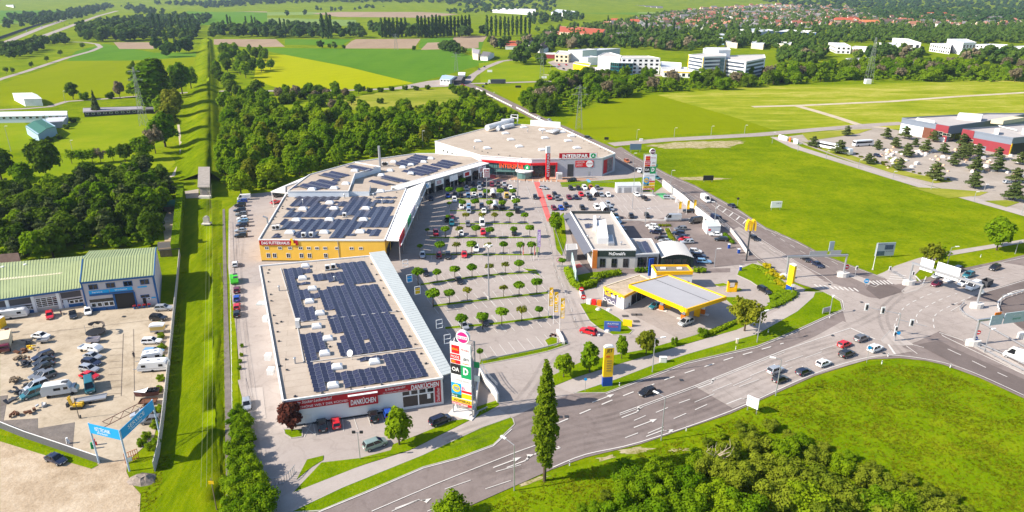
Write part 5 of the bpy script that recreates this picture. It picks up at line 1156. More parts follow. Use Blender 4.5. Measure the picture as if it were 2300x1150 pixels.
# ================================================================ CAMPUS AND FAR HALLS
def simple(lbl,roofpx,h,wallm=WHITE,roofm=None,name='office_building',rows=0,group=None,cols=8,wz=None,bands=0,cat='building'):
 Q=xy(roofpx,h);r=empty(name,lbl,cat,(Q[0][0],Q[0][1],0),group);block(r,Q,h,wallm,roofm or pbr('pale_gravel_roof',(.5,.47,.44),.9,0,.1,.1,6),ph=.6,pw=.5)
 out=[]
 for a1,b1 in((Q[0],Q[1]),(Q[1],Q[2]),(Q[3],Q[0])):
  f=Fac(V3(a1),V3(b1))
  if f.n.y<.25: out.append(f)
 for f in out:
  for j in range(rows):
   y0=h-(j+.82)*h/rows;y1=h-(j+.3)*h/rows
   if bands: f.panel('window_band',f.w*.05,y0,f.w*.93,y1,pbr('band_glass',(.07,.09,.12),.15,0,.5),r,.02,.08)
   else:
    n=max(2,int(f.w/5))
    for k in range(n):
     f.panel('window',f.w*(k+.25)/n,y0,f.w*(k+.75)/n,y1,GLASS,r,.02,.06)
 return r,out
zc=(1200,80,7.667)
c1,fo_=simple('long pale four-storey office with glass corner, largest of the far campus',Z(*zc,[(1500,390),(2170,395),(1960,355),(1470,355)]),15,rows=4)
c1b,_=simple('bright white office wing meeting the glass corner building',Z(*zc,[(1100,355),(1480,385),(1500,350),(1300,295),(1210,300)]),15)
gl=xy(Z(*zc,[(1310,455),(1450,470),(1700,475),(1700,440),(1400,440)]),11.5);r=empty('glass_foyer','dark teal glazed corner block in front of the pale office','building',(gl[0][0],gl[0][1],0));block(r,gl,11.5,pbr('teal_glass',(.02,.11,.13),.15,0,.6,.3,3),SHEET)
for a1,b1 in zip(gl,gl[1:3]):
 f=Fac(V3(a1),V3(b1))
 for j in range(3):
  for k in range(4): f.panel('window',f.w*(k+.1)/4,1+j*3.6,f.w*(k+.9)/4,3.6+j*3.6,GLASS,r,.02,.06)
simple('cream square block at the left end of the campus',Z(*zc,[(355,320),(590,330),(660,280),(420,265)]),9,CREAM,rows=2)
simple('white factory hall behind the cream block',Z(*zc,[(585,255),(830,265),(1080,240),(900,232)]),12,WHITE,SHEET,'factory_hall')
simple('grey factory hall behind the white office wing',Z(*zc,[(830,262),(1060,262),(1480,225),(1100,225)]),10,pbr('pale_lilac_wall',(.5,.5,.56),.8),SHEET,'factory_hall')
simple('low white annexe beside the yellow shed',Z(*zc,[(780,375),(925,385),(1110,375),(960,355)]),8,WHITE,SHEET,'annexe')
simple('bright yellow low shed in the campus car park',Z(*zc,[(670,480),(955,530),(965,480),(700,455)]),6,pbr('vivid_yellow',(.9,.62,.0),.6),pbr('vivid_yellow',(.9,.62,.0),.6),'yellow_shed')
simple('low pale showroom right of the yellow shed',Z(*zc,[(1050,560),(1220,585),(1290,580),(1090,545)]),5,LIL,SHEET,'showroom',rows=1)
simple('long low open-fronted hall at the far left of the campus',Z(*zc,[(160,320),(350,325),(360,300),(170,300)]),5,MAR,WCAP,'open_hall')
simple('low white hall with orange stripe right of the pale office',[(1484,152),(1530,152),(1530,142),(1484,139)],7,WHITE,SHEET,'low_hall',rows=0)[1]
r,f_=simple('long flat hall with yellow eaves in front of the campus towers',[(1490,160),(1556,162),(1545,152),(1484,151)],5.5,WHITE,WCAP,'low_hall',rows=1)
for f in f_[:1]: f.panel('yellow_band',0,4.6,f.w,5.5,YEL,r,.05,.3)
zt=(1500,80,7.667)
r,f_=simple('white office tower with ribbon windows and yellow edges, left of the pair',Z(*zt,[(360,335),(620,375),(1000,360),(1000,320),(640,310)]),20,rows=6,bands=1)
f_[0].panel('yellow_edge',0,0,.9,20,YEL,r,.02,.3);f_[0].panel('yellow_edge',f_[0].w-.9,0,f_[0].w,20,YEL,r,.02,.3)
f=f_[1] if len(f_)>1 else f_[0];f.panel('glass_stair',f.w*.76,0,f.w*.95,19,pbr('teal_glass',(.02,.11,.13),.15),r,.05,.4)
r,f_=simple('white office tower with ribbon windows, right of the pair',Z(*zt,[(1000,410),(1350,455),(1680,390),(1660,330),(1330,340),(1010,350)]),17,rows=5,bands=1)
f_[0].panel('yellow_edge',0,0,.9,17,YEL,r,.02,.3)
simple('vaulted white hall behind the two office towers',Z(*zt,[(610,235),(870,262),(1080,255),(1050,215),(650,210)]),23,WHITE,SHEET,'white_hall',rows=0)
simple('low white slab at the foot of the belt of trees, right of the towers',[(1716,160),(1760,160),(1772,151),(1722,153)],5,WHITE,WCAP,'low_hall')
zr=(1840,0,5)
simple('white school block with pitched skylights, left of two',Z(*zr,[(300,660),(380,690),(725,670),(600,650)]),8,WHITE,rows=2,name='school_block');simple('cream school block with pitched skylights, right of two',Z(*zr,[(740,685),(800,700),(1145,695),(1000,668)]),7,CREAM,rows=1,name='school_block')
for k,(q,h,lb,rm) in enumerate([([(105,482),(200,520),(360,525),(280,485)],9,'grey-roofed factory hall at the left end of the white row',SHEET),([(370,530),(590,545),(590,530),(400,520)],6,'low white factory hall joining the left grey-roofed one',WCAP),([(640,482),(900,520),(940,500),(830,485)],10,'factory hall with sawtooth skylights in the middle',SHEET),([(825,430),(1010,480),(1145,485),(1000,440)],15,'tall white factory block, left of two',SHEET),([(1250,490),(1480,520),(1490,500),(1440,490)],10,'factory hall with skylights near the right end',SHEET),([(1440,440),(1620,485),(1765,480),(1650,440)],15,'tall white factory block, right of two',SHEET),([(1490,525),(1740,540),(1760,520),(1560,515)],7,'low white front building below the right tall block',WCAP),([(1760,500),(2080,520),(2120,505),(1900,495)],8,'long pale factory hall at the right',SHEET),([(1990,560),(2320,565),(2320,515),(2080,530)],9,'broad white hall cut by the right picture edge',WCAP)]):
 simple(lb,Z(*zr,q),h,WHITE,rm,'factory_hall',rows=0 if k in(1,) else 2)
zq=(1480,0,5.75)
for q,lb in(([(855,545),(1015,560),(1020,525),(880,525)],'small grey-roofed hall, left of three among trees'),([(1195,560),(1350,575),(1375,535),(1215,532)],'small grey-roofed hall, middle of three among trees'),([(1530,565),(1700,575),(1715,548),(1560,543)],'small grey-roofed hall, right of three among trees'),([(2190,575),(2300,590),(2300,555),(2200,552)],'grey-roofed hall behind the mast at the wood edge')):
 simple(lb,Z(*zq,q),7,CREAM,SHEET,'small_hall')
simple('pale blue tall shed above the trees of the town edge',[(1611,84),(1632,85),(1640,76),(1613,76)],10,pbr('pale_blue_sheet',(.25,.42,.6),.6),SHEET,'blue_shed')
simple('long silver sheet hall beyond the trees below the town',Z(*zq,[(1050,380),(1250,420),(1500,395),(1300,365)]),8,SHEET,SHEET,'sheet_hall')
simple('white hall with dark blue end beyond the trees',Z(*zq,[(1500,412),(1720,410),(2030,425),(2030,402),(1640,385)]),9,pbr('deep_blue_sheet',(.02,.09,.28),.6),WCAP,'sheet_hall')
zl=(600,0,3.833)
simple('long white distribution hall at the far edge of the fields',Z(*zl,[(1940,85),(2310,105),(2310,80),(2010,72)]),9,WHITE,WCAP,'distribution_hall',rows=1)
simple('white silo and hall left of the town',[(1238,28),(1270,30),(1298,26),(1250,21)],10,WHITE,SHEET,'distribution_hall')
house('farmhouse','white house with dark hipped roof beside the bend of the far road','house',[(1079,126),(1095,127),(1110,119),(1092,116)],5,8,WHITE,GRT)
house('barn_hall','pale barn with shallow roof left of the farmhouse','barn',[(1062,120),(1074,122),(1079,112),(1060,108)],7,9,CREAM,pbr('grey_felt',(.3,.28,.3),.8))
house('village_house','white house with red roof at the trees beyond the far road','house',[(1135,103),(1160,103),(1165,94),(1145,92)],5,9,WHITE,RDT)
house('village_house','white house with dark roof, right of the red-roofed one','house',[(1179,104),(1192,105),(1204,98),(1190,92)],6,10,WHITE,GRT,along=1)
house('village_house','white gabled house with dark steep roof left of the campus','house',[(1207,108),(1222,109),(1234,104),(1215,98)],6,11,WHITE,BRT,along=1)
house('nursery_pavilion','glass-roofed roadside pavilion by the far road junction','building',[(988,178),(1010,179),(1030,172),(1000,168)],5,6.5,WHITE,pbr('pale_glass_roof',(.35,.45,.6),.3),wins=3)
house('nursery_pavilion','darker roadside pavilion to the right of the glass-roofed one','building',[(1012,180),(1035,180),(1045,172),(1022,170)],4,5.5,pbr('dark_timber',(.05,.045,.05),.8),GRT)
house('roadside_hut','white hut beside the far road bend','hut',[(1030,168),(1043,168),(1045,162),(1030,162)],4,4.3,WHITE,WCAP)
house('terrace_block','long orange block with red zigzag roof at the town edge','apartment block',[(1290,75),(1350,78),(1365,66),(1295,60)],10,14,pbr('apricot_render',(.72,.48,.28),.8),RDT,wins=8)
house('terrace_block','cream block with red hipped roof left of the zigzag one','apartment block',[(1257,72),(1288,74),(1288,62),(1258,58)],10,13,CREAM,RDT,wins=4)
house('field_shed','white shed far off in the left fields','shed',[(13,12),(30,14),(30,6),(14,5)],9,10,WHITE,SHEET)
# ================================================================ VEHICLES
def paint(n,c,metal=.0): return pbr('car_paint_'+n,c,.28,metal,.5,coat=.6)
PAINTS={'white':paint('white',(.78,.78,.77)),'silver':paint('silver',(.46,.48,.5),.4),'grey':paint('grey',(.17,.175,.185),.3),'black':paint('black',(.012,.012,.014)),'navy':paint('navy',(.012,.017,.045)),'blue':paint('blue',(.01,.06,.36)),'lightblue':paint('light_blue',(.16,.32,.5)),'red':paint('red',(.55,.008,.015)),'maroon':paint('maroon',(.14,.01,.025)),'teal':paint('teal',(.01,.12,.15)),'orange':paint('orange',(.42,.12,.03)),'yellow':paint('yellow',(.75,.45,.01)),'green':paint('pale_green',(.27,.36,.33),.3),'beige':paint('beige',(.5,.45,.36))}
SPEC={
 'sedan':(4.6,1.8,.92,1.42,-1.75,1.05,-1.05,.25,.72,.86),
 'hatch':(4.1,1.76,.95,1.48,-1.95,1.0,-1.65,.2,.76,.95),
 'wagon':(4.7,1.82,.94,1.48,-2.25,1.0,-1.95,.2,.74,.94),
 'suv':(4.5,1.86,1.08,1.68,-2.12,.95,-1.8,.2,.92,1.08),
 'minivan':(4.7,1.86,1.08,1.75,-2.25,1.45,-1.95,.5,.9,1.08),
 'van':(5.4,2.0,1.3,2.35,-2.65,2.2,-2.6,1.45,1.05,1.3),
 'bigvan':(6.2,2.1,1.4,2.65,-3.05,2.6,-3.0,1.7,1.1,1.4)}
_cm={}
def car_meshes(kind):
 if kind in _cm: return _cm[kind]
 L,Wd,zb,zr,x0,x1,r0,r1,zh,zt=SPEC[kind];hw=Wd/2;h=L/2
 zl=.30
 st=[(h,.72,.42,zh*.78),(h-.12,.86,.30,zh*.95),(h-.45,.97,zl,zh+.03),(x1,1.0,zl,zb-.02),((x0+x1)/2,1.0,zl,zb),(x0+.15,1.0,zl,zb),(-h+.35,.97,zl,zt),(-h+.1,.9,.34,zt-.02),(-h,.8,.42,zt*.8)]
 mb=MB()
 def ring(x,k,z0,z1):
  w=hw*k;zm=z0+(z1-z0)*.62
  return [(x,-w*.93,z0),(x,-w,z0+.18),(x,-w,zm),(x,-w*.93,z1),(x,w*.93,z1),(x,w,zm),(x,w,z0+.18),(x,w*.93,z0)]
 rr=[ring(*s) for s in st]
 for a,b in zip(rr,rr[1:]):
  for i in range(8): j=(i+1)%8;mb.quad(a[i],b[i],b[j],a[j])
 mb.poly(rr[0]);mb.poly(rr[-1][::-1])
 bw,tw=hw*.9,hw*.74
 B=[(x1,-bw,zb-.02),(x1,bw,zb-.02),(x0,bw,zb-.02),(x0,-bw,zb-.02)];T=[(r1,-tw,zr),(r1,tw,zr),(r0,tw,zr),(r0,-tw,zr)]
 top=[(r1+.02,-tw-.03,zr),(r1+.02,tw+.03,zr),(r0-.04,tw+.03,zr),(r0-.04,-tw-.03,zr)];cap=[(r1-.18,-tw+.12,zr+.055),(r1-.18,tw-.12,zr+.055),(r0+.14,tw-.12,zr+.055),(r0+.14,-tw+.12,zr+.055)]
 mb.poly(cap)
 for i in range(4): mb.quad(top[i],top[(i+1)%4],cap[(i+1)%4],cap[i])
 for i in range(4): mb.bar(Vector(B[i])+Vector((0,0,-.02)),Vector(T[i]),.13,.09)
 for s in(-1,1):
  xb=(x0+x1)/2+.1;mb.bar((xb,s*(bw+.005),zb),((r0+r1)/2+.15,s*(tw+.02),zr-.02),.13,.07)
 if kind in('van','bigvan'):
  xm=1.0
  for s in(-1,1): mb.quad((xm-.2,s*(bw+.015),zb-.05),(x0,s*(bw+.015),zb-.05),(r0,s*(tw+.03),zr-.02),(xm-.2,s*(tw+.03),zr-.02))
  mb.quad((x0-.02,-bw,zb-.05),(x0-.02,bw,zb-.05),(r0-.03,tw,zr-.4),(r0-.03,-tw,zr-.4))
 for s in(-1,1): mb.box((x1-.35,s*(hw+.08),zb+.06),(.14,.2,.15))
 body=mb.mesh('car_body',[PAINTS['white']])
 g=MB();
 for i in range(4): g.quad(B[i],B[(i+1)%4],T[(i+1)%4],T[i])
 glass=g.mesh('car_windows',[CARGLASS])
 wh=MB();R0=.33 if kind in('sedan','hatch','wagon') else .37;wd=.22
 wh.tube((0,-wd/2,0),(0,wd/2,0),R0,R0,12);
 tyre=wh.mesh('wheel',[TYRE]);
 rm=MB();rm.tube((0,-wd/2-.012,0),(0,wd/2+.012,0),R0*.62,R0*.62,10);rim=rm.mesh('rim',[GREYM])
 hl=MB();hl.box((h-.12,0,zh*.78),(.16,.34,.14));head=hl.mesh('headlight',[HEAD])
 tl=MB();tl.box((-h+.06,0,zt*.84),(.12,.22,.2));tail=tl.mesh('tail_light',[TAIL])
 pl=MB();pl.box((0,0,0),(.03,.5,.12));plate=pl.mesh('number_plate',[PLATE])
 ax=(h-.85,-h+.85);_cm[kind]=(body,glass,tyre,rim,head,tail,plate,R0,hw,h,zh,zt,ax);return _cm[kind]
def car(u,v,du,dv,kind,col,label,group=None,detail=2,cat=None,zz=.07,s=1.0):
 body,glass,tyre,rim,head,tail,plate,R0,hw,h,zh,zt,ax=car_meshes(kind)
 p=G(u,v);p.z=zz;rz=heading(u,v,du,dv)
 nm={'van':'delivery_van','bigvan':'delivery_van'}.get(kind,'parked_car' if 'parked' in label or 'bay' in label else 'car')
 r=empty(nm,label,cat or ('van' if 'van' in kind and kind!='minivan' else 'car'),p,group,rz);r.scale=(s,s,s)
 def part(name,me,loc=(0,0,0),par=r,m=None):
  o=link(name,me,par,loc)
  if m is not None and me is body: o.material_slots[0].link='OBJECT';o.material_slots[0].material=m
  return o
 part('body',body,m=PAINTS[col]);part('windows',glass)
 for x in ax:
  for s_ in(-1,1):
   w=part('wheel',tyre,(x,s_*(hw-.1),R0-.02))
   if detail>1: part('rim',rim,(0,0,0),w)
 if detail>1:
  for s_ in(-1,1): part('headlight',head,(0,s_*(hw*.62),0));part('tail_light',tail,(0,s_*(hw*.72),0))
  part('number_plate',plate,(h+.0,0,.5));part('number_plate',plate,(-h-.01,0,.62))
 return r
ORD=['first','second','third','fourth','fifth','sixth','seventh','eighth','ninth','tenth','eleventh','twelfth']
W_='in the queue on the main road'
for a in [(1453,886,-40,14,'hatch','black','black hatchback driving alone on the main road, left of the queue'),
 (1741,837,40,-16,'suv','silver','silver estate car at the rear of the queue beside the street lamp'),
 (1752,857,40,-16,'hatch','black','black hatchback at the queue rear, on the grass side of the silver car'),
 (1804,840,40,-16,'hatch','navy','dark hatchback in the queue between silver estate and white car'),
 (1849,821,40,-16,'hatch','white','white hatchback in the outer lane of the queue'),
 (1901,800,40,-16,'suv','black','black tall car in the queue just behind the white and black crossover'),
 (1896,778,40,-16,'hatch','red','red car waiting in the queue on the main road'),
 (1934,765,40,-16,'suv','grey','grey-blue car first in the queue at the stop line'),
 (1965,788,40,-16,'suv','white','white crossover with dark glass, outer lane at the front of the queue'),
 (1808,585,25,15,'sedan','black','black car partly under the gantry beam, behind the grey one'),
 (1835,598,25,15,'sedan','navy','dark car waiting in front, just past the first gantry beam'),
 (1694,539,18,12,'hatch','black','black small car on the dual road beside the arch sign mast'),
 (1643,465,-18,-10,'sedan','navy','dark blue car driving away past the striped road area'),
 (2102,642,-30,12,'hatch','maroon','maroon car first at the east stop line under the white sign gantry'),
 (2131,632,-30,12,'sedan','white','white saloon behind the maroon car under the gantry'),
 (2163,641,-30,12,'suv','white','white car between the white saloon and the van with trailer'),
 (2104,624,-30,10,'hatch','silver','silver-blue car farthest left behind the gantry, by the verge'),
 (2147,611,-30,12,'minivan','navy','dark minivan behind the gantry signs near the verge'),
 (2174,622,-30,12,'suv','teal','dark teal tall car following the dark minivan'),
 (2233,606,-30,12,'suv','black','black car approaching alone at the right on the east road'),
 (1339,633,20,-7,'hatch','black','black hatchback rounding the shop of the petrol station'),
 (1472,691,-22,9,'sedan','teal','teal car refuelling under the petrol canopy'),
 (1540,729,-25,10,'minivan','silver','silver minivan at the outer petrol pump'),
 (1321,749,-22,-6,'suv','red','red car leaving the petrol station for the access road'),
 (1716,656,14,8,'wagon','black','black estate car at the station exit beside the yellow shrubs'),
 (1408,365,20,12,'suv','orange','rust-red car turning in behind the supermarket corner'),
 (1437,387,-8,10,'suv','white','white car on the bend right of the supermarket'),
 (1474,402,20,6,'hatch','teal','dark teal car leaving beside the far sign tower'),
 (1321,311,20,4,'wagon','black','black car on the road beyond the supermarket roof edge'),
 (1210,267,10,7,'hatch','white','white car crossing the bridge road behind the supermarket'),
 (1234,272,10,5,'hatch','silver','silver car behind the white one on the bridge road'),
 (1284,408,-20,2,'suv','black','black car on the lane in front of the grey supermarket wall'),
 (1202,446,2,10,'hatch','black','black car moving along the aisle left of the red footway'),
 (968,449,2,10,'hatch','navy','navy car at the shaded aisle end by the canopied shops'),
 (555,914,1,14,'hatch','silver','silver car with dark glass driving down the service lane'),
 (843,1004,30,-11,'minivan','green','pale green minivan parked along the verge by the twin-head lamp'),
 (989,950,25,-10,'minivan','navy','navy minivan parked by the verge near the near sign tower'),
 (127,1037,24,9,'sedan','navy','dark blue saloon parked on the bare dirt lot outside the gate')]: car(*a)
car(1584,452,16,11,'bigvan','white','white high-roof van driving on the dual road');car(2184,649,-30,12,'van','white','white van pulling a dark box trailer under the gantry');car(2287,809,-30,-10,'bigvan','white','white van cut by the right picture edge below the gantry')
g='cars parked before the red fascia shop'
car(724,960,-5,-22,'suv','black','black car parked left of the red one at the white shop wall',g);car(755,955,-5,-22,'hatch','red','bright red car parked at the white shop wall',g);car(839,939,-6,-22,'suv','black','black car parked left of the blue one at the white shop wall',g);car(871,932,-6,-22,'hatch','blue','blue car parked behind the young green tree',g)
g='cars parked along the service lane'
car(529,597,1,-10,'hatch','white','white car parked on the verge above the green skip',g)
for k,(v,c,l) in enumerate(((655,'maroon','maroon car parked below the green skip on the lane verge'),(674,'blue','blue car parked between maroon and red car on the lane verge'),(693,'red','red car parked above the black one on the lane verge'),(709,'black','black car parked last in the lane verge row'))): car(533,v,1,-10,'hatch',c,l,g)
g='cars parked nose to the grass at the far service lane'
for k,(u,v,kd,c) in enumerate(((549,449,'van','white'),(545,455,'hatch','blue'),(540,464,'suv','black'),(539,475,'wagon','navy'),(543,485,'suv','grey'),(545,494,'hatch','white'),(547,500,'hatch','lightblue'),(545,509,'suv','navy'),(542,521,'sedan','silver'),(542,533,'suv','black'))):
 car(u,v,-14,1,kd,c,f'{"light blue" if c=="lightblue" else c} {"van" if kd=="van" else "car"} {ORD[k]} from the far end of the service lane row',g)
car(620,457,12,-3,'sedan','red','red car parked alone beside the yellow shop roof edge');car(627,442,14,-2,'wagon','black','black car under the white loading canopy')
def row(rowname,items,dirpx,group,det=1):
 items=sorted(items,key=lambda t:t[0])
 for k,t in enumerate(items):
  u,v,kd,c=t[:4];d=t[4] if len(t)>4 else dirpx
  lab=f'{"light blue" if c=="lightblue" else c} {"van" if "van" in kd and kd!="minivan" else "car"} parked {ORD[k]} from left in {rowname}'
  car(u,v,d[0],d[1],kd,c,lab,group,det)
gp='cars in the tree-lined car park'
row('the bay row nearest the supermarket door',[(1048,417,'suv','black'),(1063,417,'hatch','navy'),(1077,416,'hatch','silver'),(1090,417,'suv','navy'),(1105,418,'suv','maroon'),(1119,416,'hatch','black'),(1133,417,'suv','silver')],(1,8),gp)
row('the second bay row from the supermarket',[(1048,426,'hatch','silver'),(1077,426,'hatch','silver'),(1120,424,'hatch','black'),(1135,428,'hatch','black'),(1147,425,'hatch','white')],(1,8),gp)
row('the third bay row from the supermarket',[(1006,443,'hatch','blue'),(1022,442,'suv','black'),(1036,443,'hatch','black'),(1052,443,'hatch','lightblue'),(1065,440,'hatch','white'),(1079,443,'hatch','silver'),(1091,443,'hatch','black'),(1138,443,'suv','yellow'),(1154,444,'hatch','black')],(1,8),gp)
row('the fourth bay row from the supermarket',[(1021,452,'suv','white'),(1061,449,'hatch','grey'),(1125,451,'hatch','black'),(1153,450,'hatch','white')],(1,8),gp)
row('the fifth bay row from the supermarket',[(1037,468,'suv','white'),(1053,467,'hatch','lightblue'),(1082,467,'suv','navy'),(1129,468,'suv','black'),(1158,467,'suv','grey')],(1,8),gp)
row('the sixth bay row from the supermarket',[(1053,478,'hatch','silver'),(1087,477,'sedan','white'),(1162,477,'suv','black')],(1,8),gp)
row('the seventh bay row from the supermarket',[(1004,497,'hatch','black'),(1015,492,'hatch','maroon'),(1015,505,'suv','teal'),(1051,507,'hatch','grey'),(1083,505,'van','white')],(1,8),gp)
row('the eighth bay row from supermarket',[(979,527,'suv','red'),(1036,528,'hatch','white'),(1085,525,'wagon','red'),(1155,527,'hatch','black')],(1,8),gp)
row('the bay row facing the open aisle',[(949,577,'hatch','silver'),(986,578,'hatch','maroon'),(1006,579,'suv','black'),(1043,576,'hatch','red')],(0,9),gp,2)
car(1070,563,0,9,'suv','white','white tall car beside the globe tree, behind the red car',gp);car(956,617,3,8,'hatch','black','black car in the shade of the awning beside the first globe tree',gp);car(1031,634,9,14,'sedan','black','black coupe in the middle of the near bay rows',gp);car(1042,736,8,9,'hatch','silver','silver car under the globe tree in the last row by the awning',gp);car(1087,727,8,9,'hatch','black','black car under the second globe tree in the last row',gp)
gp='cars in the open car park right of the red footway'
row('the bay row along the green verge',[(1221,425,'hatch','silver',(14,2)),(1282,426,'hatch','black'),(1299,426,'hatch','black'),(1313,425,'suv','white'),(1327,424,'hatch','orange'),(1342,425,'hatch','grey')],(5,7),gp)
row('the shelter double row, upper side',[(1246,440,'hatch','black'),(1305,440,'hatch','red'),(1320,440,'hatch','silver'),(1351,441,'hatch','silver'),(1366,441,'hatch','white')],(5,7),gp)
row('the shelter double row, lower side',[(1234,447,'hatch','red'),(1251,449,'hatch','grey'),(1278,447,'hatch','maroon'),(1294,447,'hatch','navy'),(1325,448,'suv','black')],(5,7),gp)
row('the row behind the restaurant roof',[(1244,471,'hatch','maroon'),(1260,471,'hatch','blue'),(1271,464,'hatch','navy'),(1308,470,'hatch','black'),(1340,469,'minivan','white'),(1366,461,'hatch','silver'),(1373,472,'hatch','silver')],(5,7),gp)
row('the row at the low kerb wall',[(1371,490,'hatch','blue'),(1384,491,'suv','black'),(1418,489,'hatch','black'),(1453,488,'hatch','black')],(4,8),gp)
car(1430,440,12,8,'sedan','white','white saloon crossing the open car park',gp);car(1448,449,12,7,'hatch','black','black car just ahead of the white saloon in the open car park',gp);car(1502,447,16,1,'wagon','silver','silver estate car beside the green painted bay',gp);car(1546,477,-16,-1,'suv','black','black tall car below the three yellow flags',gp)
gp='cars around the restaurant lane'
row('the line right of the restaurant roof',[(1380,501,'van','lightblue'),(1387,511,'wagon','lightblue'),(1394,518,'hatch','navy')],(20,3),gp)
for k,(u,v,kd,c) in enumerate(((1463,511,'hatch','white'),(1471,517,'sedan','white'),(1473,525,'suv','navy'),(1485,539,'wagon','black'),(1494,545,'sedan','silver'))): car(u,v,-18,-2,kd,c,f'{c} car {ORD[k]} from top in the left column beside the narrow hedge',gp)
for k,(u,v,kd,c) in enumerate(((1528,517,'wagon','grey'),(1524,528,'suv','navy'),(1531,537,'hatch','navy'),(1537,542,'hatch','red'),(1543,547,'wagon','silver'))): car(u,v,-18,-2 if k%2 else 1,kd,c,f'{c} car {ORD[k]} from top in the right column beside the narrow hedge',gp)
car(1607,530,-18,-1,'sedan','white','white saloon parked under the kiosk',gp);car(1619,541,-18,-1,'wagon','black','black estate car parked below the white saloon by the kiosk hedge',gp)
car(1511,496,-20,0,'bigvan','silver','silver panel van beside the flower bed');car(1562,501,-20,3,'van','black','black van with printed side left of the kiosk');car(1609,497,20,9,'van','navy','dark van parked behind the kiosk at the road wall')
car(1581,591,20,1,'wagon','lightblue','light blue estate car parked at the vaulted annexe shade');car(1570,579,20,1,'suv','navy','dark car parked in the annexe shadow above the light blue one');car(1562,568,20,1,'hatch','white','white car mostly hidden behind the vaulted annexe')
gy='cars in the workshop yard'
car(113,713,2,14,'hatch','red','red hatchback parked before the roller gate',gy);car(165,711,3,14,'sedan','black','black saloon parked before the blue workshop door',gy);car(199,704,1,16,'hatch','white','white car parked before the open gateway',gy);car(369,697,20,-1,'suv','silver','silver tall car at the yard wall corner',gy);car(357,719,20,1,'suv','black','black open jeep parked under the silver car at the wall',gy)
car(93,759,24,2,'sedan','white','white saloon behind the small trailer in the yard',gy)
for k,(u,v,kd,c) in enumerate(((209,805,'sedan','silver'),(207,819,'wagon','navy'),(202,833,'wagon','silver'),(202,849,'sedan','red'))): car(u,v,24,4,kd,c,f'{c} car {ORD[k]} below the white pickup in the yard column',gy)
for k,(u,v,kd,c) in enumerate(((97,804,'wagon','navy'),(99,816,'sedan','black'),(99,828,'sedan','black'),(91,846,'sedan','grey'),(103,850,'suv','grey'),(84,872,'minivan','silver'),(75,890,'minivan','teal'))): car(u,v,-24,9,kd,c,f'{c} car {ORD[k]} from top in the left yard column',gy)
car(342,771,26,-1,'wagon','white','white estate car at the yard edge above the blue estate',gy);car(346,795,26,-1,'wagon','lightblue','dusty blue estate car below the white estate',gy);car(318,934,-26,6,'hatch','silver','silver car behind the blue gate banner',gy);car(340,949,-26,3,'hatch','grey','grey car half hidden by the banner post',gy)
car(203,874,3,20,'van','teal','dark blue delivery van at the camper van nose',None)
def wheels(mb,pts,r=.32,w=.2,mi=1):
 for x,y in pts: mb.tube((x,y-w/2,r),(x,y+w/2,r),r,r,10,mi)
def vehicle(name,lbl,cat,u,v,du,dv,group=None,z=.07): return empty(name,lbl,cat,(G(u,v).x,G(u,v).y,z),group,heading(u,v,du,dv))
def rounded(mb,x0,x1,hw,z0,z1,mi=0,nose=.35):
 """coach or caravan shell: side outline with raked ends"""
 o=[(x0,z0),(x0-.1,z0+(z1-z0)*.55),(x0+.3,z1-.12),(x0+.6,z1),(x1-.6-nose,z1),(x1-.3-nose*.6,z1-.12),(x1+.05,z0+(z1-z0)*.45),(x1,z0)]
 a=[(x,-hw,z) for x,z in o];b=[(x,hw,z) for x,z in o];mb.poly(a[::-1],mi);mb.poly(b,mi)
 for i in range(len(o)): j=(i+1)%len(o);mb.quad(a[i],a[j],b[j],b[i],mi)
def caravan(u,v,du,dv,lbl,L=6.0):
 r=vehicle('caravan',lbl,'caravan',u,v,du,dv,'caravans in the yard')
 mb=MB();rounded(mb,-L/2,L/2,1.12,.45,2.5);mb.build('body',PAINTS['white'],r,rel=False)
 mb=MB();mb.box((0,0,.42),(L*.9,2.0,.2));mb.bar((L/2,0,.45),(L/2+1.3,0,.45),.12,.12);mb.build('chassis',GREYM,r,rel=False)
 for s in(-1,1): w=MB();w.tube((0,s*1.05-.1,.33),(0,s*1.05+.1,.33),.33,.33,10);w.build('wheel',TYRE,r,rel=False)
 for s in(-1,1):
  for x in(-L*.3,L*.28): w=MB();w.box((x,s*1.13,1.65),(.95,.03,.6));w.build('window',CARGLASS,r,rel=False)
 for x in(-L*.2,L*.15): w=MB();w.box((x,0,2.53),(.6,.6,.08));w.build('roof_hatch',GREYM,r,rel=False)
 for s in(-1,1): w=MB();w.box((0,s*1.125,.95),(L*.96,.015,.12));w.build('side_stripe',GREYM,r,rel=False)
caravan(28,714,24,-3,'long white caravan parked against the green-roofed hall',7.6);caravan(343,811,-26,4,'small white caravan behind the larger one at the yard edge',4.6);caravan(347,831,-28,2,'large white caravan with two side windows at the yard edge',6.4)
r=vehicle('camper_van','pale grey camper van with roof hatch among the yard cars','camper van',138,886,40,-6)
mb=MB();rounded(mb,-3.3,2.2,1.1,.6,2.9);mb.build('body',pbr('camper_grey',(.55,.56,.56),.5),r,rel=False);mb=MB();rounded(mb,2.0,3.4,1.0,.5,1.9);mb.build('cab',pbr('camper_grey',(.55,.56,.56),.5),r,rel=False)
for x,w_ in((-.2,1.3),(1.4,.8)):
 for s in(-1,1): w=MB();w.box((x,s*1.11,1.9),(w_,.03,.6));w.build('window',CARGLASS,r,rel=False)
w=MB();w.box((1.2,0,2.93),(1.2,.9,.1));w.build('roof_hatch',DARKM,r,rel=False);w=MB();w.box((3.1,0,1.65),(.1,1.7,.55));w.build('windscreen',CARGLASS,r,rel=False)
for x in(-2.1,2.4):
 for s in(-1,1): w=MB();w.tube((x,s*1.0-.12,.38),(x,s*1.0+.12,.38),.38,.38,10);w.build('wheel',TYRE,r,rel=False)
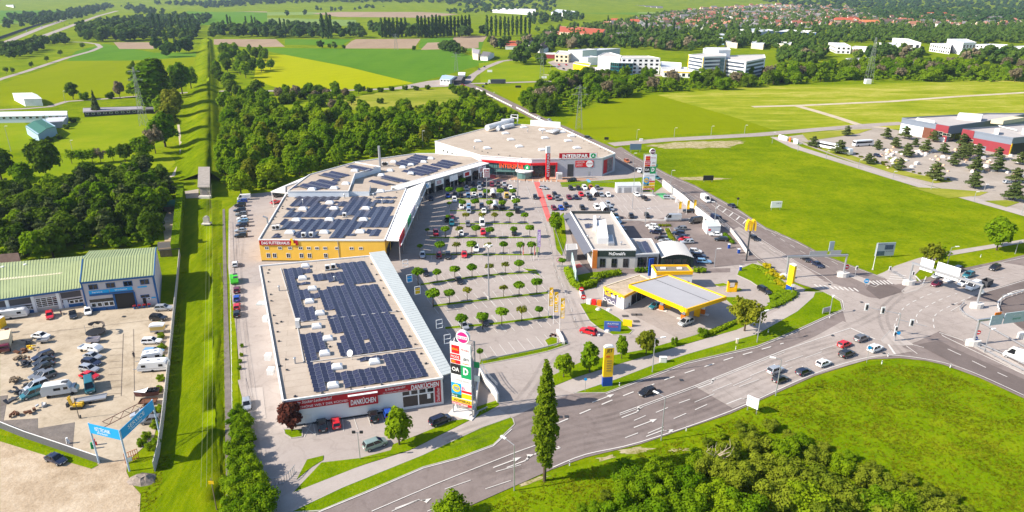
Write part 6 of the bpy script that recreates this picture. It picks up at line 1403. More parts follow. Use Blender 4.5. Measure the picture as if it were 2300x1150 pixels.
r=vehicle('pickup_truck','white double-cab pickup with drop-side bed in the yard','pickup',207,789,24,3)
mb=MB();rounded(mb,-.4,2.6,.9,.5,1.75,nose=.9);mb.build('cab',PAINTS['white'],r,rel=False);mb=MB();mb.box((-1.7,0,.85),(2.7,1.9,.12));
for s in(-1,1): mb.box((-1.7,s*.95,1.05),(2.7,.06,.35))
mb.box((-3.05,0,1.05),(.06,1.9,.35));mb.build('bed',PAINTS['white'],r,rel=False)
for x in(.1,1.0):
 for s in(-1,1): w=MB();w.box((x,s*.91,1.4),(.7,.02,.4));w.build('window',CARGLASS,r,rel=False)
w=MB();w.box((1.72,0,1.38),(.5,1.6,.42),ry=.5);w.build('windscreen',CARGLASS,r,rel=False)
for x in(-2.1,1.7):
 for s in(-1,1): w=MB();w.tube((x,s*.85-.1,.34),(x,s*.85+.1,.34),.34,.34,10);w.build('wheel',TYRE,r,rel=False)
def trailer(u,v,du,dv,lbl,L,W_d,h,m,z0=.55,cat='trailer'):
 r=vehicle('trailer',lbl,cat,u,v,du,dv)
 mb=MB();mb.box((0,0,z0),(L,W_d,.1))
 for s in(-1,1): mb.box((0,s*W_d/2,z0+h/2),(L,.05,h));
 for s in(-1,1): mb.box((s*L/2,0,z0+h/2),(.05,W_d,h))
 mb.build('bed',m,r,rel=False);mb=MB();mb.bar((L/2,0,z0),(L/2+1.4,0,z0-.05),.1,.1);mb.build('drawbar',DARKM,r,rel=False)
 for s in(-1,1): w=MB();w.tube((0,s*(W_d/2-.02)-.09,.3),(0,s*(W_d/2-.02)+.09,.3),.3,.3,10);w.build('wheel',TYRE,r,rel=False)
trailer(98,770,26,-2,'small grey box trailer in front of the white saloon',2.6,1.4,.5,GREYM);trailer(211,770,26,-2,'grey-lilac flat trailer below the trampoline',2.8,1.6,.8,LIL);trailer(205,902,40,-7,'long light flatbed trailer beside the yellow machine',6.0,2.0,.3,GREYM);trailer(2214,643,30,-12,'dark box trailer hitched to the white van under the gantry',3.2,1.9,1.5,pbr('trailer_tarp',(.06,.06,.065),.8));trailer(334,907,26,-2,'low rusty trailer beneath the boat',3.4,1.7,.25,pbr('rust',(.14,.06,.03),.8))
r=vehicle('boat','brown motor boat with white foredeck on the yard edge','boat',333,893,-26,3,z=.5)
mb=MB();o=[(-2.4,.95,.5),(-1,1.0,.5),(1,.9,.5),(2.6,.05,.75)];top=[(x,y,1.3) for x,y,_ in o]+[(x,-y,1.3) for x,y,_ in o[::-1]];bt=[(x*.92,y*.55,.1) for x,y,_ in o]+[(x*.92,-y*.55,.1) for x,y,_ in o[::-1]]
mb.poly(bt[::-1])
for i in range(8): mb.quad(bt[i],bt[(i+1)%8],top[(i+1)%8],top[i])
mb.build('hull',pbr('hull_brown',(.09,.03,.03),.4),r,rel=False);mb=MB();mb.poly([(2.6,.05,1.32),(.2,.93,1.32),(.2,-.93,1.32),(2.6,-.05,1.32)]);mb.poly([(.2,.93,1.32),(-.2,.8,1.6),(-.2,-.8,1.6),(.2,-.93,1.32)]);mb.build('foredeck',WPAINT,r,rel=False);mb=MB();mb.poly([(.2,.9,1.1),(-2.3,.85,1.1),(-2.3,-.85,1.1),(.2,-.9,1.1)]);
for x in(-.8,-1.6): mb.box((x,.4,1.3),(.5,.5,.5));mb.box((x,-.4,1.3),(.5,.5,.5))
mb.build('cockpit',BLACK,r,rel=False)
r=vehicle('horse_trailer','yellow horse trailer with white roof at the yard hedge','trailer',356,747,26,-2)
mb=MB();mb.box((0,0,1.5),(3.2,1.7,1.0));mb.build('body',pbr('faded_yellow',(.6,.42,.13),.6),r,rel=False);mb=MB();mb.box((0,0,.75),(3.2,1.7,.5));mb.build('lower_body',GREYM,r,rel=False);mb=MB();rounded(mb,-1.65,1.65,.9,2.0,2.5);mb.build('roof',WPAINT,r,rel=False)
for s in(-1,1): w=MB();w.tube((0,s*.9-.09,.32),(0,s*.9+.09,.32),.32,.32,10);w.build('wheel',TYRE,r,rel=False)
r=vehicle('box_truck','small truck with cream box body and red cab at the left yard edge','truck',15,783,-6,24)
mb=MB();mb.box((-1.6,0,1.9),(5.6,2.3,2.1));mb.build('box_body',CREAM,r,rel=False);mb=MB();rounded(mb,1.4,3.2,1.05,.6,2.2);mb.build('cab',PAINTS['maroon'],r,rel=False);w=MB();w.box((3.0,0,1.6),(.1,1.8,.6));w.build('windscreen',CARGLASS,r,rel=False)
for x in(-2.8,2.2):
 for s in(-1,1): w=MB();w.tube((x,s-.13,.42),(x,s+.13,.42),.42,.42,10);w.build('wheel',TYRE,r,rel=False)
r=vehicle('tracked_machine','small yellow aerial work machine with folded boom in the yard','machine',171,917,24,-2)
mb=MB();mb.box((.6,0,.75),(1.8,1.1,.6));mb.box((1.2,0,1.15),(.8,.9,.4));mb.build('body',PAINTS['yellow'],r,rel=False);mb=MB();mb.bar((-.6,0,.7),(-1.0,0,2.6),.4,.5);mb.bar((-1.0,0,2.6),(-.5,0,2.9),.3,.4);mb.bar((-.3,0,.7),(.2,0,1.7),.3,.3);mb.build('boom',PAINTS['yellow'],r,rel=False)
for s in(-1,1): w=MB();w.box((.3,s*.6,.3),(2.2,.35,.55));w.build('track',BLACK,r,rel=False)
w=MB();w.box((-1.4,.1,.9),(.5,.8,.9));w.build('basket',DARKM,r,rel=False)
r=vehicle('trampoline','dark garden trampoline with torn net standing in the yard','trampoline',217,752,24,-2)
mb=MB();mb.tube((0,0,.8),(0,0,.95),2.3,2.3,18);mb.build('mat',BLACK,r,rel=False);
for k in range(6):
 t=k*math.pi/3;w=MB();w.tube((2.3*math.cos(t),2.3*math.sin(t),0),(2.3*math.cos(t),2.3*math.sin(t),2.9 if k<4 else 1.0),.05,.05,5);w.build('pole',GREYM,r,rel=False)
net=pbr('net_mesh',(.12,.1,.09),.9);mb=MB();
for k in range(9):
 t0,t1=-.4+k*.33,-.4+(k+1)*.33;mb.quad((2.28*math.cos(t0),2.28*math.sin(t0),1.7+.5*(k%2)),(2.28*math.cos(t1),2.28*math.sin(t1),1.7+.5*((k+1)%2)),(2.28*math.cos(t1),2.28*math.sin(t1),2.7),(2.28*math.cos(t0),2.28*math.sin(t0),2.7))
mb.build('safety_net',net,r,rel=False)
mb=MB();p=G(0,735);r=empty('container','yellow container cut by the left picture edge','container',(p.x-2,p.y,0));mb=MB();mb.box((p.x-2,p.y,1.3),(6,2.4,2.6));mb.build('shell',YEL,r);mb=MB();mb.box((p.x-2,p.y,2.65),(6.1,2.5,.1));mb.build('lid',WCAP,r)
for u,v,m,lb in((18,748,PAINTS['maroon'],'dark red oil barrel standing in the yard corner'),):
 p=G(u,v);r=empty('barrel',lb,'barrel',p);mb=MB();mb.tube((p.x,p.y,0),(p.x,p.y,1.5),.5,.5,10);mb.build('drum',m,r);mb=MB();mb.tube((p.x,p.y,1.5),(p.x,p.y,1.56),.54,.54,10);mb.build('rim',DARKM,r)
for k,(u,v,m,s) in enumerate(((52,790,'rust',1.3),(45,808,'brown',1.2),(60,812,'rust',1.0),(70,785,'yellow',.9),(64,770,'dark',1.2),(57,822,'dark',1.5),(40,858,'brown',1.4),(60,868,'dark',1.2),(35,882,'dark',1.4),(28,902,'dark',1.1),(52,885,'grey',.9),(66,926,'rust',1.0),(32,936,'rust',.9),(95,913,'grey',.8))):
 p=G(u,v);mm={'rust':pbr('rust',(.14,.06,.03),.8),'brown':WOODM,'yellow':YEL,'dark':DARKM,'grey':GREYM}[m];mb=MB()
 for j in range(6): mb.box((p.x+rnd.uniform(-s,s)*.8,p.y+rnd.uniform(-s,s)*.8,.2+rnd.random()*s*.6),(s*rnd.uniform(.4,1.3),s*rnd.uniform(.2,.7),rnd.uniform(.15,.5)),0,rnd.uniform(0,3),rnd.uniform(-.5,.5))
 o=mb.build('scrap_pile',mm);tag(o,f'{m if m!="yellow" else "yellow painted"} pile of scrap parts left of the parked yard cars','scrap','scrap piles in the yard')
def bike(u,v,du,dv,lbl,name='motorcycle'):
 r=vehicle(name,lbl,'motorcycle',u,v,du,dv)
 for x in(-.65,.65): w=MB();w.tube((x,-.06,.32),(x,.06,.32),.32,.32,10);w.build('wheel',TYRE,r,rel=False)
 mb=MB();mb.box((0,0,.6),(.8,.3,.4));mb.bar((.65,0,.35),(.45,0,1.05),.1,.1);mb.build('frame',PAINTS['maroon'],r,rel=False);mb=MB();mb.box((-.3,0,.9),(.7,.3,.12));mb.build('seat',BLACK,r,rel=False);mb=MB();mb.bar((.45,-.4,1.05),(.45,.4,1.05),.06,.06);mb.build('handlebar',DARKM,r,rel=False)
bike(1242,757,10,-1,'dark red scooter parked on the grass at the access road','scooter');bike(138,706,4,10,'black motorcycle between the red car and the workshop door');bike(237,695,10,4,'black motorcycle lying before the dark gateway')
def bus(u,v,du,dv,lbl,L=12,m=None,cat='bus',name='coach'):
 r=vehicle(name,lbl,cat,u,v,du,dv)
 mb=MB();rounded(mb,-L/2,L/2,1.27,.45,3.3);mb.build('body',m or PAINTS['white'],r,rel=False)
 for s in(-1,1): w=MB();w.box((.2,s*1.28,2.25),(L*.86,.03,.95));w.build('window_band',CARGLASS,r,rel=False)
 w=MB();w.box((L/2-.15,0,2.1),(.3,2.3,1.5));w.build('windscreen',CARGLASS,r,rel=False)
 for x in(-L*.28,L*.32):
  for s in(-1,1): w=MB();w.tube((x,s*1.15-.15,.48),(x,s*1.15+.15,.48),.48,.48,10);w.build('wheel',TYRE,r,rel=False)
bus(1937,328,-30,2,'white coach with dark window band by the garden centre');bus(1858,334,-30,-6,'white bus partly behind a pine, left of the coach');bus(1895,345,-20,-5,'white bus mostly hidden by the pine tree',9)
r=vehicle('lorry','dark lorry with long trailer on the far road','lorry',1122,188,-40,0)
mb=MB();mb.box((1.2,0,2.2),(13.5,2.5,3.3));mb.build('trailer_body',pbr('lorry_dark',(.05,.055,.07),.5),r,rel=False);mb=MB();rounded(mb,8.4,10.6,1.2,.6,3.3);mb.build('cab',PAINTS['white'],r,rel=False)
for x in(-3.5,-2.2,9.2):
 for s in(-1,1): w=MB();w.tube((x,s*1.1-.15,.48),(x,s*1.1+.15,.48),.48,.48,10);w.build('wheel',TYRE,r,rel=False)
far=[(927,196,20,-1,'hatch','silver','silver car on the far road beside the yellow field'),(1040,193,14,2,'hatch','red','red car at the far junction by the pavilions'),(1085,196,10,5,'hatch','black','black car just past the far junction'),(1091,190,10,-2,'hatch','navy','dark car near the lorry at the far junction'),(1088,151,8,-6,'hatch','navy','dark car on the far curving road'),(1076,157,-8,6,'hatch','grey','grey car coming down the far curving road'),(1970,352,14,4,'hatch','navy','dark car parked among the garden goods'),(2262,412,14,-1,'hatch','silver','silver car in the garden centre drive')]
for a in far: car(*a,detail=1)
for k,(u,v,c) in enumerate(((1263,182,'silver'),(1276,182,'black'),(1291,181,'black'),(1302,181,'grey'))): car(u,v,-14,0,'hatch',c,f'{c} car {ORD[k]} in the short line on the far campus road','cars on the far campus road',1)
for k,(u,v,c) in enumerate(((1310,159,'orange'),(1325,162,'orange'),(1334,163,'silver'),(1345,165,'grey'),(1308,166,'navy'),(1297,167,'black'),(1289,160,'maroon'),(1266,156,'black'),(1251,151,'silver'),(1256,147,'red'),(1272,147,'red'),(1325,168,'yellow'),(1358,168,'black'),(1281,158,'black'),(1318,165,'navy'),(1345,171,'black'))): car(u,v,12,4,'hatch',c,f'{c} car in the far campus car park, {ORD[k%12]} {"near" if k<12 else "lower"} spot','cars in the campus car park',1)
for k,(u,v,c,kd) in enumerate(((93,61,'white','bigvan'),(60,71,'white','van'),(128,51,'black','hatch'),(138,49,'black','hatch'),(156,53,'navy','hatch'),(145,57,'black','hatch'),(120,68,'silver','hatch'),(186,35,'silver','van'),(250,17,'black','hatch'),(225,24,'white','van'),(30,99,'white','hatch'),(10,110,'white','van'))): car(u,v,10,-4,kd,c,f'{c} {"van" if "van" in kd else "car"} on the distant motorway',f'{c} vehicles on the motorway',1)
# ================================================================ VEGETATION
LF_MID=leaf_mat('leaves_mid',(.08,.18,.004),(.21,.315,.009))
LF_LIGHT=leaf_mat('leaves_light',(.12,.23,.004),(.25,.34,.010))
LF_DARK=leaf_mat('leaves_dark',(.05,.105,.007),(.13,.2,.014))
LF_YEL=leaf_mat('leaves_yellow_green',(.11,.15,.01),(.26,.27,.02))
LF_PINE=leaf_mat('pine_needles',(.055,.085,.025),(.11,.135,.04),.2)
LF_RED=leaf_mat('copper_leaves',(.06,.018,.015),(.13,.045,.03),.25)
LF_BLOS=leaf_mat('brownish_buds',(.16,.13,.07),(.24,.2,.12),.3)
LF_FAR=leaf_mat('leaves_far',(.035,.085,.014),(.11,.17,.022),.3,6)
LF_FARD=leaf_mat('leaves_far_dark',(.022,.06,.015),(.07,.12,.022),.25,6)
LF_FLOW=leaf_mat('yellow_blossom',(.35,.33,.01),(.6,.48,.01),.3)
LF_OLV=leaf_mat('olive_leaves',(.085,.135,.008),(.22,.26,.018),.35,1.4)
NPR=np.random.default_rng(11)
def leaf_quads(blobs,n,size,out=.75,fill=.55,rg=NPR,flat=1.0):
 """n leaf sprays spread through the outer part of the given lobes: returns verts (4n,3)"""
 B=np.array(blobs,float);wts=(B[:,3]*B[:,4]+B[:,3]*B[:,5]+B[:,4]*B[:,5]);wts/=wts.sum()
 k=rg.choice(len(B),n,p=wts);d=rg.normal(size=(n,3));d/=np.linalg.norm(d,axis=1)[:,None];
 lowcut=d[:,2]<-.55;d[lowcut,2]*=-.5
 r=fill+(1.06-fill)*rg.random(n)**.6
 p=B[k,:3]+d*B[k,3:6]*r[:,None]
 nn=d*out+rg.normal(size=(n,3))*(1-out)*1.1+np.array([0,0,.25]);nn/=np.linalg.norm(nn,axis=1)[:,None]
 a=np.cross(nn,rg.normal(size=(n,3)));a/=np.linalg.norm(a,axis=1)[:,None];b=np.cross(nn,a)
 s=size*(.6+.8*rg.random(n))[:,None]
 q=np.stack([p-a*s-b*s*.7*flat,p+a*s*.8-b*s*.8*flat,p+a*s+b*s*.7*flat,p-a*s*.7+b*s*.9*flat],1)
 q[:,0]-=nn*s*.25;q[:,2]-=nn*s*.25
 return q.reshape(-1,3)
def core_mesh(blobs,k=.72,sub=1,rg=NPR):
 V=[];Fc=[]
 bm=bmesh.new();bmesh.ops.create_icosphere(bm,subdivisions=sub,radius=1);v0=np.array([v.co[:] for v in bm.verts]);f0=np.array([[v.index for v in f.verts] for f in bm.faces]);bm.free()
 off=0
 for b in blobs:
  v=v0*(1+.18*rg.normal(size=(len(v0),1)))*k*np.array(b[3:6])+np.array(b[:3]);V.append(v);Fc.append(f0+off);off+=len(v0)
 return np.concatenate(V),np.concatenate(Fc)
def np_mesh(name,quads=None,tris=None,mats=(),extra=None):
 """quads: (4n,3) loose; tris: (verts,faces); extra: MB with trunk (material index 1)"""
 V=[];F_=[];MI=[];off=0
 if quads is not None: n=len(quads)//4;V.append(quads);F_+= [tuple(x) for x in (np.arange(4*n).reshape(-1,4)).tolist()];MI+=[0]*n;off+=4*n
 if tris is not None: V.append(tris[0]);F_+=[tuple(x) for x in (tris[1]+off).tolist()];MI+=[0]*len(tris[1]);off+=len(tris[0])
 if extra is not None: V.append(np.array(extra.v));F_+=[tuple(off+i for i in f) for f in extra.f];MI+=[len(mats)-1]*len(extra.f)
 me=bpy.data.meshes.new(name);me.from_pydata(np.concatenate(V).tolist(),[],F_)
 for m in mats: me.materials.append(m)
 me.polygons.foreach_set('material_index',MI);me.update();return me
def lobes(n,r,h0,h1,rg,sp=.55,lr=(.42,.62),top=.75):
 out=[(0,0,(h0+h1)/2,r*.62,r*.62,(h1-h0)*.42)]
 for i in range(n):
  t=(i+.5)/n;z=h0+(h1-h0)*(.18+.68*t);env=math.sin(math.pi*(.22+top*.8*t))
  a=i*2.4+rg.random()*1.2;rr=r*env;k=lr[0]+(lr[1]-lr[0])*rg.random()
  out.append((math.cos(a)*rr*sp,math.sin(a)*rr*sp,z,rr*k+.1*r,rr*k+.1*r,(h1-h0)*.2*(.8+.5*rg.random())))
 return out
def trunk_mb(h,r,bl=(),lean=.0,rg=NPR,z0=-.2):
 mb=MB();mb.tube((0,0,z0),(lean,0,h),r,r*.45,7)
 for b in bl: mb.tube((lean*.6,0,h*.55),(b[0]*.8,b[1]*.8,b[2]),r*.4,r*.12,5)
 return mb
def proto(kind,seed):
 rg=np.random.default_rng(seed)
 if kind=='broad':  bl=lobes(9,4.0,1.6,10,rg);q=leaf_quads(bl,1500,.42,rg=rg);c=core_mesh(bl,.74,1,rg);t=trunk_mb(6,.28,bl[1:5])
 elif kind=='tall': bl=lobes(9,2.9,1.2,10,rg,top=.85);q=leaf_quads(bl,1300,.38,rg=rg);c=core_mesh(bl,.72,1,rg);t=trunk_mb(7,.25,bl[1:4])
 elif kind=='open': bl=lobes(11,4.2,2.2,10,rg,.75,(.28,.42));q=leaf_quads(bl,900,.36,rg=rg,fill=.3);c=None;t=trunk_mb(6.5,.24,bl[1:10])
 elif kind=='shrub': bl=lobes(12,4.2,-1.2,7,rg,.75,(.3,.5),.6);q=leaf_quads(bl,2600,.24,rg=rg);c=core_mesh(bl,.72,1,rg);t=trunk_mb(4,.2,bl[1:5])
 elif kind=='pine':
  bl=[];
  for i in range(13):
   tt=i/12;z=2.2+7.4*tt;rr=3.3*(1-.7*tt**1.5)*(.55+.45*math.sin(tt*5+1)**2)+.3;a=i*2.4
   bl.append((math.cos(a)*rr*.5,math.sin(a)*rr*.5,z,rr*.72,rr*.72,.7))
  q=leaf_quads(bl,1200,.3,rg=rg,fill=.4);c=core_mesh(bl,.6,1,rg);t=trunk_mb(9.3,.22,bl[:7])
 elif kind=='spruce':
  bl=[]
  for i in range(12):
   tt=i/11;rr=2.6*(1-tt*.93);bl.append((0,0,.9+8.8*tt,rr,rr,.7))
   for j in range(3): a=i*1.1+j*2.09;bl.append((math.cos(a)*rr*.7,math.sin(a)*rr*.7,.7+8.8*tt,rr*.4,rr*.4,.45))
  q=leaf_quads(bl,1200,.28,rg=rg);c=core_mesh(bl,.7,1,rg);t=trunk_mb(9,.2)
 elif kind=='column':
  bl=[]
  for i in range(9):
   tt=i/8;rr=.55+.9*math.sin(math.pi*(.12+.72*(1-tt)**.8));bl.append((rg.normal()*.12,rg.normal()*.12,1.0+8.3*tt,rr,rr,1.0))
  q=leaf_quads(bl,800,.3,rg=rg);c=core_mesh(bl,.75,1,rg);t=trunk_mb(6,.2)
 elif kind=='far':  bl=lobes(6,4.2,.4,10,rg,.6,(.42,.6));q=leaf_quads(bl,200,.75,rg=rg);c=core_mesh(bl,.86,1,rg);t=None
 elif kind=='farcol':
  bl=[(0,0,1.2+7.8*i/5,(.5+.95*math.sin(math.pi*(.15+.7*(1-i/5)))),)*1 for i in range(6)];bl=[(0,0,b[2],b[3],b[3],1.2) for b in bl]
  q=leaf_quads(bl,110,.5,rg=rg);c=core_mesh(bl,.9,1,rg);t=None
 return q,c,t
_pc={}
def tree_meshes(kind,mat,var,split):
 key=(kind,mat.name,var,split)
 if key in _pc: return _pc[key]
 q,c,t=proto(kind,hash_(kind)+var*17)
 if split: r=(np_mesh('crown',q,c,[mat]),t.mesh('trunk',[TRUNK]) if t else None)
 else: r=(np_mesh('tree',q,c,[mat,TRUNK] if t else [mat],t),None)
 _pc[key]=r;return r
def hash_(s): return sum(ord(c)*(i+3) for i,c in enumerate(s))
NAMES={'broad':'broadleaf_tree','tall':'upright_tree','open':'young_tree','shrub':'shrub','pine':'pine_tree','spruce':'spruce_tree','column':'poplar_tree','far':'distant_tree','farcol':'poplar_tree'}
CATS={'broad':'tree','tall':'upright tree','open':'young tree','shrub':'shrub','pine':'pine','spruce':'spruce','column':'poplar','far':'distant tree','farcol':'poplar'}
def tree(p,h,kind,mat,label,group=None,rw=1.0,split=False,name=None,cat=None,z=0.0,r_=rnd):
 var=r_.randrange(3);cr,tk=tree_meshes(kind,mat,var,split);nm=name or NAMES[kind];ct=cat or CATS[kind]
 base=10.0 if kind!='shrub' else 7.0
 s=h/base;sx=s*rw*r_.uniform(.9,1.1);sy=s*rw*r_.uniform(.9,1.1);rz=r_.uniform(0,6.28)
 if split:
  r=empty(nm,label,ct,(p[0],p[1],z),group,rz);r.scale=(sx,sy,s);link('crown',cr,r)
  if tk: link('trunk',tk,r)
 else:
  r=link(nm,cr,None,(p[0],p[1],z),rz);r.scale=(sx,sy,s);tag(r,label,ct,group)
 return r
def poplar_front():
 base=G(1223,1080);h=hgt(1223,1080,815);rg=np.random.default_rng(5)
 r=empty('poplar_tree','tall slim poplar standing alone on the verge in front of the main road','poplar',base)
 bl=[]
 for i in range(70):
  t=i/69;z=h*(.15+.84*t);env=2.35*(min(1,.42+t*1.6) if t<.36 else (1-(t-.36)/.66)**.62);a=i*2.4;k=.5+.5*rg.random()
  bl.append((math.cos(a)*env*.62,math.sin(a)*env*.62,z,env*.4+.2,env*.4+.2,h*.04))
 q=leaf_quads(bl,6000,.21,rg=rg,fill=.45,out=.6);c=core_mesh(bl,.42,1,rg)
 link('crown',np_mesh('crown',q,c,[LF_POP]),r);mb=MB();mb.tube((0,0,-.2),(0,0,h*.8),.32,.08,8)
 for i in range(5): mb.tube((0,0,h*(.13+.05*i)),(math.cos(i*2)*1.2,math.sin(i*2)*1.2,h*(.22+.07*i)),.1,.04,5)
 link('trunk',mb.mesh('trunk',[TRUNK]),r)
LF_POP=leaf_mat('poplar_leaves',(.09,.17,.006),(.2,.27,.014),.5,1.2)
poplar_front()
def globe_meshes():
 out=[]
 for i in range(4):
  rg=np.random.default_rng(40+i);bl=[(0,0,3.3,1.15,1.15,.85)]+[(math.cos(k*1.05)*.55,math.sin(k*1.05)*.55,3.3+.3*((k%2)-.5),.72,.72,.6) for k in range(6)]
  q=leaf_quads(bl,520,.2,rg=rg,fill=.6);c=core_mesh(bl,.8,1,rg);t=MB();t.tube((0,0,-.1),(0,0,2.9),.09,.06,6)
  out.append((np_mesh('crown',q,c,[LF_GLOBE]),np_mesh('crown',leaf_quads(bl,240,.18,rg=rg,fill=.5),None,[LF_YEL]),t.mesh('trunk',[TRUNK])))
 return out
LF_GLOBE=leaf_mat('globe_maple_leaves',(.07,.18,.005),(.175,.30,.010),.4,1.0);GM=globe_meshes()
def globe(u,v,rowname,k,s=1.0,sparse=False):
 zc=3.35*s;p=G(u,v,zc);r=empty('globe_tree',f'{"thin yellowish" if sparse else ("tiny young" if s<.75 else "clipped green")} globe tree {ORD[k]} in {rowname}','globe tree',(p.x,p.y,.1),'globe trees of the car park',rnd.uniform(0,6))
 k_=s*rnd.uniform(.98,1.1);w_=1.22*rnd.uniform(.88,1.1);r.scale=(k_*w_*rnd.uniform(.93,1.08),k_*w_,k_*rnd.uniform(.98,1.06));m=rnd.choice(GM);link('crown',m[1] if sparse else m[0],r);link('trunk',m[2],r)
GR=[('the first car park tree row',[(1009,427),(1034,429),(1038,406),(1064,428),(1093,430),(1124,430),(1152,430)]),
('the second car park tree row',[(1009,457,.6),(1039,455),(1067,455),(1100,456),(1128,455),(1159,454)]),
('the third car park tree row',[(1006,486,.65),(1046,483,.95,1),(1083,483,.95,1),(1111,483,1,1),(1145,483),(1179,483)]),
('the fourth car park tree row',[(960,517,.55),(1000,515),(1032,513,1,1),(1069,514),(1100,516),(1154,515,.95),(1190,513,1.05)]),
('the fifth car park tree row',[(943,554,.6),(988,551,1.05),(1025,551,1,1),(1059,551,1.1),(1097,552,.95,1),(1131,551,.9),(1169,552),(1194,551)]),
('the sixth car park tree row',[(938,613,1.15),(981,611,.95),(1021,605),(1060,602),(1099,599,.85,1),(1135,594,.9,1),(1166,591,1.05)]),
('the seventh car park tree row',[(972,662,1.15),(1009,659,.95),(1049,653,.9,1),(1131,647,.85,1),(1166,642),(1206,636,.95)]),
('the last car park tree row',[(1036,716,1.1),(1084,711,1.1),(1127,702,1.1),(1172,698,.95,1),(1211,696,.8)]),
('the corner by the guard rail',[(1078,791,.6)]),('the shaded walkway beside the awning',[(1263,585,.75)])]
for nm,L_ in GR:
 for k,t in enumerate(sorted(L_)): globe(t[0],t[1],nm,k,t[2] if len(t)>2 else 1.0,len(t)>3)
def single(u,vb,vt,kind,mat,label,rw=1.0,group=None,name=None,cat=None,split=True): return tree(G(u,vb),hgt(u,vb,vt),kind,mat,label,group,rw,split,name,cat)
single(897,999,914,'tall',LF_LIGHT,'fresh green young tree on the verge before the kitchen shop',.95);single(656,968,902,'broad',LF_RED,'copper-leaved tree at the corner of the kitchen shop',.85)
single(1266,848,796,'broad',LF_LIGHT,'round light green tree beside the access road, left of the near pylon',.85);single(1324,836,768,'tall',LF_MID,'taller green tree just left of the near yellow pylon',.95);single(1396,806,752,'tall',LF_MID,'slender green tree right of the near yellow pylon',.75);single(1451,797,742,'broad',LF_YEL,'rounded yellowish tree beside the street lamp and petrol forecourt',.85)
single(1515,776,758,'shrub',LF_MID,'small shrub on the path edge, right of the yellowish tree',.6);single(1577,756,737,'shrub',LF_LIGHT,'rounded clipped shrub at the petrol forecourt edge',.8)
single(1672,744,668,'open',LF_YEL,'wide sparse-leaved tree between path and petrol canopy',1.0)
single(1248,524,474,'tall',LF_LIGHT,'tall leafy shrub tree at the corner of the restaurant',.95);single(2238,562,488,'broad',LF_MID,'big round tree in the right-hand meadow',1.0);single(2085,602,545,'open',LF_YEL,'thin yellowish tree on the path behind the white sign gantry',.85);single(2108,596,552,'open',LF_MID,'second thin tree close behind the white sign gantry',.9)
single(1018,1172,1118,'shrub',LF_LIGHT,'green shrub cut by the bottom picture edge',.9);single(1375,492,478,'shrub',LF_MID,'low conical shrub at the restaurant lane lamp',.5)
def hedge(px,h,mat,label,w=1.4,group=None,name='hedge',leaf=.22,dens=26):
 P=smooth_line([G(u,v) for u,v in px],3);r=None;bl=[]
 for a,b in zip(P,P[1:]):
  n=max(1,int((b-a).length/.9))
  for k in range(n):
   p=a.lerp(b,(k+rnd.random()*.5)/n);bl.append((p.x,p.y,h*.5,w*.55*rnd.uniform(.85,1.2),w*.55,h*.55*rnd.uniform(.85,1.15)))
 L=sum((b-a).length for a,b in zip(P,P[1:]));c0=np.array([P[0].x,P[0].y,0]);bl=[(b[0]-c0[0],b[1]-c0[1])+b[2:] for b in bl]
 q=leaf_quads(bl,int(dens*L*h*.8),leaf,fill=.7);c=core_mesh(bl,.85,1)
 o=link(name,np_mesh(name,q,c,[mat]),None,tuple(c0));tag(o,label,'hedge',group);return o
hedge([(1276,612),(1288,640),(1300,650),(1330,640),(1345,626),(1395,616)],2.0,LF_LIGHT,'curved leafy hedge behind the long billboard at the station entry',2.6)
hedge([(1432,612),(1460,611)],1.8,LF_MID,'short clipped hedge left of the car wash block',1.8);hedge([(1560,612),(1585,612)],1.8,LF_MID,'short clipped hedge right of the car wash block',1.8)
hedge([(1592,752),(1625,738),(1660,722),(1685,712)],1.0,LF_LIGHT,'low hedge along the path below the petrol forecourt',1.6)
hedge([(1497,517),(1508,532),(1518,550)],.9,LF_YEL,'narrow hedge between the two restaurant car columns',1.2);hedge([(1478,508),(1510,508)],.8,LF_YEL,'low flower bed planting beside the silver panel van',1.6)
hedge([(1626,528),(1638,540),(1646,550)],1.2,LF_MID,'short hedge beside the kiosk at the road wall',1.6)
hedge([(1735,672),(1762,660),(1780,660),(1765,675),(1730,690)],1.1,LF_MID,'dark low hedge mass at the foot of the gantry pylon',3.0);hedge([(1690,600),(1720,612),(1740,640)],1.0,LF_LIGHT,'low shrubs along the station exit island',2.5)
for k,(u,v) in enumerate(((1722,602),(1735,612),(1743,622),(1756,626),(1728,620),(1752,640),(1765,648),(1742,636))): tree(G(u,v),1.5*rnd.uniform(.8,1.2),'shrub',LF_FLOW,'yellow flowering shrub on the island beside the gantry','yellow flowering shrubs',1.2,False,'flowering_shrub','flowering shrub')
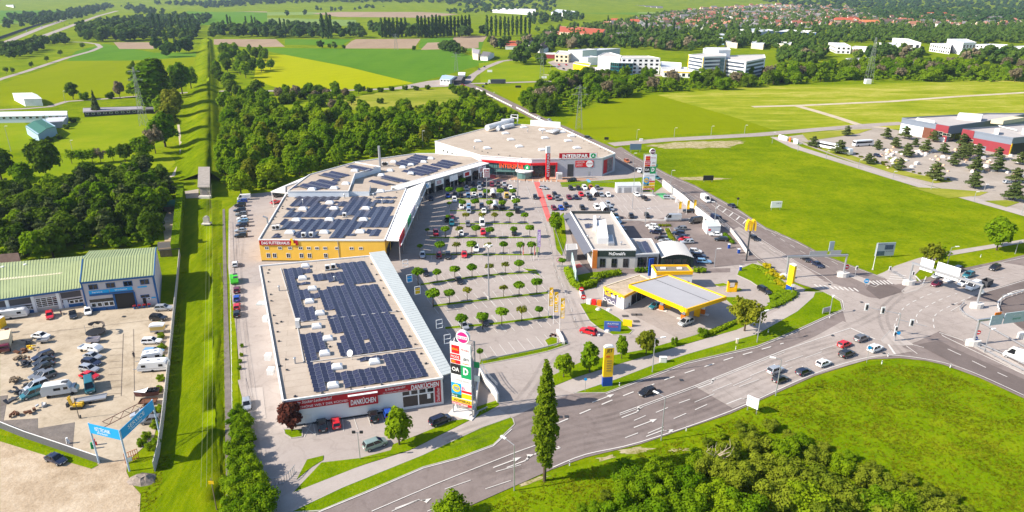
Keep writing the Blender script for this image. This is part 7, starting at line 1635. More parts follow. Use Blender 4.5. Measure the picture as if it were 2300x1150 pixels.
def clipped(px,w,h,mat,label):
 P=[G(u,v) for u,v in px];A,B=offset(P,w/2),offset(P,-w/2);mb=MB()
 mb.prism([(p.x,p.y) for p in A]+[(p.x,p.y) for p in B[::-1]],0,h);c0=P[0];mb.v=[(x-c0.x,y-c0.y,z) for x,y,z in mb.v]
 rg=NPR;qs=[]
 for i in range(len(P)-1):
  n=int((P[i+1]-P[i]).length*26);t=rg.random(n);s=rg.integers(0,3,n)
  base=np.array(P[i]-c0)[None]+(np.array(P[i+1]-P[i]))[None]*t[:,None];nv=np.array((A[i]-P[i]).normalized())
  off=np.where(s==0,1,np.where(s==1,-1,rg.uniform(-1,1,n)))*w/2;z=np.where(s==2,h,rg.uniform(.1,h,n))
  p=base+nv[None]*off[:,None];p[:,2]=z;d=rg.normal(size=(n,3));d/=np.linalg.norm(d,axis=1)[:,None];a=np.cross(d,rg.normal(size=(n,3)));a/=np.linalg.norm(a,axis=1)[:,None];b=np.cross(d,a);sz=.2
  qs.append(np.stack([p-a*sz,p-b*sz,p+a*sz,p+b*sz],1).reshape(-1,3))
 o=link('clipped_hedge',np_mesh('clipped_hedge',np.concatenate(qs),None,[mat],mb),None,(c0.x,c0.y,0));o.data.materials[0]=mat;tag(o,label,'hedge')
clipped([(397,575),(402,520),(406,470),(409,436)],2.4,4.2,LF_LIGHT,'tall clipped hedge wall along the left embankment foot')
for k,(u,v,h) in enumerate(((538,940,3),(545,965,3.4),(552,1000,3.6),(535,985,3.2),(548,1035,3.6),(560,1070,3.8),(538,1060,3.4),(528,1020,3.2),(560,1110,4.6),(545,1125,4.2),(575,1120,4.4),(590,1150,4.6),(530,1160,4.0),(560,1160,4.5),(530,1100,3.6),(526,955,2.4),(580,1175,4.4),(555,1190,4.4))):
 tree(G(u,v),h,'shrub',rnd.choice([LF_MID,LF_LIGHT,LF_MID]),f'overgrown green shrub in the service lane row, {"upper" if v<1000 else "middle" if v<1080 else "lower"} part, {"lane side" if u>546 else "grass side"}','shrubs along the service lane',.9)
for k,(u,v) in enumerate(((543,800),(538,830),(544,780),(540,815))): tree(G(u,v),1.0,'shrub',LF_LIGHT,'low weed clump growing on the service lane edge','weed clumps on the lane',.8,False,'weed_clump','weed')
for k,(u,v) in enumerate(((358,735),(362,760),(365,785),(364,810),(362,855),(356,880),(352,1000),(340,1010),(350,960),(357,925),(330,985),(318,1000))): tree(G(u,v),1.5,'shrub',LF_LIGHT,'small green shrub along the inside of the yard wall','shrubs along the yard wall',1.0)
SHP=[(1405,1075,5,0),(1440,1110,6,0),(1400,1120,5,2),(1480,1075,6,2),(1500,1130,6.5,0),(1540,1100,6,0),(1545,1160,7,0),(1590,1060,6,1),(1600,1130,7,2),(1640,1030,5.5,1),(1650,1090,7,1),(1670,1160,7.5,0),(1700,1010,5,1),(1715,1070,6.5,1),(1740,1130,7.5,1),(1760,1020,5.5,2),(1780,1080,7,1),(1810,1150,7.5,2),(1830,1040,5,1),(1850,1100,6.5,1),(1890,1060,5,2),(1900,1130,6.5,1),(1940,1090,5.5,1),(1960,1150,6.5,0),(2000,1110,5,1),(2030,1150,5.5,2),(2070,1140,5,1),(2110,1165,5,1),(1390,1165,6,0),(1450,1180,7,0),(1730,965,3.5,1),(1680,985,4,1),(1800,1000,3.5,2),(1345,1160,4,0),(1860,1175,7,1),(1620,1180,7,2),(2000,1185,6,1),(1560,1040,4,2)]
thz=lambda u,v:('left ' if u<1530 else 'middle ' if u<1780 else 'right ')+('front' if v>1100 else 'centre' if v>1020 else 'rear')+' of the meadow thicket'
SHP+=[(1590,1000,2.5,1),(1620,985,2,2),(1660,960,2,1),(1770,985,2.5,1),(1850,1010,2.5,1),(1910,1030,2.5,2),(1960,1060,3,1),(2040,1085,3,1),(2090,1110,3,1),(2140,1125,2.5,1),(1310,1150,2.5,0),(1360,1120,2.5,1),(2170,1160,3,1)]
for u,v,h,m in SHP: tree(G(u,v),h*.62,'shrub',(LF_MID,LF_OLV,LF_LIGHT)[m] if 'LF_OLV' in globals() else LF_MID,f'{("dark green","olive","light green")[m]} bushy thicket shrub, {thz(u,v)}','thicket shrubs in the lower right meadow',1.15)
p=G(1606,1050);mb=MB();rg=random.Random(2);mb.tube(p,p+Vector((.2,0,2)),.18,.12,6)
for i in range(9): a=i*.8;q=p+Vector((.2,0,1.2+.2*i));e=q+Vector((math.cos(a)*2.2,math.sin(a)*1.6,1.6));mb.tube(q,e,.09,.04,5);mb.tube(e,e+Vector((rg.uniform(-1,1),rg.uniform(-1,1),1.1)),.04,.02,4);mb.tube(q.lerp(e,.6),q.lerp(e,.6)+Vector((rg.uniform(-1,1),rg.uniform(-1,1),1)),.04,.02,4)
tag(mb.build('bare_tree',pbr('bare_wood',(.4,.33,.24),.9)),'pale bare-branched dead tree inside the meadow thicket','bare tree')
# ================================================================ WOODS
def fill(poly,step,jit=.42,seed=3,zfun=None,pxkeep=None):
 """ground points spread over the outline (given at photo points), roughly one per step x step metres"""
 r=random.Random(seed);P=[(p.x,p.y) for p in (G(u,v) for u,v in poly)];x0,x1=min(p[0] for p in P),max(p[0] for p in P);y0,y1=min(p[1] for p in P),max(p[1] for p in P)
 out=[];y=y0;j=0
 while y<y1:
  x=x0+(step/2 if j%2 else 0)
  while x<x1:
   q=(x+r.uniform(-jit,jit)*step,y+r.uniform(-jit,jit)*step)
   if inside(q,P): out.append(q)
   x+=step
  y+=step*.87;j+=1
 return out
rw_=random.Random(21)
LEAFW={'leaves_mid':'green','leaves_light':'light green','leaves_dark':'dark green','leaves_yellow_green':'yellowish','pine_needles':'grey-green','brownish_buds':'brownish','olive_leaves':'olive','leaves_far':'green','leaves_far_dark':'dark'}
ZN=[((480,180,600,262),', near the dike'),((500,262,640,460),', left of the shop roofs'),((640,240,800,460),', above the raised roof'),((800,240,975,460),', above the far solar roof'),((975,200,1200,310),', left of the supermarket'),((1170,150,1330,270),', beside the power mast'),((1330,150,1500,250),', below the glass office'),((1500,150,1750,250),', below the twin towers'),((1750,140,2000,250),', around the radio mast'),((2000,140,2400,250),', at the right end'),((0,440,150,600),', left part'),((150,440,290,600),', middle part'),((290,440,400,600),', right part'),((0,380,400,440),', rear edge')]
def zone(p):
 u,v=proj((p[0],p[1],0))
 for (a,b,c,d),t in ZN:
  if a<=u<c and b<=v<d: return t
 return ''
def wood(poly,step,h,kinds,label,group,rw=1.0,seed=3,maxn=400):
 pts=fill(poly,step,seed=seed);rw_.shuffle(pts);
 for p in sorted(pts[:maxn],key=lambda q:q[1]):
  k,m=rw_.choice(kinds);kind_lab={'broad':'broad-crowned','tall':'upright','open':'thin','pine':'dark pine','shrub':'bushy','far':'dense','spruce':'pointed spruce','farcol':'slim','column':'slim'}[k]
  tree(p,h*rw_.uniform(.72,1.2),k,m,(LEAFW[m.name]+' '+label+zone(p)).replace('@',kind_lab),group,rw)
A=[(500,330),(515,250),(560,215),(600,235),(640,262),(760,262),(900,262),(1050,250),(1150,272),(1090,284),(972,318),(930,344),(850,352),(798,364),(690,392),(612,428),(540,440),(500,412)]
wood(A,8.8,10.8,[('broad',LF_MID),('broad',LF_LIGHT),('tall',LF_MID),('broad',LF_MID),('tall',LF_LIGHT),('tall',LF_MID),('broad',LF_LIGHT),('tall',LF_YEL)],'@ tree in the shop wood','trees of the wood behind the shops',1.05,3,230)
wood([(480,250),(482,205),(490,150),(500,108),(540,110),(600,128),(615,158),(575,185),(580,215),(520,255)],13,13,[('broad',LF_MID),('tall',LF_MID),('broad',LF_DARK)],'@ tree in the row right of the grass embankment','trees right of the embankment',1.0,5,45)
wood([(600,212),(700,205),(780,205),(815,214),(800,240),(760,258),(700,240),(640,235)],11,8,[('broad',LF_MID),('shrub',LF_DARK),('broad',LF_BLOS)],'@ tree at the thicket behind the yellow field','trees behind the yellow field',1.0,6,26)
for u,v in ((708,226),(735,222),(748,248)): tree(G(u,v),8,'broad',LF_BLOS,'pale brownish budding tree at the dry meadow edge','budding trees at the dry meadow',1.0)
wood([(1010,198),(1060,205),(1110,235),(1160,262),(1150,275),(1085,262),(1040,232)],8,5,[('shrub',LF_MID),('shrub',LF_DARK)],'@ shrub beside the sloping bridge road','shrubs beside the bridge road',1.0,8,30)
for k,(u,v) in enumerate(((815,204),(830,207),(855,207),(880,204),(910,202),(935,203),(960,201),(810,234),(855,232))): tree(G(u,v),4,'shrub',LF_DARK,'small dark bush along the far road','bushes along the far road',1.0)
wood([(0,600),(0,455),(60,440),(140,440),(230,405),(330,392),(372,412),(388,450),(392,475),(362,482),(356,560),(300,552),(190,560),(150,584),(60,590)],7.6,10.5,[('pine',LF_PINE),('pine',LF_PINE),('broad',LF_DARK),('tall',LF_DARK),('broad',LF_MID),('broad',LF_DARK)],'@ tree in the park wood above the workshop','trees of the dark park wood',1.0,9,190)
for u,v,h in ((90,590,11),(50,525,9),(230,528,9),(165,490,9),(275,475,9),(345,470,8)): tree(G(u,v),h,'broad',LF_LIGHT,'bright green round tree standing out in the dark park wood','bright trees in the dark park wood',1.0,True)
LT=[(107,406,312,'broad',LF_DARK,'large dark spreading tree on the park lawn, left of centre',.8),(57,422,365,'broad',LF_MID,'round tree with long shadow on the park lawn',1.0),(5,408,330,'broad',LF_DARK,'dark tree cut by the left picture edge',1.0),(323,360,305,'broad',LF_MID,'forked round tree at the sports lawn edge near the dike',1.0),(282,364,322,'broad',LF_DARK,'second round tree at the sports lawn edge',1.0),(255,362,330,'open',LF_MID,'small thin tree between lawn trees',.9),(227,366,332,'open',LF_BLOS,'small pinkish thin tree at the lawn edge',.9),(209,368,334,'open',LF_MID,'small leaning tree at the lawn edge, left of the pinkish one',.9),(187,369,334,'open',LF_MID,'small tree at the lawn edge beside the parked trailer',.9),(162,368,335,'open',LF_LIGHT,'light green small tree at the left of the lawn edge row',.9),
(350,345,285,'open',LF_BLOS,'pale half-bare tree beside the dike path',.9),(372,330,250,'tall',LF_MID,'dense tree over the dike path',1.2),(385,300,232,'broad',LF_YEL,'yellow-green tree at the dike foot',.9),(392,262,198,'broad',LF_YEL,'olive round tree at the dike foot, farther',.9),(365,262,215,'broad',LF_MID,'tree left of the olive ones at the dike foot',.9),(335,242,140,'column',LF_MID,'tall poplar group beside the lattice mast, left stem',1.9),(352,242,134,'column',LF_MID,'tall poplar group beside the lattice mast, middle stem',1.9),(368,240,134,'column',LF_DARK,'dark tall poplar beside the lattice mast, right stem',1.5),(312,222,138,'pine',LF_DARK,'dark round-topped tree behind the poplars',.8),(410,212,140,'broad',LF_MID,'broad tree right of the tall poplars',.9),(430,200,150,'broad',LF_MID,'broad tree nearest the dike above the crossing',.9),(395,215,160,'tall',LF_DARK,'dark tree close right of the poplars',1.0),
(165,223,184,'broad',LF_DARK,'dark round tree standing in the bright field',.9),(190,225,206,'shrub',LF_MID,'bush right of the dark round tree',.8),(218,258,203,'spruce',LF_PINE,'pointed dark spruce at the clubhouse end',.8),(270,220,182,'broad',LF_BLOS,'brownish tree behind the roadside bushes',.8),(248,222,206,'shrub',LF_DARK,'dark bush beside the brownish tree',1.0),(300,216,186,'broad',LF_DARK,'dark tree right of the brownish one',.8),(375,110,66,'farcol',LF_FARD,'slender dark poplar by the far field corner',1.0),(380,128,92,'far',LF_FAR,'tree cluster at the left side of the far dike end',1.1),(420,118,82,'far',LF_FAR,'tree at the far dike end',1.1),(355,112,82,'far',LF_FARD,'dark tree at the ploughed strip',1.0),(430,98,75,'far',LF_FARD,'small dark tree by the far dike track',1.0),(400,120,88,'far',LF_FARD,'round tree between the far dike trees',1.0)]
for u,vb,vt,k,m,l,rw in LT: single(u,vb,vt,k,m,l,rw,split=k not in('far','farcol'))
for u,v in ((15,166),(30,167),(72,154),(107,141),(137,127),(187,111)): single(u,v,v-16,'open',LF_DARK,'small roadside tree along the curving left road',.8,'roadside trees of the left road')
for u,v in ((135,312),(118,300),(150,290),(112,318),(100,325),(165,275)): tree(G(u,v),3,'shrub',LF_DARK,'dark hedge bush behind the grandstand','hedge bushes behind the grandstand',1.0)
BELT=[(1175,242),(1215,205),(1290,178),(1340,172),(1420,176),(1480,182),(1560,180),(1700,172),(1830,160),(1960,152),(2040,148),(2120,152),(2320,150),(2320,184),(2120,184),(1950,180),(1800,186),(1640,200),(1560,206),(1430,210),(1350,232),(1270,262),(1290,240),(1240,262),(1195,256)]
wood(BELT,12.5,12,[('broad',LF_MID),('tall',LF_DARK),('shrub',LF_MID),('tall',LF_MID),('shrub',LF_DARK),('broad',LF_MID),('open',LF_BLOS)],'@ tree in the meadow belt','trees of the belt along the meadow',1.05,12,190)
for k,(u,v,h) in enumerate(((1826,330,6),(1902,305,6),(1990,312,6.5),(1885,346,7.5),(1970,336,5.5),(2032,312,7.5),(2010,332,6),(2036,352,7),(2095,318,6.5),(2078,342,7),(2118,346,6),(2160,330,7.5),(2158,358,8),(2175,350,7),(2194,352,7),(2218,335,5.5),(2240,358,6.5),(1950,368,5.5),(2018,382,6),(2098,404,8.5),(2190,385,7.5),(2240,385,7),(2290,370,6.5),(2186,422,7.5),(2280,410,7),(2275,450,8),(2055,330,5),(2140,372,6.5),(2262,345,6))):
 tree(G(u,v),h,'pine',LF_PINE,f'dark pine among the stone displays, {"front" if v>365 else "rear"} part of the garden centre','pines of the garden centre',1.5,True)
for k in range(46):
 t=rnd.random();a=G(1800+(2140-1800)*t,318+(408-318)*t+rnd.uniform(-4,6));tree(a,.9,'shrub',LF_YEL,'yellowish ornamental grass clump in the garden centre strip','grass clumps of the garden centre',1.3,False,'grass_clump','grass clump')
FAR=[(LF_FAR,),(LF_FARD,)]
def far_single(poly,step,h,label,group,seed,maxn):
 pts=fill(poly,step,seed=seed);rw_.shuffle(pts)
 for p in sorted(pts[:maxn],key=lambda q:q[1]): m=rw_.choice([LF_FAR,LF_FARD,LF_FAR]);u=proj((p[0],p[1],0))[0];tree(p,h*rw_.uniform(.7,1.25),'far',m,('dark ' if m is LF_FARD else 'green ')+label+(', left stretch' if u<(poly[0][0]*.67+max(q[0] for q in poly)*.33) else ', right stretch' if u>(poly[0][0]*.33+max(q[0] for q in poly)*.67) else ', middle stretch'),group,1.1)
far_single([(165,92),(200,70),(330,66),(345,92),(230,96)],15,20,'dense tree in the grove right of the motorway','trees of the grove by the motorway',31,60)
far_single([(0,140),(0,112),(60,100),(150,88),(160,96),(110,108),(60,128)],11,12,'dense tree in the strip below the motorway','trees below the motorway',32,55)
far_single([(345,90),(350,70),(440,66),(445,84),(420,92)],16,15,'dense tree in the far grove at the dike end','trees of the grove at the dike end',33,30)
far_single([(470,86),(480,74),(620,76),(800,80),(1090,78),(1090,84),(800,86),(620,87)],17,18,'dense tree in the long belt across the far fields','trees of the far field belt',34,90)
far_single([(985,122),(1000,100),(1010,98),(1040,114),(1050,126),(1010,124)],12,12,'dense tree beside the pale barn','trees beside the pale barn',35,14)
for u,vb,vt in ((720,108,90),(752,109,93),(740,108,97),(772,110,100),(930,114,102),(845,60,50),(1170,145,100),(1155,142,110),(1215,150,118)): single(u,vb,vt,'far',LF_FAR,'lone round tree standing out in the far fields',1.1,'lone trees in the far fields',split=False)
PO=[(632,78,40),(642,80,42),(726,84,30),(738,84,28),(745,84,32)]+[(858+i*9,82-i*.2,38+rnd.uniform(-2,3)) for i in range(7)]+[(940+i*8.2,82-i*.3,34+rnd.uniform(-2,4)) for i in range(15)]+[(1094+i*10,78,34+rnd.uniform(-2,3)) for i in range(5)]+[(1142+i*9.5,76,34+rnd.uniform(-1,4)) for i in range(6)]+[(554,60,36),(568,62,34),(513,60,32),(520,62,36),(575,64,38)]+[(245,62,36),(350,74,30),(362,76,32),(388,74,30),(405,72,32),(430,74,30),(300,70,38)]+[(1380,78,48),(1420,72,44),(1450,72,42),(1512,78,42),(1390,82,52)]
for u,vb,vt in PO: single(u,vb+4,vt,'farcol',LF_FARD,'slender dark poplar in the far row above the fields',.62,'poplars of the far rows',split=False)
def mass(name,polys,h,label,seed,quads=70,mats=(LF_FAR,),big=1.0,zf=None,dens=None):
 rg=np.random.default_rng(seed);protos=[]
 for i in range(4):
  bl=lobes(5,4.3*big,.2,10,rg,.6,(.42,.6));protos.append((leaf_quads(bl,quads,.95*big,rg=rg),core_mesh(bl,.92,1,rg)))
 Q=[];V=[];Fc=[];off=0
 for poly,step in polys:
  for p in fill(poly,step,seed=seed+1):
   q,(v,f)=protos[rg.integers(4)];s=h/10*rg.uniform(.65,1.2);a=rg.uniform(0,6.28);M=np.array([[math.cos(a),-math.sin(a),0],[math.sin(a),math.cos(a),0],[0,0,1]])*s;z=zf(p[0],p[1]) if zf else 0;o=np.array([p[0],p[1],z])
   Q.append(q@M.T+o);V.append(v@M.T+o);Fc.append(f+off);off+=len(v)
 if not V: return
 o=link(name,np_mesh(name,np.concatenate(Q),(np.concatenate(V),np.concatenate(Fc)),list(mats)));tag(o,label,None,None,'stuff');return o
mass('undergrowth',[(A,6.0),([(0,600),(0,455),(140,440),(330,392),(388,450),(362,482),(356,556),(190,560),(60,590)],6.5),(BELT,8)],4.2,'undergrowth filling the gaps between the trunks of the woods',50,60,(LF_MID,),1.3)
mass('town_woodland',[([(1160,130),(1190,100),(1280,84),(1400,88),(1560,90),(1700,92),(1900,88),(2000,84),(2320,74),(2320,96),(2160,100),(1990,98),(1900,96),(1830,108),(1760,112),(1640,104),(1520,112),(1480,112),(1420,108),(1340,112),(1250,112),(1220,124)],17),([(1180,96),(1240,76),(1380,72),(1500,78),(1600,78),(1640,92),(1400,90),(1240,88)],24),([(1750,118),(1800,112),(1850,118),(1860,140),(1780,150),(1740,140)],18),([(1960,120),(2030,112),(2080,122),(2070,140),(1990,136)],20),([(2150,140),(2220,128),(2320,126),(2320,150),(2200,152)],18),([(1560,74),(1700,70),(2320,62),(2320,80),(2000,86),(1700,92),(1600,90)],26)],13,'mass of treetops around the far halls and town',51,80,(LF_FAR,))
mass('town_gardens',[([(1300,66),(1500,30),(1700,22),(2000,24),(2320,30),(2320,66),(1900,70),(1600,74),(1400,78)],25),([(1180,72),(1300,60),(1400,50),(1400,70),(1250,80)],30)],12,'garden trees scattered between the town roofs',52,40,(LF_FAR,))
mass('far_woodland',[([(440,12),(640,8),(660,14),(460,20)],50),([(20,40),(120,34),(240,14),(260,16),(190,40),(90,58),(10,66)],34),([(330,60),(430,52),(450,62),(350,72)],26),([(700,24),(860,16),(870,20),(720,28)],70),([(620,34),(700,30),(700,34),(630,38)],70),([(1000,26),(1240,20),(1240,26),(1010,32)],46),([(1180,40),(1300,34),(1320,44),(1200,58)],40),([(160,66),(330,40),(470,40),(470,60),(350,66),(220,74)],34),([(480,66),(620,60),(900,66),(1000,70),(1000,76),(600,74),(480,74)],38),([(260,10),(300,14),(380,30),(300,34)],50)],17,'far woodland belts fading into haze',53,50,(LF_FARD,))
mass('hill_woodland',[([(330,15),(600,11),(900,6),(1180,4),(1240,12),(1000,16),(700,15),(450,18)],46),([(1150,10),(1300,6),(1490,5),(1490,12),(1300,14)],46),([(1180,10),(1300,-4),(1800,-4),(2320,-4),(2320,24),(2100,20),(1900,22),(1850,30),(1700,12),(1500,8),(1330,12)],60),([(980,14),(1200,6),(1260,12),(1250,22),(1050,24)],60),([(1880,36),(2000,20),(2300,30),(2320,60),(2000,52)],44)],17,'wooded slopes along the horizon',54,26,(LF_FARD,),1.6,HILLZ)
HW=[pbr('wall_white',(.72,.69,.64),.8),pbr('wall_cream',(.66,.55,.40),.8),pbr('wall_peach',(.62,.42,.30),.8)]
HRF=[(BRT,'brown'),(pbr('muted_red_tiles',(.27,.085,.055),.85),'red'),(pbr('muted_orange_tiles',(.33,.14,.08),.85),'orange'),(GRT,'grey'),(BRT,'brown'),(GRT,'grey')]  # town tiles: darker, less saturated red and orange than the near roofs
_hm={}
def town_mesh(k,ri,wi):
 key=(k,ri,wi)
 if key in _hm: return _hm[key]
 L,W_,e,r=((12,9,4.5,8.5),(10,10,5,9.5),(18,10,6,10.5),(14,8.5,3.6,7.2))[k];mb=MB();x,y=L/2,W_/2
 mb.prism([(-x,-y),(x,-y),(x,y),(-x,y)],0,e,0,bottom=False);mb.add([(-x,-y,e),(-x,y,e),(-x,0,r-.1),(x,-y,e),(x,y,e),(x,0,r-.1)],[(1,0,2),(3,4,5)],0)
 o=.5
 for s in(-1,1): mb.quad((-x-o,s*(y+o),e-.35),(x+o,s*(y+o),e-.35),(x+o,0,r),(-x-o,0,r),1)
 for s in(-1,1):
  for xx in(-.3,.0,.3): mb.quad((L*xx-.7,s*(y+.03),1.2),(L*xx+.7,s*(y+.03),1.2),(L*xx+.7,s*(y+.03),2.8),(L*xx-.7,s*(y+.03),2.8),2)
  mb.quad((s*(x+.03),-1,e-1),(s*(x+.03),1,e-1),(s*(x+.03),1,e+1),(s*(x+.03),-1,e+1),2)
 mb.box((L*.2,y*.35,r-.2),(.9,.7,1.8),0)
 me=mb.mesh('house',[HW[wi],HRF[ri][0],GLASS]);_hm[key]=me;return me
rh=random.Random(77)
TP=[[(1330,66),(1480,36),(1560,24),(1700,18),(1900,20),(1960,40),(1960,60),(1800,66),(1640,68),(1560,74),(1440,72)],[(1960,42),(2050,36),(2200,44),(2320,52),(2320,62),(2100,66),(1960,62)],[(1180,100),(1240,84),(1300,80),(1420,86),(1400,98),(1300,104)],[(1320,20),(1480,16),(1490,20),(1330,26)]]
pts=fill(TP[0],41,seed=61)+fill(TP[1],40,seed=62)+fill(TP[2],46,seed=63)
rh.shuffle(pts);pts=sorted(pts,key=lambda p:p[1])
def hz(p): return HILLZ(p[0],p[1])
rest=MB()
for n,p in enumerate(pts):
 ri=rh.choice([0,1,2,3,4,5]);wi=rh.choice([0,0,1,1,2]);k=rh.choice([0,0,1,1,2,3]);a=rh.choice([0,R(90)])+rh.uniform(-.35,.35);me=town_mesh(k,ri,wi);s=rh.uniform(.95,1.3)
 if n<290:
  o=link('town_house',me,None,(p[0],p[1],hz(p)),a);o.scale=(s,s,s);tag(o,f'small {("white","cream","peach")[wi]} house with {HRF[ri][1]} roof among the far town trees','house','houses of the far town')
 else:
  b=len(rest.v);Rm=Matrix.Rotation(a,3,'Z');
  for v in me.vertices: rest.v.append(tuple(Rm@(v.co*s)+Vector((p[0],p[1],hz(p)))))
  mm={0:wi,1:3+ri,2:9}
  for f in me.polygons: rest.f.append(tuple(b+i for i in f.vertices));rest.m.append(mm[f.material_index])
if rest.f: tag(rest.build('town_houses',HW+[h[0] for h in HRF]+[GLASS]),'far town houses too small to tell apart',None,None,'stuff')
print('town houses',len(pts))
LG=[((1900,52),'long red-roofed school block in the town',RDT,60),((1950,58),'red-roofed block right of the school in the town',ORT,45),((2090,38),'long red-roofed terrace high in the town',RDT,90),((2190,50),'brown-roofed terrace at the right of the town',BRT,70),((1590,32),'large dark-roofed building with orange gable in the town',BRT,60),((1700,34),'long dark flat building across the town',GRT,120),((2000,56),'pale row with brown roofs near the town mast',BRT,70),((1380,54),'red-roofed villa at the left of the town',RDT,22),((1425,56),'red and white house at the left of the town',RDT,25)]
for (u,v),lb,rm,L in LG:
 p=G(u,v);r=empty('town_block',lb,'building',p,None,rh.uniform(-.12,.12));mb=MB();mb.prism([(-L/2,-7),(L/2,-7),(L/2,7),(-L/2,7)],0,8,bottom=False);mb.build('wall',CREAM,r,rel=False);mb=MB()
 for s in(-1,1): mb.quad((-L/2-1,s*8,7.6),(L/2+1,s*8,7.6),(L/2-3,0,13),(-L/2+3,0,13))
 for s in(-1,1): mb.add([(s*(L/2+1),-8,7.6),(s*(L/2+1),8,7.6),(s*(L/2-3),0,13)],[(0,1,2)])
 mb.build('roof',rm,r,rel=False)
for k in range(14):
 p=G(1312+k*13,12+k*.75);o=link('town_house',town_mesh(2,3,0),None,p,.1);o.scale=(1.3,1.2,1.2);tag(o,'white new house in the straight far row at the slope foot','house','white new houses at the slope foot')
TUFT=leaf_mat('tuft_grass',(.12,.17,.002),(.28,.29,.01),.5,5.0)
def tufts(name,polys,n,size,label,seed,zf=None):
 rg=np.random.default_rng(seed);Q=[]
 for poly,cnt in zip(polys,n):
  P=[(p.x,p.y) for p in (G(u,v) for u,v in poly)];x0,x1=min(p[0] for p in P),max(p[0] for p in P);y0,y1=min(p[1] for p in P),max(p[1] for p in P);pts=[]
  while len(pts)<cnt:
   q=(rg.uniform(x0,x1),rg.uniform(y0,y1))
   if inside(q,P) and rg.random()<.35+.65*(math.sin(q[0]*.31+q[1]*.17)*math.sin(q[1]*.23-q[0]*.11)>-.1): pts.append(q)
  pts=np.array(pts);m=len(pts)
  for j in range(3):
   a=rg.uniform(0,6.28,m);s=size*rg.uniform(.5,1.5,m);d=np.stack([np.cos(a),np.sin(a),np.zeros(m)],1)*s[:,None];up=np.stack([rg.normal(size=m)*.9,rg.normal(size=m)*.9,rg.uniform(.15,.5,m)],1)*s[:,None]*.9;o=np.concatenate([pts+rg.normal(size=(m,2))*.15,np.full((m,1),zf if zf else .02)],1)
   Q.append(np.stack([o-d*.5,o+d*.5,o+d*.3+up,o-d*.35+up*.9],1).reshape(-1,3))
 o=link(name,np_mesh(name,np.concatenate(Q),None,[TUFT]));tag(o,label,None,None,'stuff')
tufts('grass_tufts',[[(1080,1150),(1235,1075),(1330,1052),(1470,1008),(1640,945),(1830,858),(1950,822),(2020,818),(2120,832),(2300,907),(2300,1150)],[(306,1150),(345,1050),(372,900),(390,740),(408,600),(498,600),(503,740),(505,900),(508,1050),(512,1150)],[(1420,345),(1680,325),(2040,425),(2290,495),(2060,575),(1985,605),(1900,588),(1660,466),(1500,390)]],[9000,3500,3500],.3,'rough grass tufts standing in the meadows and on the embankment',3)
big=random.Random(5)
for poly,n in (([(1250,118),(1330,96),(1500,104),(1500,116),(1330,112)],16),([(1480,120),(1560,118),(1560,112),(1480,104)],5),([(1560,108),(1760,112),(1760,100),(1560,96)],14),([(1760,150),(1820,152),(1860,128),(1780,126)],9),([(1900,140),(2080,146),(2080,126),(1930,124)],12),([(2140,145),(2300,146),(2300,130),(2160,130)],9),([(1090,116),(1240,112),(1240,98),(1100,96)],12),([(1160,142),(1180,142),(1180,132),(1160,132)],2)):
 P=fill(poly,9,seed=70+n);big.shuffle(P)
 for p in P[:n]: m=big.choice([LF_FAR,LF_FAR,LF_FARD,LF_BLOS]);tree(p,big.uniform(12,19),'far',m,('brownish' if m is LF_BLOS else 'dark' if m is LF_FARD else 'green')+' big tree among the far halls'+(' left of the glass office' if poly[0][0]<1250 else ' behind the glass office' if poly[0][0]<1480 else ' around the twin towers' if poly[0][0]<1760 else ' by the white factory row'),'big trees among the far halls',1.0)
for u,v in ((1372,80),(1384,82),(1420,74),(1452,72),(1510,80),(1365,60),(1660,50),(1820,60)): single(u,v,v-26,'farcol',LF_FARD,'slim dark poplar between the town roofs',.8,'poplars in the town',split=False)
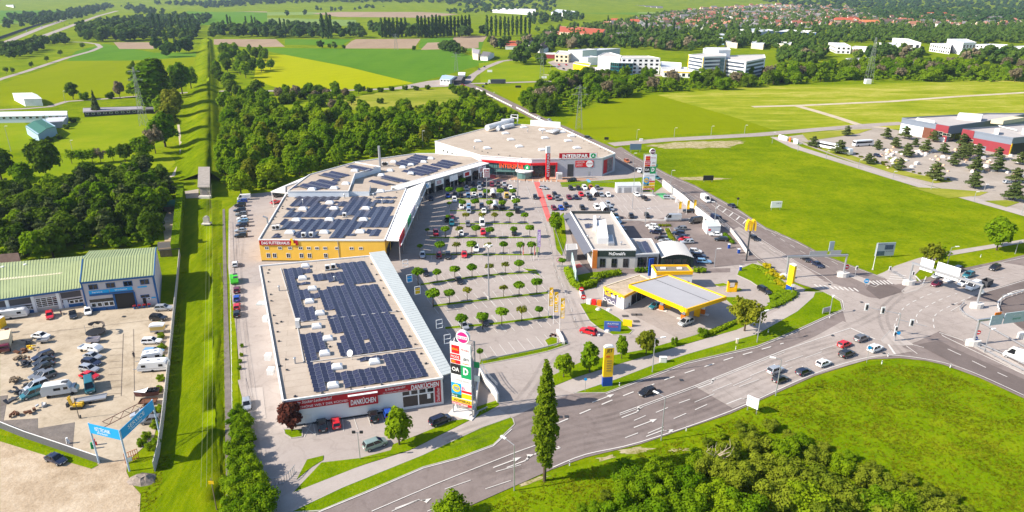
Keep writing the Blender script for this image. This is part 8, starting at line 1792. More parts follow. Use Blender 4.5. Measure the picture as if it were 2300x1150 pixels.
# ================================================================ STREET FURNITURE
def lamp(u,vb,vt,arm,label,group='street lamps',name='street_lamp',z=0.05):
 base=G(u,vb);h=hgt(u,vb,vt);r=empty(name,label,'street lamp',base,group)
 mb=MB();mb.tube(base,base+Vector((0,0,h)),.13,.08,6);mb.build('pole',GREYM,r)
 a=Vector(arm).normalized()*(abs(Vector(arm).length));tip=base+Vector((a.x,a.y,h+.25));mb=MB();mb.tube(base+Vector((0,0,h)),tip,.07,.06,5);ar=mb.build('arm',GREYM,r)
 mb=MB();d=a.normalized() if a.length>0 else Vector((1,0,0));mb.bar(tip-Vector((d.x,d.y,0))*.2,tip+Vector((d.x,d.y,0))*1.0,.42,.16);mb.build('lamp_head',WCAP,ar)
 return r
LP=[(1404+61,837,762,(1.5,.4),'street lamp before the round yellowish tree on the north verge'),(1485,989,893,(-1.2,1.2),'street lamp standing on the south road edge beside the lane arrows'),(1155,1102,1000,(-1.6,1.6),'street lamp right of the slim poplar foot, near the bottom edge'),(1742,889,808,(-1.3,.4),'street lamp beside the silver estate car in the queue'),(1700,770,702,(1.2,.5),'street lamp on the verge below the petrol forecourt'),(1863,706,668,(0.1,.1),'short lamp on the grass tip beside the grey billboard'),(2125,605,556,(1.5,.2),'street lamp between verge and minivan on the east road'),(2210,792,742,(.6,.2),'lamp between guard rails under the right gantry'),(2280,570,545,(.6,.1),'street lamp at the right edge above the east road'),(2245,690,663,(1.6,.2),'lamp bent over the traffic island behind the right gantry'),
(1603,515,455,(-.8,.1),'lamp at the flower bed beside the silver van'),(1449,508,470,(.6,.1),'lamp at the kerb corner of the restaurant lane'),(1604,600,560,(.5,0),'lamp at the vaulted annexe, beside the light blue estate'),(1420,470,379,(.7,.2),'tall lamp mast in the open car park right of the red footway'),(1282,320,295,(.6,0),'lamp at the rear corner of the supermarket'),(1430,312,292,(.5,0),'lamp on the meadow road, first past the supermarket'),(1514,308,288,(.5,0),'lamp on the meadow road, second past the supermarket'),(1597,303,284,(.5,0),'lamp on the meadow road, third past the supermarket'),(1672,300,282,(.5,0),'lamp on the meadow road, fourth past the supermarket'),(1734,322,298,(.4,0),'lamp at the meadow end of the service road'),(1792,340,324,(.4,0),'lamp along the garden centre service road, near the coach'),(1855,358,340,(.4,0),'lamp along the service road below the bus'),(1928,378,360,(.4,0),'lamp along the service road, midway'),(2005,402,386,(.4,0),'lamp along the service road near the large pine'),(2091,426,405,(.4,0),'lamp at the service road bend'),(2187,453,432,(.4,0),'lamp near the garden centre car park'),(2294,482,456,(.4,0),'lamp at the right edge of the garden centre'),(2210,430,415,(.4,0),'short lamp inside the garden centre drive'),(1506,418,384,(.5,0),'lamp on the road beside the far sign tower'),(1422,374,345,(.5,0),'lamp at the bend behind the supermarket'),(1115,268,250,(.4,0),'lamp at the trees behind the supermarket left'),(950,330,295,(.3,0),'lamp at the edge of the shop wood, right'),(831,353,328,(.3,0),'lamp at the edge of the shop wood, middle'),(679,395,362,(.3,0),'pale lamp pole in the shop wood, left'),(1018,192,172,(.4,0),'lamp at the roadside pavilions'),(1236,160,140,(.4,0),'lamp in the far roundabout meadow'),(1108,226,208,(.3,0),'lamp on the bridge road'),(25,340,284,(.6,0),'floodlight mast at the sports pitch, left'),(110,300,255,(.3,0),'floodlight mast beside the grandstand'),(162,336,316,(.4,0),'thin mast on the sports lawn'),(9,440,422,(.2,0),'short post on the park lawn'),(147,230,205,(.4,0),'lamp beside the left road at the field')]
for u,vb,vt,a,l in LP: lamp(u,vb,vt,a,l)
def twin_lamp(u,vb,vt,label):
 base=G(u,vb);h=hgt(u,vb,vt);r=empty('twin_lamp',label,'street lamp',base);mb=MB();mb.tube(base,base+Vector((0,0,h)),.09,.07,6);mb.bar(base+Vector((-.6,0,h)),base+Vector((.6,0,h)),.08,.08);mb.build('pole',GREYM,r)
 for s in(-1,1): mb=MB();mb.box((base.x+s*.7,base.y,h+.15),(.6,.3,.45));mb.build('lamp_head',BLACK,r)
twin_lamp(809,1032,972,'twin-headed floodlight on the verge before the kitchen shop')
def mast(u,vb,vt,label):
 base=G(u,vb);h=hgt(u,vb,vt);r=empty('lamp_mast',label,'lamp mast',base,'tall lamp masts of the car park');mb=MB();mb.tube(base,base+Vector((0,0,h)),.22,.12,8);mb.build('pole',GREYM,r)
 mb=MB();mb.tube(base,base+Vector((0,0,.9)),.45,.45,8);mb.build('plinth',CONC,r)
 for k in range(4): a=k*math.pi/2+.4;mb=MB();mb.box((base.x+math.cos(a)*.8,base.y+math.sin(a)*.8,h),(1.0,.5,.22),0,a);mb.build('lamp_head',WCAP,r)
mast(1098,673,552,'tall lamp mast in the seventh tree row of the car park');mast(1163,448,362,'tall lamp mast before the supermarket entrance')
base=G(1094,474);h=hgt(1094,474,379);r=empty('logo_mast','tall mast with red and white IN board above the car park','sign',base);mb=MB();mb.tube(base,base+Vector((0,0,h-3)),.2,.14,8);mb.build('pole',GREYM,r)
f=Fac(base+Vector((-1.2,-.3,0)),base+Vector((1.2,.1,0)));mb=MB();f.slab(mb,0,h-3.4,f.w,h,-.5,.2);bd=mb.build('board',WPAINT,r);fc_=f.panel('board_face',.25,h-1.7,f.w-.2,h-.2,RED,bd,.2,.24);f.text('IN',.5,h-1.5,f.w-.5,h-.5,TEXTW,fc_,d=.26,bold=.03);f.panel('board_face',.25,h-3.2,f.w-.2,h-1.9,pbr('rose_sign',(.55,.35,.36),.6),bd,.2,.24)
def sign_tower(u,vb,vt,vtop,wd,face,label,full=True):
 base=G(u,vb);h=hgt(u,vb,vtop);ht=hgt(u,vb,vt);r=empty('sign_tower',label,'sign tower',base);d=Vector((math.cos(face),math.sin(face),0));f=Fac(base-d*wd/2,base+d*wd/2);b0=h*.155
 mb=MB()
 for x in(.1,wd-.1):
  for dd in(0,-1.6): mb.tube(f.p(x,0,dd),f.p(x,h,dd),.13,.13,6)
 for k in range(9):
  y=h*k/8;
  for x in(.1,wd-.1): mb.bar(f.p(x,y,0),f.p(x,min(h,y+h/8),-1.6),.08,.08)
  mb.bar(f.p(.1,y,-1.6),f.p(wd-.1,y,-1.6),.08,.08)
 mb.build('lattice_frame',GREYM,r)
 cab=MB();f.slab(cab,0,b0,wd,h,.05,.3);cab.build('sign_cabinet',WPAINT,r)
 hh=h-b0;y=lambda t:b0+hh*(1-t)
 H2=wd/2
 def pn(x0,x1,t0,t1,m,txt=None,tm=None,fx=(.1,.9),fy=(.25,.75),**k):
  o=f.panel('sign_panel',x0*wd+.05,y(t1)+.04,x1*wd-.05,y(t0)-.04,m,r,.3,.36)
  if txt:
   xa,xb=x0*wd,x1*wd;ya,yb=y(t1),y(t0);f.text(txt,xa+(xb-xa)*fx[0],ya+(yb-ya)*fy[0],xa+(xb-xa)*fx[1],ya+(yb-ya)*fy[1],tm or TEXTW,o,d=.38,**k)
  return o
 DK=pbr('text_dark',(.05,.04,.05),.5)
 pn(.06,.46,.04,.17,BRED,'REWAL',YEL,(.12,.88),(.4,.65));pn(.5,1,.0,.15,WPAINT,'PEARL',RED,(.08,.92),(.3,.5));pn(.0,.5,.18,.26,BRED,'MODE',TEXTW);pn(.02,.5,.27,.33,BRED,'LIBRO',YEL,(.06,.5),(.2,.8));pn(.5,1,.16,.33,WPAINT,'dm',DK,(.25,.8),(.45,.8),shear=.2)
 mb=MB();f.slab(mb,wd*.6,y(.31),wd*.92,y(.297),.37,.4);mb.build('red_stroke',ORANGE,r)
 pn(.0,.5,.335,.5,BLACK,'OA',TEXTW,(.15,.85),(.3,.7),bold=.02);pn(.5,1,.335,.54,GREEN,'D',TEXTW,(.25,.75),(.3,.85),bold=.04)
 pn(.0,1,.55,.62,WPAINT,'COMMERZBANK',pbr('text_grey',(.4,.38,.38),.5),(.12,.9),(.2,.75))
 o=pn(.0,.5,.64,.82,CYAN);mb=MB();c=f.p(wd*.25,y(.725),.37);mb.tube(c,c+f.n*.03,wd*.2,wd*.2,14);rr=mb.build('roundel',YEL,o);f.text('YEDI',wd*.12,y(.75),wd*.38,y(.70),CYAN,rr,d=.42,bold=.02)
 pn(.0,.5,.82,.88,pbr('dark_green_panel',(.005,.12,.05),.5),'Park',TEXTW,(.05,.6),(.2,.8),shear=.2);pn(.5,1,.63,.74,WPAINT,'B.',MAGENTA,(.08,.45),(.1,.6));pn(.5,1,.74,.78,BRED);pn(.5,1,.79,.87,YEL);pn(.0,1,.885,.955,YEL,'ADMIRAL',DK,(.1,.95),(.2,.8));pn(.0,1,.956,1.0,BRED,'DAS FUTTERHAUS',TEXTW,(.04,.8),(.15,.85),bold=.02)
 c=f.p(wd*.62,ht-(ht-h)*.52,.2);rr=(ht-h)*.47;mb=MB();mb.tube(c-f.n*.5,c+f.n*.15,rr,rr,20);disc=mb.build('logo_disc',WPAINT,r);mb=MB();mb.tube(c+f.n*.15,c+f.n*.2,rr*.82,rr*.82,20);di=mb.build('logo_face',MAGENTA if full else pbr('logo_plum',(.12,.02,.06),.5),disc)
 q=c+f.n*.24;mb=MB();mb.bar(q-f.ex*rr*.75,q+f.ex*rr*.75,rr*.42,.02);mb=MB();mb.add([q-f.ex*rr*.76-f.ez*rr*.22,q+f.ex*rr*.76-f.ez*rr*.22,q+f.ex*rr*.76+f.ez*rr*.22,q-f.ex*rr*.76+f.ez*rr*.22],[(0,1,2,3)]);bn=mb.build('logo_band',WPAINT,di)
 L=parent_loc(di);me=text_mesh('IN-SHOP',q-f.ex*rr*.68-f.ez*rr*.15-L,f.ex*rr*1.36,f.ez*rr*.3,f.n,MAGENTA);link('lettering',me,di)
 mb=MB();mb.tube(f.p(wd*.62,h,-.2),f.p(wd*.62,h+.8,-.2),.2,.2,8);mb.build('neck',GREYM,r)
 for t,m in((.34,GREEN),(.56,WPAINT)): mb=MB();mb.bar(f.p(wd,y(t),-1.0),f.p(wd+1.1,y(t),-1.2),.12,1.3);mb.build('side_sign',m,r)
 mb=MB();mb.box((base.x,base.y+.6,.15),(wd+1,3,.3),0,face);mb.build('base_slab',LCONC,r)
sign_tower(1040,934,739,770,4.6,-.42,'tall multi-panel advertising tower with pink round logo at the kitchen shop corner')
sign_tower(1455,440,333,347,5.0,.10,'tall multi-panel advertising tower far off, beside the north road',False)
def gantry(p0,t0,p1,t1,label,signs,side=1):
 a,b=G(*p0),G(*p1);h=(hgt(p0[0],p0[1],t0)+hgt(p1[0],p1[1],t1))/2;r=empty('road_gantry',label,'gantry',a);f=Fac(a,b)
 for q in(a,b):
  mb=MB();pts=[(q.x+1.5*math.cos(t)*(1.25 if abs(math.cos(t))>.5 else 1),q.y+1.0*math.sin(t)) for t in [i*math.pi/5 for i in range(10)]];mb.prism(pts,0,1.5);mb.build('concrete_base',LCONC,r)
  mb=MB();mb.tube((q.x,q.y,1.4),(q.x,q.y,h),.3,.26,8);mb.build('post',GREYM,r)
 mb=MB();mb.bar(f.p(-.4,h,0),f.p(f.w+.3,h,0),.5,.55);mb.build('beam',GREYM,r)
 for x0,x1,y0,y1,m,txt in signs:
  s=f.panel('sign',f.w*x0,h+y0,f.w*x1,h+y1,m,r,.3*side,.45*side)
  if txt:
   for k,(t,xa,xb,ya,yb,tm) in enumerate(txt): f.text(t,f.w*(x0+(x1-x0)*xa),h+y0+(y1-y0)*ya,f.w*(x0+(x1-x0)*xb),h+y0+(y1-y0)*yb,tm,s,d=.47)
 return r,f,h
SGN=pbr('gantry_sign_grey',(.45,.53,.56),.5)
gantry((1764,626),578,(1893,622),572,'first road gantry over the north road, signs seen from behind',[(.36,.66,-.2,1.4,GREYM,None),(.72,.9,-.2,1.5,GREYM,None)],-1)
gantry((2040,640),592,(2192,692),640,'road gantry with white lane signs over the east road',[(.1,.29,-1.2,2.4,WPAINT,None),(.34,.67,-1.3,2.6,WPAINT,None)],-1)
r,f,h=gantry((2184,776),720,(2300,760),704,'road gantry with grey-green direction signs at the right edge',[(.19,.42,-1.6,1.1,SGN,[('LEOBERSDORF',.08,.6,.6,.8,WPAINT),('WIEN',.08,.4,.25,.42,WPAINT)]),(.45,.9,-1.6,1.3,SGN,[('HIRTENBERG',.35,.7,.6,.8,WPAINT),('BERNDORF',.35,.7,.3,.45,GREEN)])])
mb=MB();f.slab(mb,f.w*.24,h+1.15,f.w*.36,h+1.8,.3,.45);mb.build('yellow_plate',ORANGE,r)
r=empty('traffic_signal','traffic signal mast with two outreach arms on the junction island','traffic light',G(2009,766));base=G(2009,766);h=hgt(2009,766,705)
mb=MB();mb.tube(base,base+Vector((0,0,h)),.16,.12,8);mb.build('post',GREYM,r)
tl=G(1966,690+52);L1=base+Vector((-7.2,2.6,h+.6));L2=base+Vector((5.6,-2.4,h-2.2))
mb=MB();mb.tube(base+Vector((0,0,h)),L1,.09,.06,6);mb.tube(base+Vector((0,0,h-1.6)),L2,.09,.06,6);mb.build('arm',GREYM,r)
def head(r,p,big=True):
 mb=MB();s=1.0 if big else .7;mb.box(p,(.9*s,.12,1.9*s));bd=mb.build('backing_board',WPAINT,r);mb=MB();mb.box((p[0],p[1]-.18,p[2]),(.36*s,.25,1.25*s));mb.build('signal_head',BLACK,bd)
head(r,L1);head(r,L1.lerp(base+Vector((0,0,h)),.48));head(r,L2.lerp(base+Vector((0,0,h-1.6)),.55));head(r,base+Vector((-.4,-.2,3.6)),False);head(r,base+Vector((-.4,-.2,2.2)),False)
mb=MB();p=base+Vector((.4,-.3,2.4));mb.tube(p,p+Vector((0,-.06,0)),.5,.5,14);mb.build('blue_disc',CYAN,r)
def small_signal(u,v,label,h=3.4):
 base=G(u,v);r=empty('traffic_signal',label,'traffic light',base);mb=MB();mb.tube(base,base+Vector((0,0,h)),.08,.08,6);mb.build('post',GREYM,r);head(r,base+Vector((0,-.1,h-.4)),False)
small_signal(2046,634,'traffic signal on the first white sign gantry foot');small_signal(1920,622,'traffic signal on the island right of the first gantry');small_signal(1997,612,'small black signal at the footpath crossing',1.8)
def disc_sign(u,v,label,m,h=2.6,rad=.45,bar_=None,name='road_sign'):
 base=G(u,v);r=empty(name,label,'road sign',base);mb=MB();mb.tube(base,base+Vector((0,0,h)),.05,.05,6);mb.build('post',GREYM,r);c=base+Vector((0,-.08,h));mb=MB();mb.tube(c,c+Vector((0,-.05,0)),rad,rad,16);d=mb.build('disc',m,r)
 if bar_: mb=MB();mb.box((c.x,c.y-.07,c.z),(rad*1.3,.03,rad*.35));mb.build('bar',bar_,d)
disc_sign(1898,618,'red no-entry disc at the first gantry foot',BRED,2.8,.75,TEXTW);disc_sign(1944,642,'blue keep-right disc on the crossing island',CYAN,1.6,.75,TEXTW);disc_sign(1946,815,'blue disc sign on the grass side below the white crossover',CYAN,4.0,.45);disc_sign(2190,772,'red no-entry disc on the right gantry base',BRED,3.2,.6,TEXTW);disc_sign(2186,775,'blue arrow disc on the right gantry base',BLUE,1.9,.6,TEXTW);disc_sign(1314,880,'blue footpath sign beside the yellow pylon path',CYAN,3.2,.35);disc_sign(1305,674,'red-ringed speed sign at the station entry, upper',BRED,3.4,.7,TEXTW);disc_sign(1310,683,'red-ringed sign at the station entry, lower right',BRED,2.2,.75,TEXTW);disc_sign(1256,598,'pinkish round banner sign at the walkway corner',pbr('rose_sign',(.55,.35,.36),.6),2.2,1.0,TEXTW);disc_sign(1777,664,'round white sign at the hedge under the edge-on pylon',WPAINT,3.2,.5);disc_sign(1800,1*585,'dark round sign seen edge on beside the north road',DARKM,1.5,.4);disc_sign(1656,462,'dark round sign on the meadow edge of the north road',DARKM,3.0,.5);disc_sign(2198,680,'white round sign on the second gantry post',WPAINT,3.4,.7)
def board(u,v,vt,w,face,label,m,txt=(),name='billboard',legs=2,gap=.25,thick=.25,cat='billboard',strip_=None):
 base=G(u,v);h=hgt(u,v,vt);r=empty(name,label,cat,base);d=Vector((math.cos(face),math.sin(face),0));f=Fac(base-d*w/2,base+d*w/2)
 for k in range(legs):
  x=w*(.1+.8*k/max(1,legs-1)) if legs>1 else w/2;mb=MB();mb.tube(f.p(x,0,-.12),f.p(x,h*.95,-.12),.1,.1,6);mb.build('leg',GREYM,r)
 mb=MB();f.slab(mb,0,h*gap,w,h,-.05,thick-.05);pn=mb.build('panel',m,r)
 for t,x0,x1,y0,y1,tm in txt: f.text(t,w*x0,h*gap+h*(1-gap)*y0,w*x1,h*gap+h*(1-gap)*y1,tm,pn,d=thick)
 return r,f,h,pn
AD=pbr('poster_blue_grey',(.3,.36,.42),.5);DKT=pbr('text_dark',(.05,.04,.05),.5)
r,f,h,pn=board(1984,578,545,6.5,.12,'large blue-grey billboard on posts in the right meadow',AD,(('BAUPROJEKT',.06,.55,.86,.95,DKT),('FLAGSHIP',.55,.92,.3,.38,DKT)),gap=.12)
f.panel('picture',f.w*.45,h*.55,f.w*.9,h*.86,pbr('picture_navy',(.05,.08,.14),.4,var=.5,scale=.8),pn,.2,.23);f.panel('picture',f.w*.05,h*.15,f.w*.48,h*.45,pbr('picture_navy2',(.06,.10,.14),.4,var=.5,scale=.8),pn,.2,.23)
base=G(1960,606);hh=hgt(1960,606,545);r=empty('flag_pole','white pole standing left of the large meadow billboard','pole',base);mb=MB();mb.tube(base,base+Vector((0,0,hh)),.1,.06,6);mb.build('pole',WCAP,r);mb=MB();mb.tube(base,base+Vector((0,0,.3)),.3,.3,8);mb.build('foot',CONC,r)
for a in [(1688,926,892,2.5,-.8,'white town map board with yellow tab on the south verge',WPAINT,(('INFO',.15,.6,.7,.85,CYAN),('LEOBERSDORF',.1,.85,.3,.4,CYAN)),dict(gap=.35)),
 (1855,704,690,3.0,.45,'low grey board on the grass point at the junction',GREYM,(),dict(gap=.25)),
 (1742,472,452,4.4,.1,'white advertising board with car picture in the right meadow',WPAINT,(('SALE',.45,.9,.6,.8,DKT),),dict(gap=.3)),
 (1590,409,394,4.6,0,'black framed board seen from behind at the meadow track end',BLACK,(),dict(gap=.25)),
 (1427,342,323,6.0,0,'dark blue framed board at the meadow corner by the bend',pbr('board_back',(.10,.16,.24),.6),(),dict(gap=.3)),
 (1362,316,308,2.4,0,'small black board at the far road verge',BLACK,(),dict(gap=.3)),
 (1100,163,157,5,0,'small white roadside board in the far meadow',WPAINT,(),dict(gap=.2)),(1222,178,171,5,0,'white and red roadside board by the campus road',WPAINT,(),dict(gap=.3)),(1164,198,192,5,0,'black roadside board right of the bridge road',BLACK,(),dict(gap=.2)),
 (1375,744,722,4.2,-.1,'blue and white price board on the station lawn',pbr('board_blue',(.05,.12,.4),.5),(('AUTO',.15,.85,.72,.88,TEXTW),('WASCH',.2,.8,.4,.6,BRED)),dict(gap=.06)),
 (1409,733,718,2.4,-.35,'small yellow board on the station lawn',YEL,(),dict(gap=.1)),
 (1262,606,596,3.2,0,'low grey rail frame at the walkway corner',GREYM,(),dict(gap=.7)),
 (1864,573,542,1.6,.1,'speed limit sign over a grey board at the meadow edge',AD,(),dict(gap=.3,legs=1))]: board(*a[:8],**a[8])
r,f,h,pn=board(1287,612,592,0.3,0,'long slanted billboard seen at an angle on the wall by the station hedge',WPAINT,(),gap=.1)
a1,b1=G(1284,596,0),G(1293,640,0);f=Fac(b1,a1);mb=MB();f.slab(mb,0,1.2,f.w,4.4,-.1,.1);mb.build('panel',pbr('poster_mint',(.5,.66,.62),.5,var=.3,scale=1.5),r)
for x in(.1,.5,.9): mb=MB();mb.tube(f.p(f.w*x,0,-.3),f.p(f.w*x,4.3,-.3),.1,.1,6);mb.build('leg',GREYM,r)
def flag(u,vb,vt,m,label,txt=None,w=1.1,frac=.62,group=None):
 base=G(u,vb);h=hgt(u,vb,vt);r=empty('flag_pole',label,'flag',base,group);mb=MB();mb.tube(base,base+Vector((0,0,h)),.07,.05,6);mb.build('pole',WCAP,r)
 mb=MB();n=8;y0=h*(1-frac)
 for k in range(n):
  ya,yb=y0+(h-y0)*k/n,y0+(h-y0)*(k+1)/n;wv=lambda y:.12*math.sin(y*1.7)
  mb.quad((base.x+.08,base.y+wv(ya)*.2,ya),(base.x+w,base.y+wv(ya),ya),(base.x+w,base.y+wv(yb),yb),(base.x+.08,base.y+wv(yb)*.2,yb));mb.quad((base.x+.08,base.y+.03+wv(ya)*.2,ya),(base.x+w,base.y+.03+wv(ya),ya),(base.x+w,base.y+.03+wv(yb),yb),(base.x+.08,base.y+.03+wv(yb)*.2,yb))
 c=mb.build('cloth',m,r)
 if txt: me=text_mesh(txt,Vector((base.x+w*.85,base.y-.16,y0+.4))-base,Vector((0,0,(h-y0)*.85)),Vector((-w*.6,0,0)),Vector((0,-1,0)),TEXTW);link('lettering',me,c)
FY=pbr('flag_yellow',(.85,.5,.02),.6)
flag(1232,712,646,FY,'yellow flag, left of three at the car park corner','BILLA');flag(1243,728,656,FY,'yellow flag, middle of three at the car park corner','BILLA');flag(1257,742,670,FY,'yellow flag, right of three at the car park corner','BILLA')
flag(1523,480,453,FY,'yellow flag, left of three at the road wall');flag(1541,482,450,FY,'yellow flag, middle of three at the road wall');flag(1556,478,449,FY,'yellow flag, right of three at the road wall')
flag(1206,578,516,pbr('flag_violet',(.35,.2,.5),.6),'violet and white lettered flag at the fifth tree row','INTERSPAR');flag(1173,586,552,pbr('flag_orange_red',(.5,.12,.08),.6),'slim orange flag beside the globe trees, left',None,.4);flag(1199,585,552,pbr('flag_orange_red',(.5,.12,.08),.6),'slim orange flag beside the globe trees, right',None,.4)
SHT=pbr('milky_sheet',(.66,.66,.66),.35,0,.4)
def shelter(u,v,label,L=7.0,rz=None):
 p=G(u,v);rz=heading(u,v,1,9) if rz is None else rz;r=empty('trolley_shelter',label,'trolley shelter',p,'trolley shelters in the car park',rz)
 mb=MB();rad=1.35
 def P(x,t): return (x,rad*math.cos(t),.5+1.9*math.sin(t))
 n=8
 for k in range(n): t0,t1=math.pi*k/n,math.pi*(k+1)/n;mb.quad(P(-L/2,t0),P(L/2,t0),P(L/2,t1),P(-L/2,t1))
 mb.build('barrel_roof',SHT,r,rel=False);mb=MB()
 for x in(-L/2,-L/6,L/6,L/2):
  for k in range(n): mb.bar(P(x,math.pi*k/n),P(x,math.pi*(k+1)/n),.08,.08)
  for s in(-1,1): mb.bar((x,s*rad,0),(x,s*rad,.5),.08,.08)
 mb.build('hoop_frame',GREYM,r,rel=False)
 mb=MB()
 for k in range(8): mb.box((-L/2+.5+k*.75,-.45,.55),(.6,.5,.7));mb.box((-L/2+.5+k*.75,.45,.55),(.6,.5,.7))
 mb.build('nested_trolleys',pbr('trolley_wire',(.3,.22,.2),.5,.3),r,rel=False)
shelter(1108,440,'milky trolley shelter beside the yellow car, third bay row');shelter(1112,468,'milky trolley shelter beside the IN mast, fifth bay row');shelter(1336,438,'milky trolley shelter between silver cars, upper double row',7,heading(1336,438,5,7));shelter(1357,472,'milky trolley shelter behind the restaurant roof',7,heading(1357,472,5,7))
r=empty('entrance_canopy','glass canopy with parked trolleys at the supermarket door','canopy',G(1135,396));p=G(1135,396);mb=MB();mb.box((p.x,p.y,2.6),(9,3.4,.12),0,-.1);mb.build('glass_sheet',TINT,r);mb=MB()
for x in(-4,0,4): mb.tube((p.x+x,p.y-1.5,0),(p.x+x,p.y-1.5,2.6),.07,.07,6)
mb.build('post_row',GREYM,r)
for k in range(7): mb=MB();mb.box((p.x-4+k*1.2,p.y-2.6,.6),(1.0,.6,.8),0,.3);mb.build('trolley_stack',pbr('trolley_wire',(.3,.22,.2),.5,.3),r)
for k,(u,v) in enumerate(((1146,406),(1156,408),(1168,409),(1184,409),(1197,408),(1212,408),(1221,408),(1229,408),(1238,408),(1250,408))):
 p=G(u,v);o=MB();o.tube(p,p+Vector((0,0,.9)),.22,.18,8);o.box((p.x,p.y,.06),(.7,.7,.12));tag(o.build('bollard',LCONC),f'pale stone bollard before the supermarket, {ORD[k]} from left','bollard','bollards before the supermarket')
r=empty('vending_kiosk','grey box kiosk beside the red tower sign','kiosk',G(1256,404));p=G(1256,404);mb=MB();mb.box((p.x,p.y+1.2,1.5),(2.8,2.4,3.0));mb.build('body',WCAP,r);mb=MB();mb.box((p.x+.2,p.y-.03,1.5),(1.8,.06,2.2));mb.build('front_panel',GREYM,r)
r=empty('skip_container','bright green skip with dark lids on the lane verge','skip',G(527,634),None,heading(527,634,1,8));SKG=pbr('skip_green',(.07,.5,.03),.5)
mb=MB();o=[(-2.6,1.0),(-1.9,.25),(1.9,.25),(2.6,1.0),(1.9,2.0),(-1.9,2.0)];a=[(x,-1.1,z) for x,z in o];b=[(x,1.1,z) for x,z in o];mb.poly(a[::-1]);mb.poly(b)
for i in range(6): j=(i+1)%6;mb.quad(a[i],a[j],b[j],b[i])
mb.build('tub',SKG,r,rel=False)
for k in(-1,0,1): mb=MB();mb.box((k*1.25,.45,2.08),(1.15,1.3,.1),1 if k else 0);mb.build('lid',[SKG,DARKM],r,rel=False)
def banner_post(p,h,m): mb=MB();mb.tube(p,p+Vector((0,0,h)),.16,.16,8);return mb
a=G(223,1041);b=G(291,1058);c=G(361,985)
r=empty('gate_portal','gateway of pale posts carrying two angled blue advertising banners','gate',a);ha,hb_,hc=hgt(223,1041,950),hgt(288,1032,970),hgt(361,985,915)
hb_=ha
for q,hq in((a,ha),(b,ha),(c,ha)): mb=banner_post(q,hq,None);mb.build('post',pbr('post_blue_white',(.4,.5,.62),.5),r)
for q0,q1,t in((a,b,'KFZ TECHNIK'),(b,c,'SERVICE')):
 f=Fac(q0,q1);pn=f.panel('banner',0,ha-2.1,f.w,ha,CYAN,r,.05,.12);f.text(t,f.w*.2,ha-1.25,f.w*.7,ha-.45,TEXTW,pn,d=.14);f.text('Werkstatt',f.w*.25,ha-1.8,f.w*.6,ha-1.4,TEXTW,pn,d=.14,shear=.2)
mb=MB();p0,p1=a+Vector((1.5,1.5,ha-.8)),c+Vector((-2,1,ha-.8))
for k in range(8): u0,u1=p0.lerp(p1,k/8),p0.lerp(p1,(k+1)/8);mb.bar(u0,u1,.1,.1);mb.bar(u0-Vector((0,0,1.2)),u1-Vector((0,0,1.2)),.1,.1);mb.bar(u0-Vector((0,0,1.2 if k%2 else 0)),u1-Vector((0,0,0 if k%2 else 1.2)),.08,.08)
mb.build('lattice_truss',pbr('rust_red',(.16,.06,.04),.7),r)
r=empty('sliding_gate','rusty red open gate leaf with white plate beside the gate portal','gate',G(291,1050));f=Fac(G(283,1042),G(312,1030));mb=MB()
for x in [i/6 for i in range(7)]: mb.bar(f.p(f.w*x,0),f.p(f.w*x,2.2),.08,.08)
for y in(.3,1.2,2.2): mb.bar(f.p(0,y),f.p(f.w,y),.08,.08)
mb.build('gate_frame',pbr('rust_orange',(.45,.14,.05),.7),r);f.panel('white_plate',.3,.2,f.w*.5,1.1,WPAINT,r,.05,.1)
def wall(px,h,t,m,label,name='boundary_wall',cap=None,cat='wall',z0=0.0):
 P=[G(u,v) for u,v in px];o=P[0];r=empty(name,label,cat,o);
 for a,b in zip(P,P[1:]):
  n=max(1,int((b-a).length/6))
  for k in range(n):
   p,q=a.lerp(b,k/n),a.lerp(b,(k+1)/n-.004);mb=MB();mb.bar((p.x,p.y,z0+h/2),(q.x,q.y,z0+h/2),t,h);mb.build('wall_panel',m,r)
 if cap:
  mb=MB()
  for a,b in zip(P,P[1:]): mb.bar((a.x,a.y,z0+h+.05),(b.x,b.y,z0+h+.05),min(t+.12,.3) if t>.18 else .12,.1)
  mb.build('coping',cap,r)
wall([(405,572),(399,640),(394,690),(385,780),(375,880),(366,960),(358,1020),(348,1060)],2.1,.16,CONC,'pale concrete yard wall along the embankment grass',cap=CONC)
wall([(-10,957),(60,985),(140,1012),(222,1040)],1.6,.15,pbr('dark_fence_panel',(.10,.10,.11),.7),'dark fence with white top rail between yard and dirt lot','yard_fence',cap=WCAP,cat='fence')
wall([(1078,842),(1092,868),(1112,890),(1119,905)],2.2,.4,LCONC,'curved pale retaining wall right of the near sign tower','retaining_wall',cap=GREYM);wall([(1063,938),(1068,918),(1078,842)],1.6,.35,LCONC,'concrete wall edge behind the near sign tower','retaining_wall')
wall([(1488,418),(1508,434),(1535,455),(1560,478),(1590,502),(1612,520)],3.0,.35,LCONC,'long white retaining wall below the north road, facing the car park','retaining_wall')
wall([(1640,520),(1660,545),(1680,575)],1.4,.3,LCONC,'low white wall beside the arch mast','low_wall');wall([(1368,497),(1420,496),(1500,497),(1575,492)],.6,.3,LCONC,'low kerb wall between open car park and restaurant lane','low_wall')
wall([(1289,600),(1298,640),(1306,670)],.9,.35,LCONC,'pale sloping wall along the station entry','low_wall');wall([(1252,745),(1262,762),(1266,775)],.8,.6,LCONC,'pale stone wall end at the access road corner','low_wall')
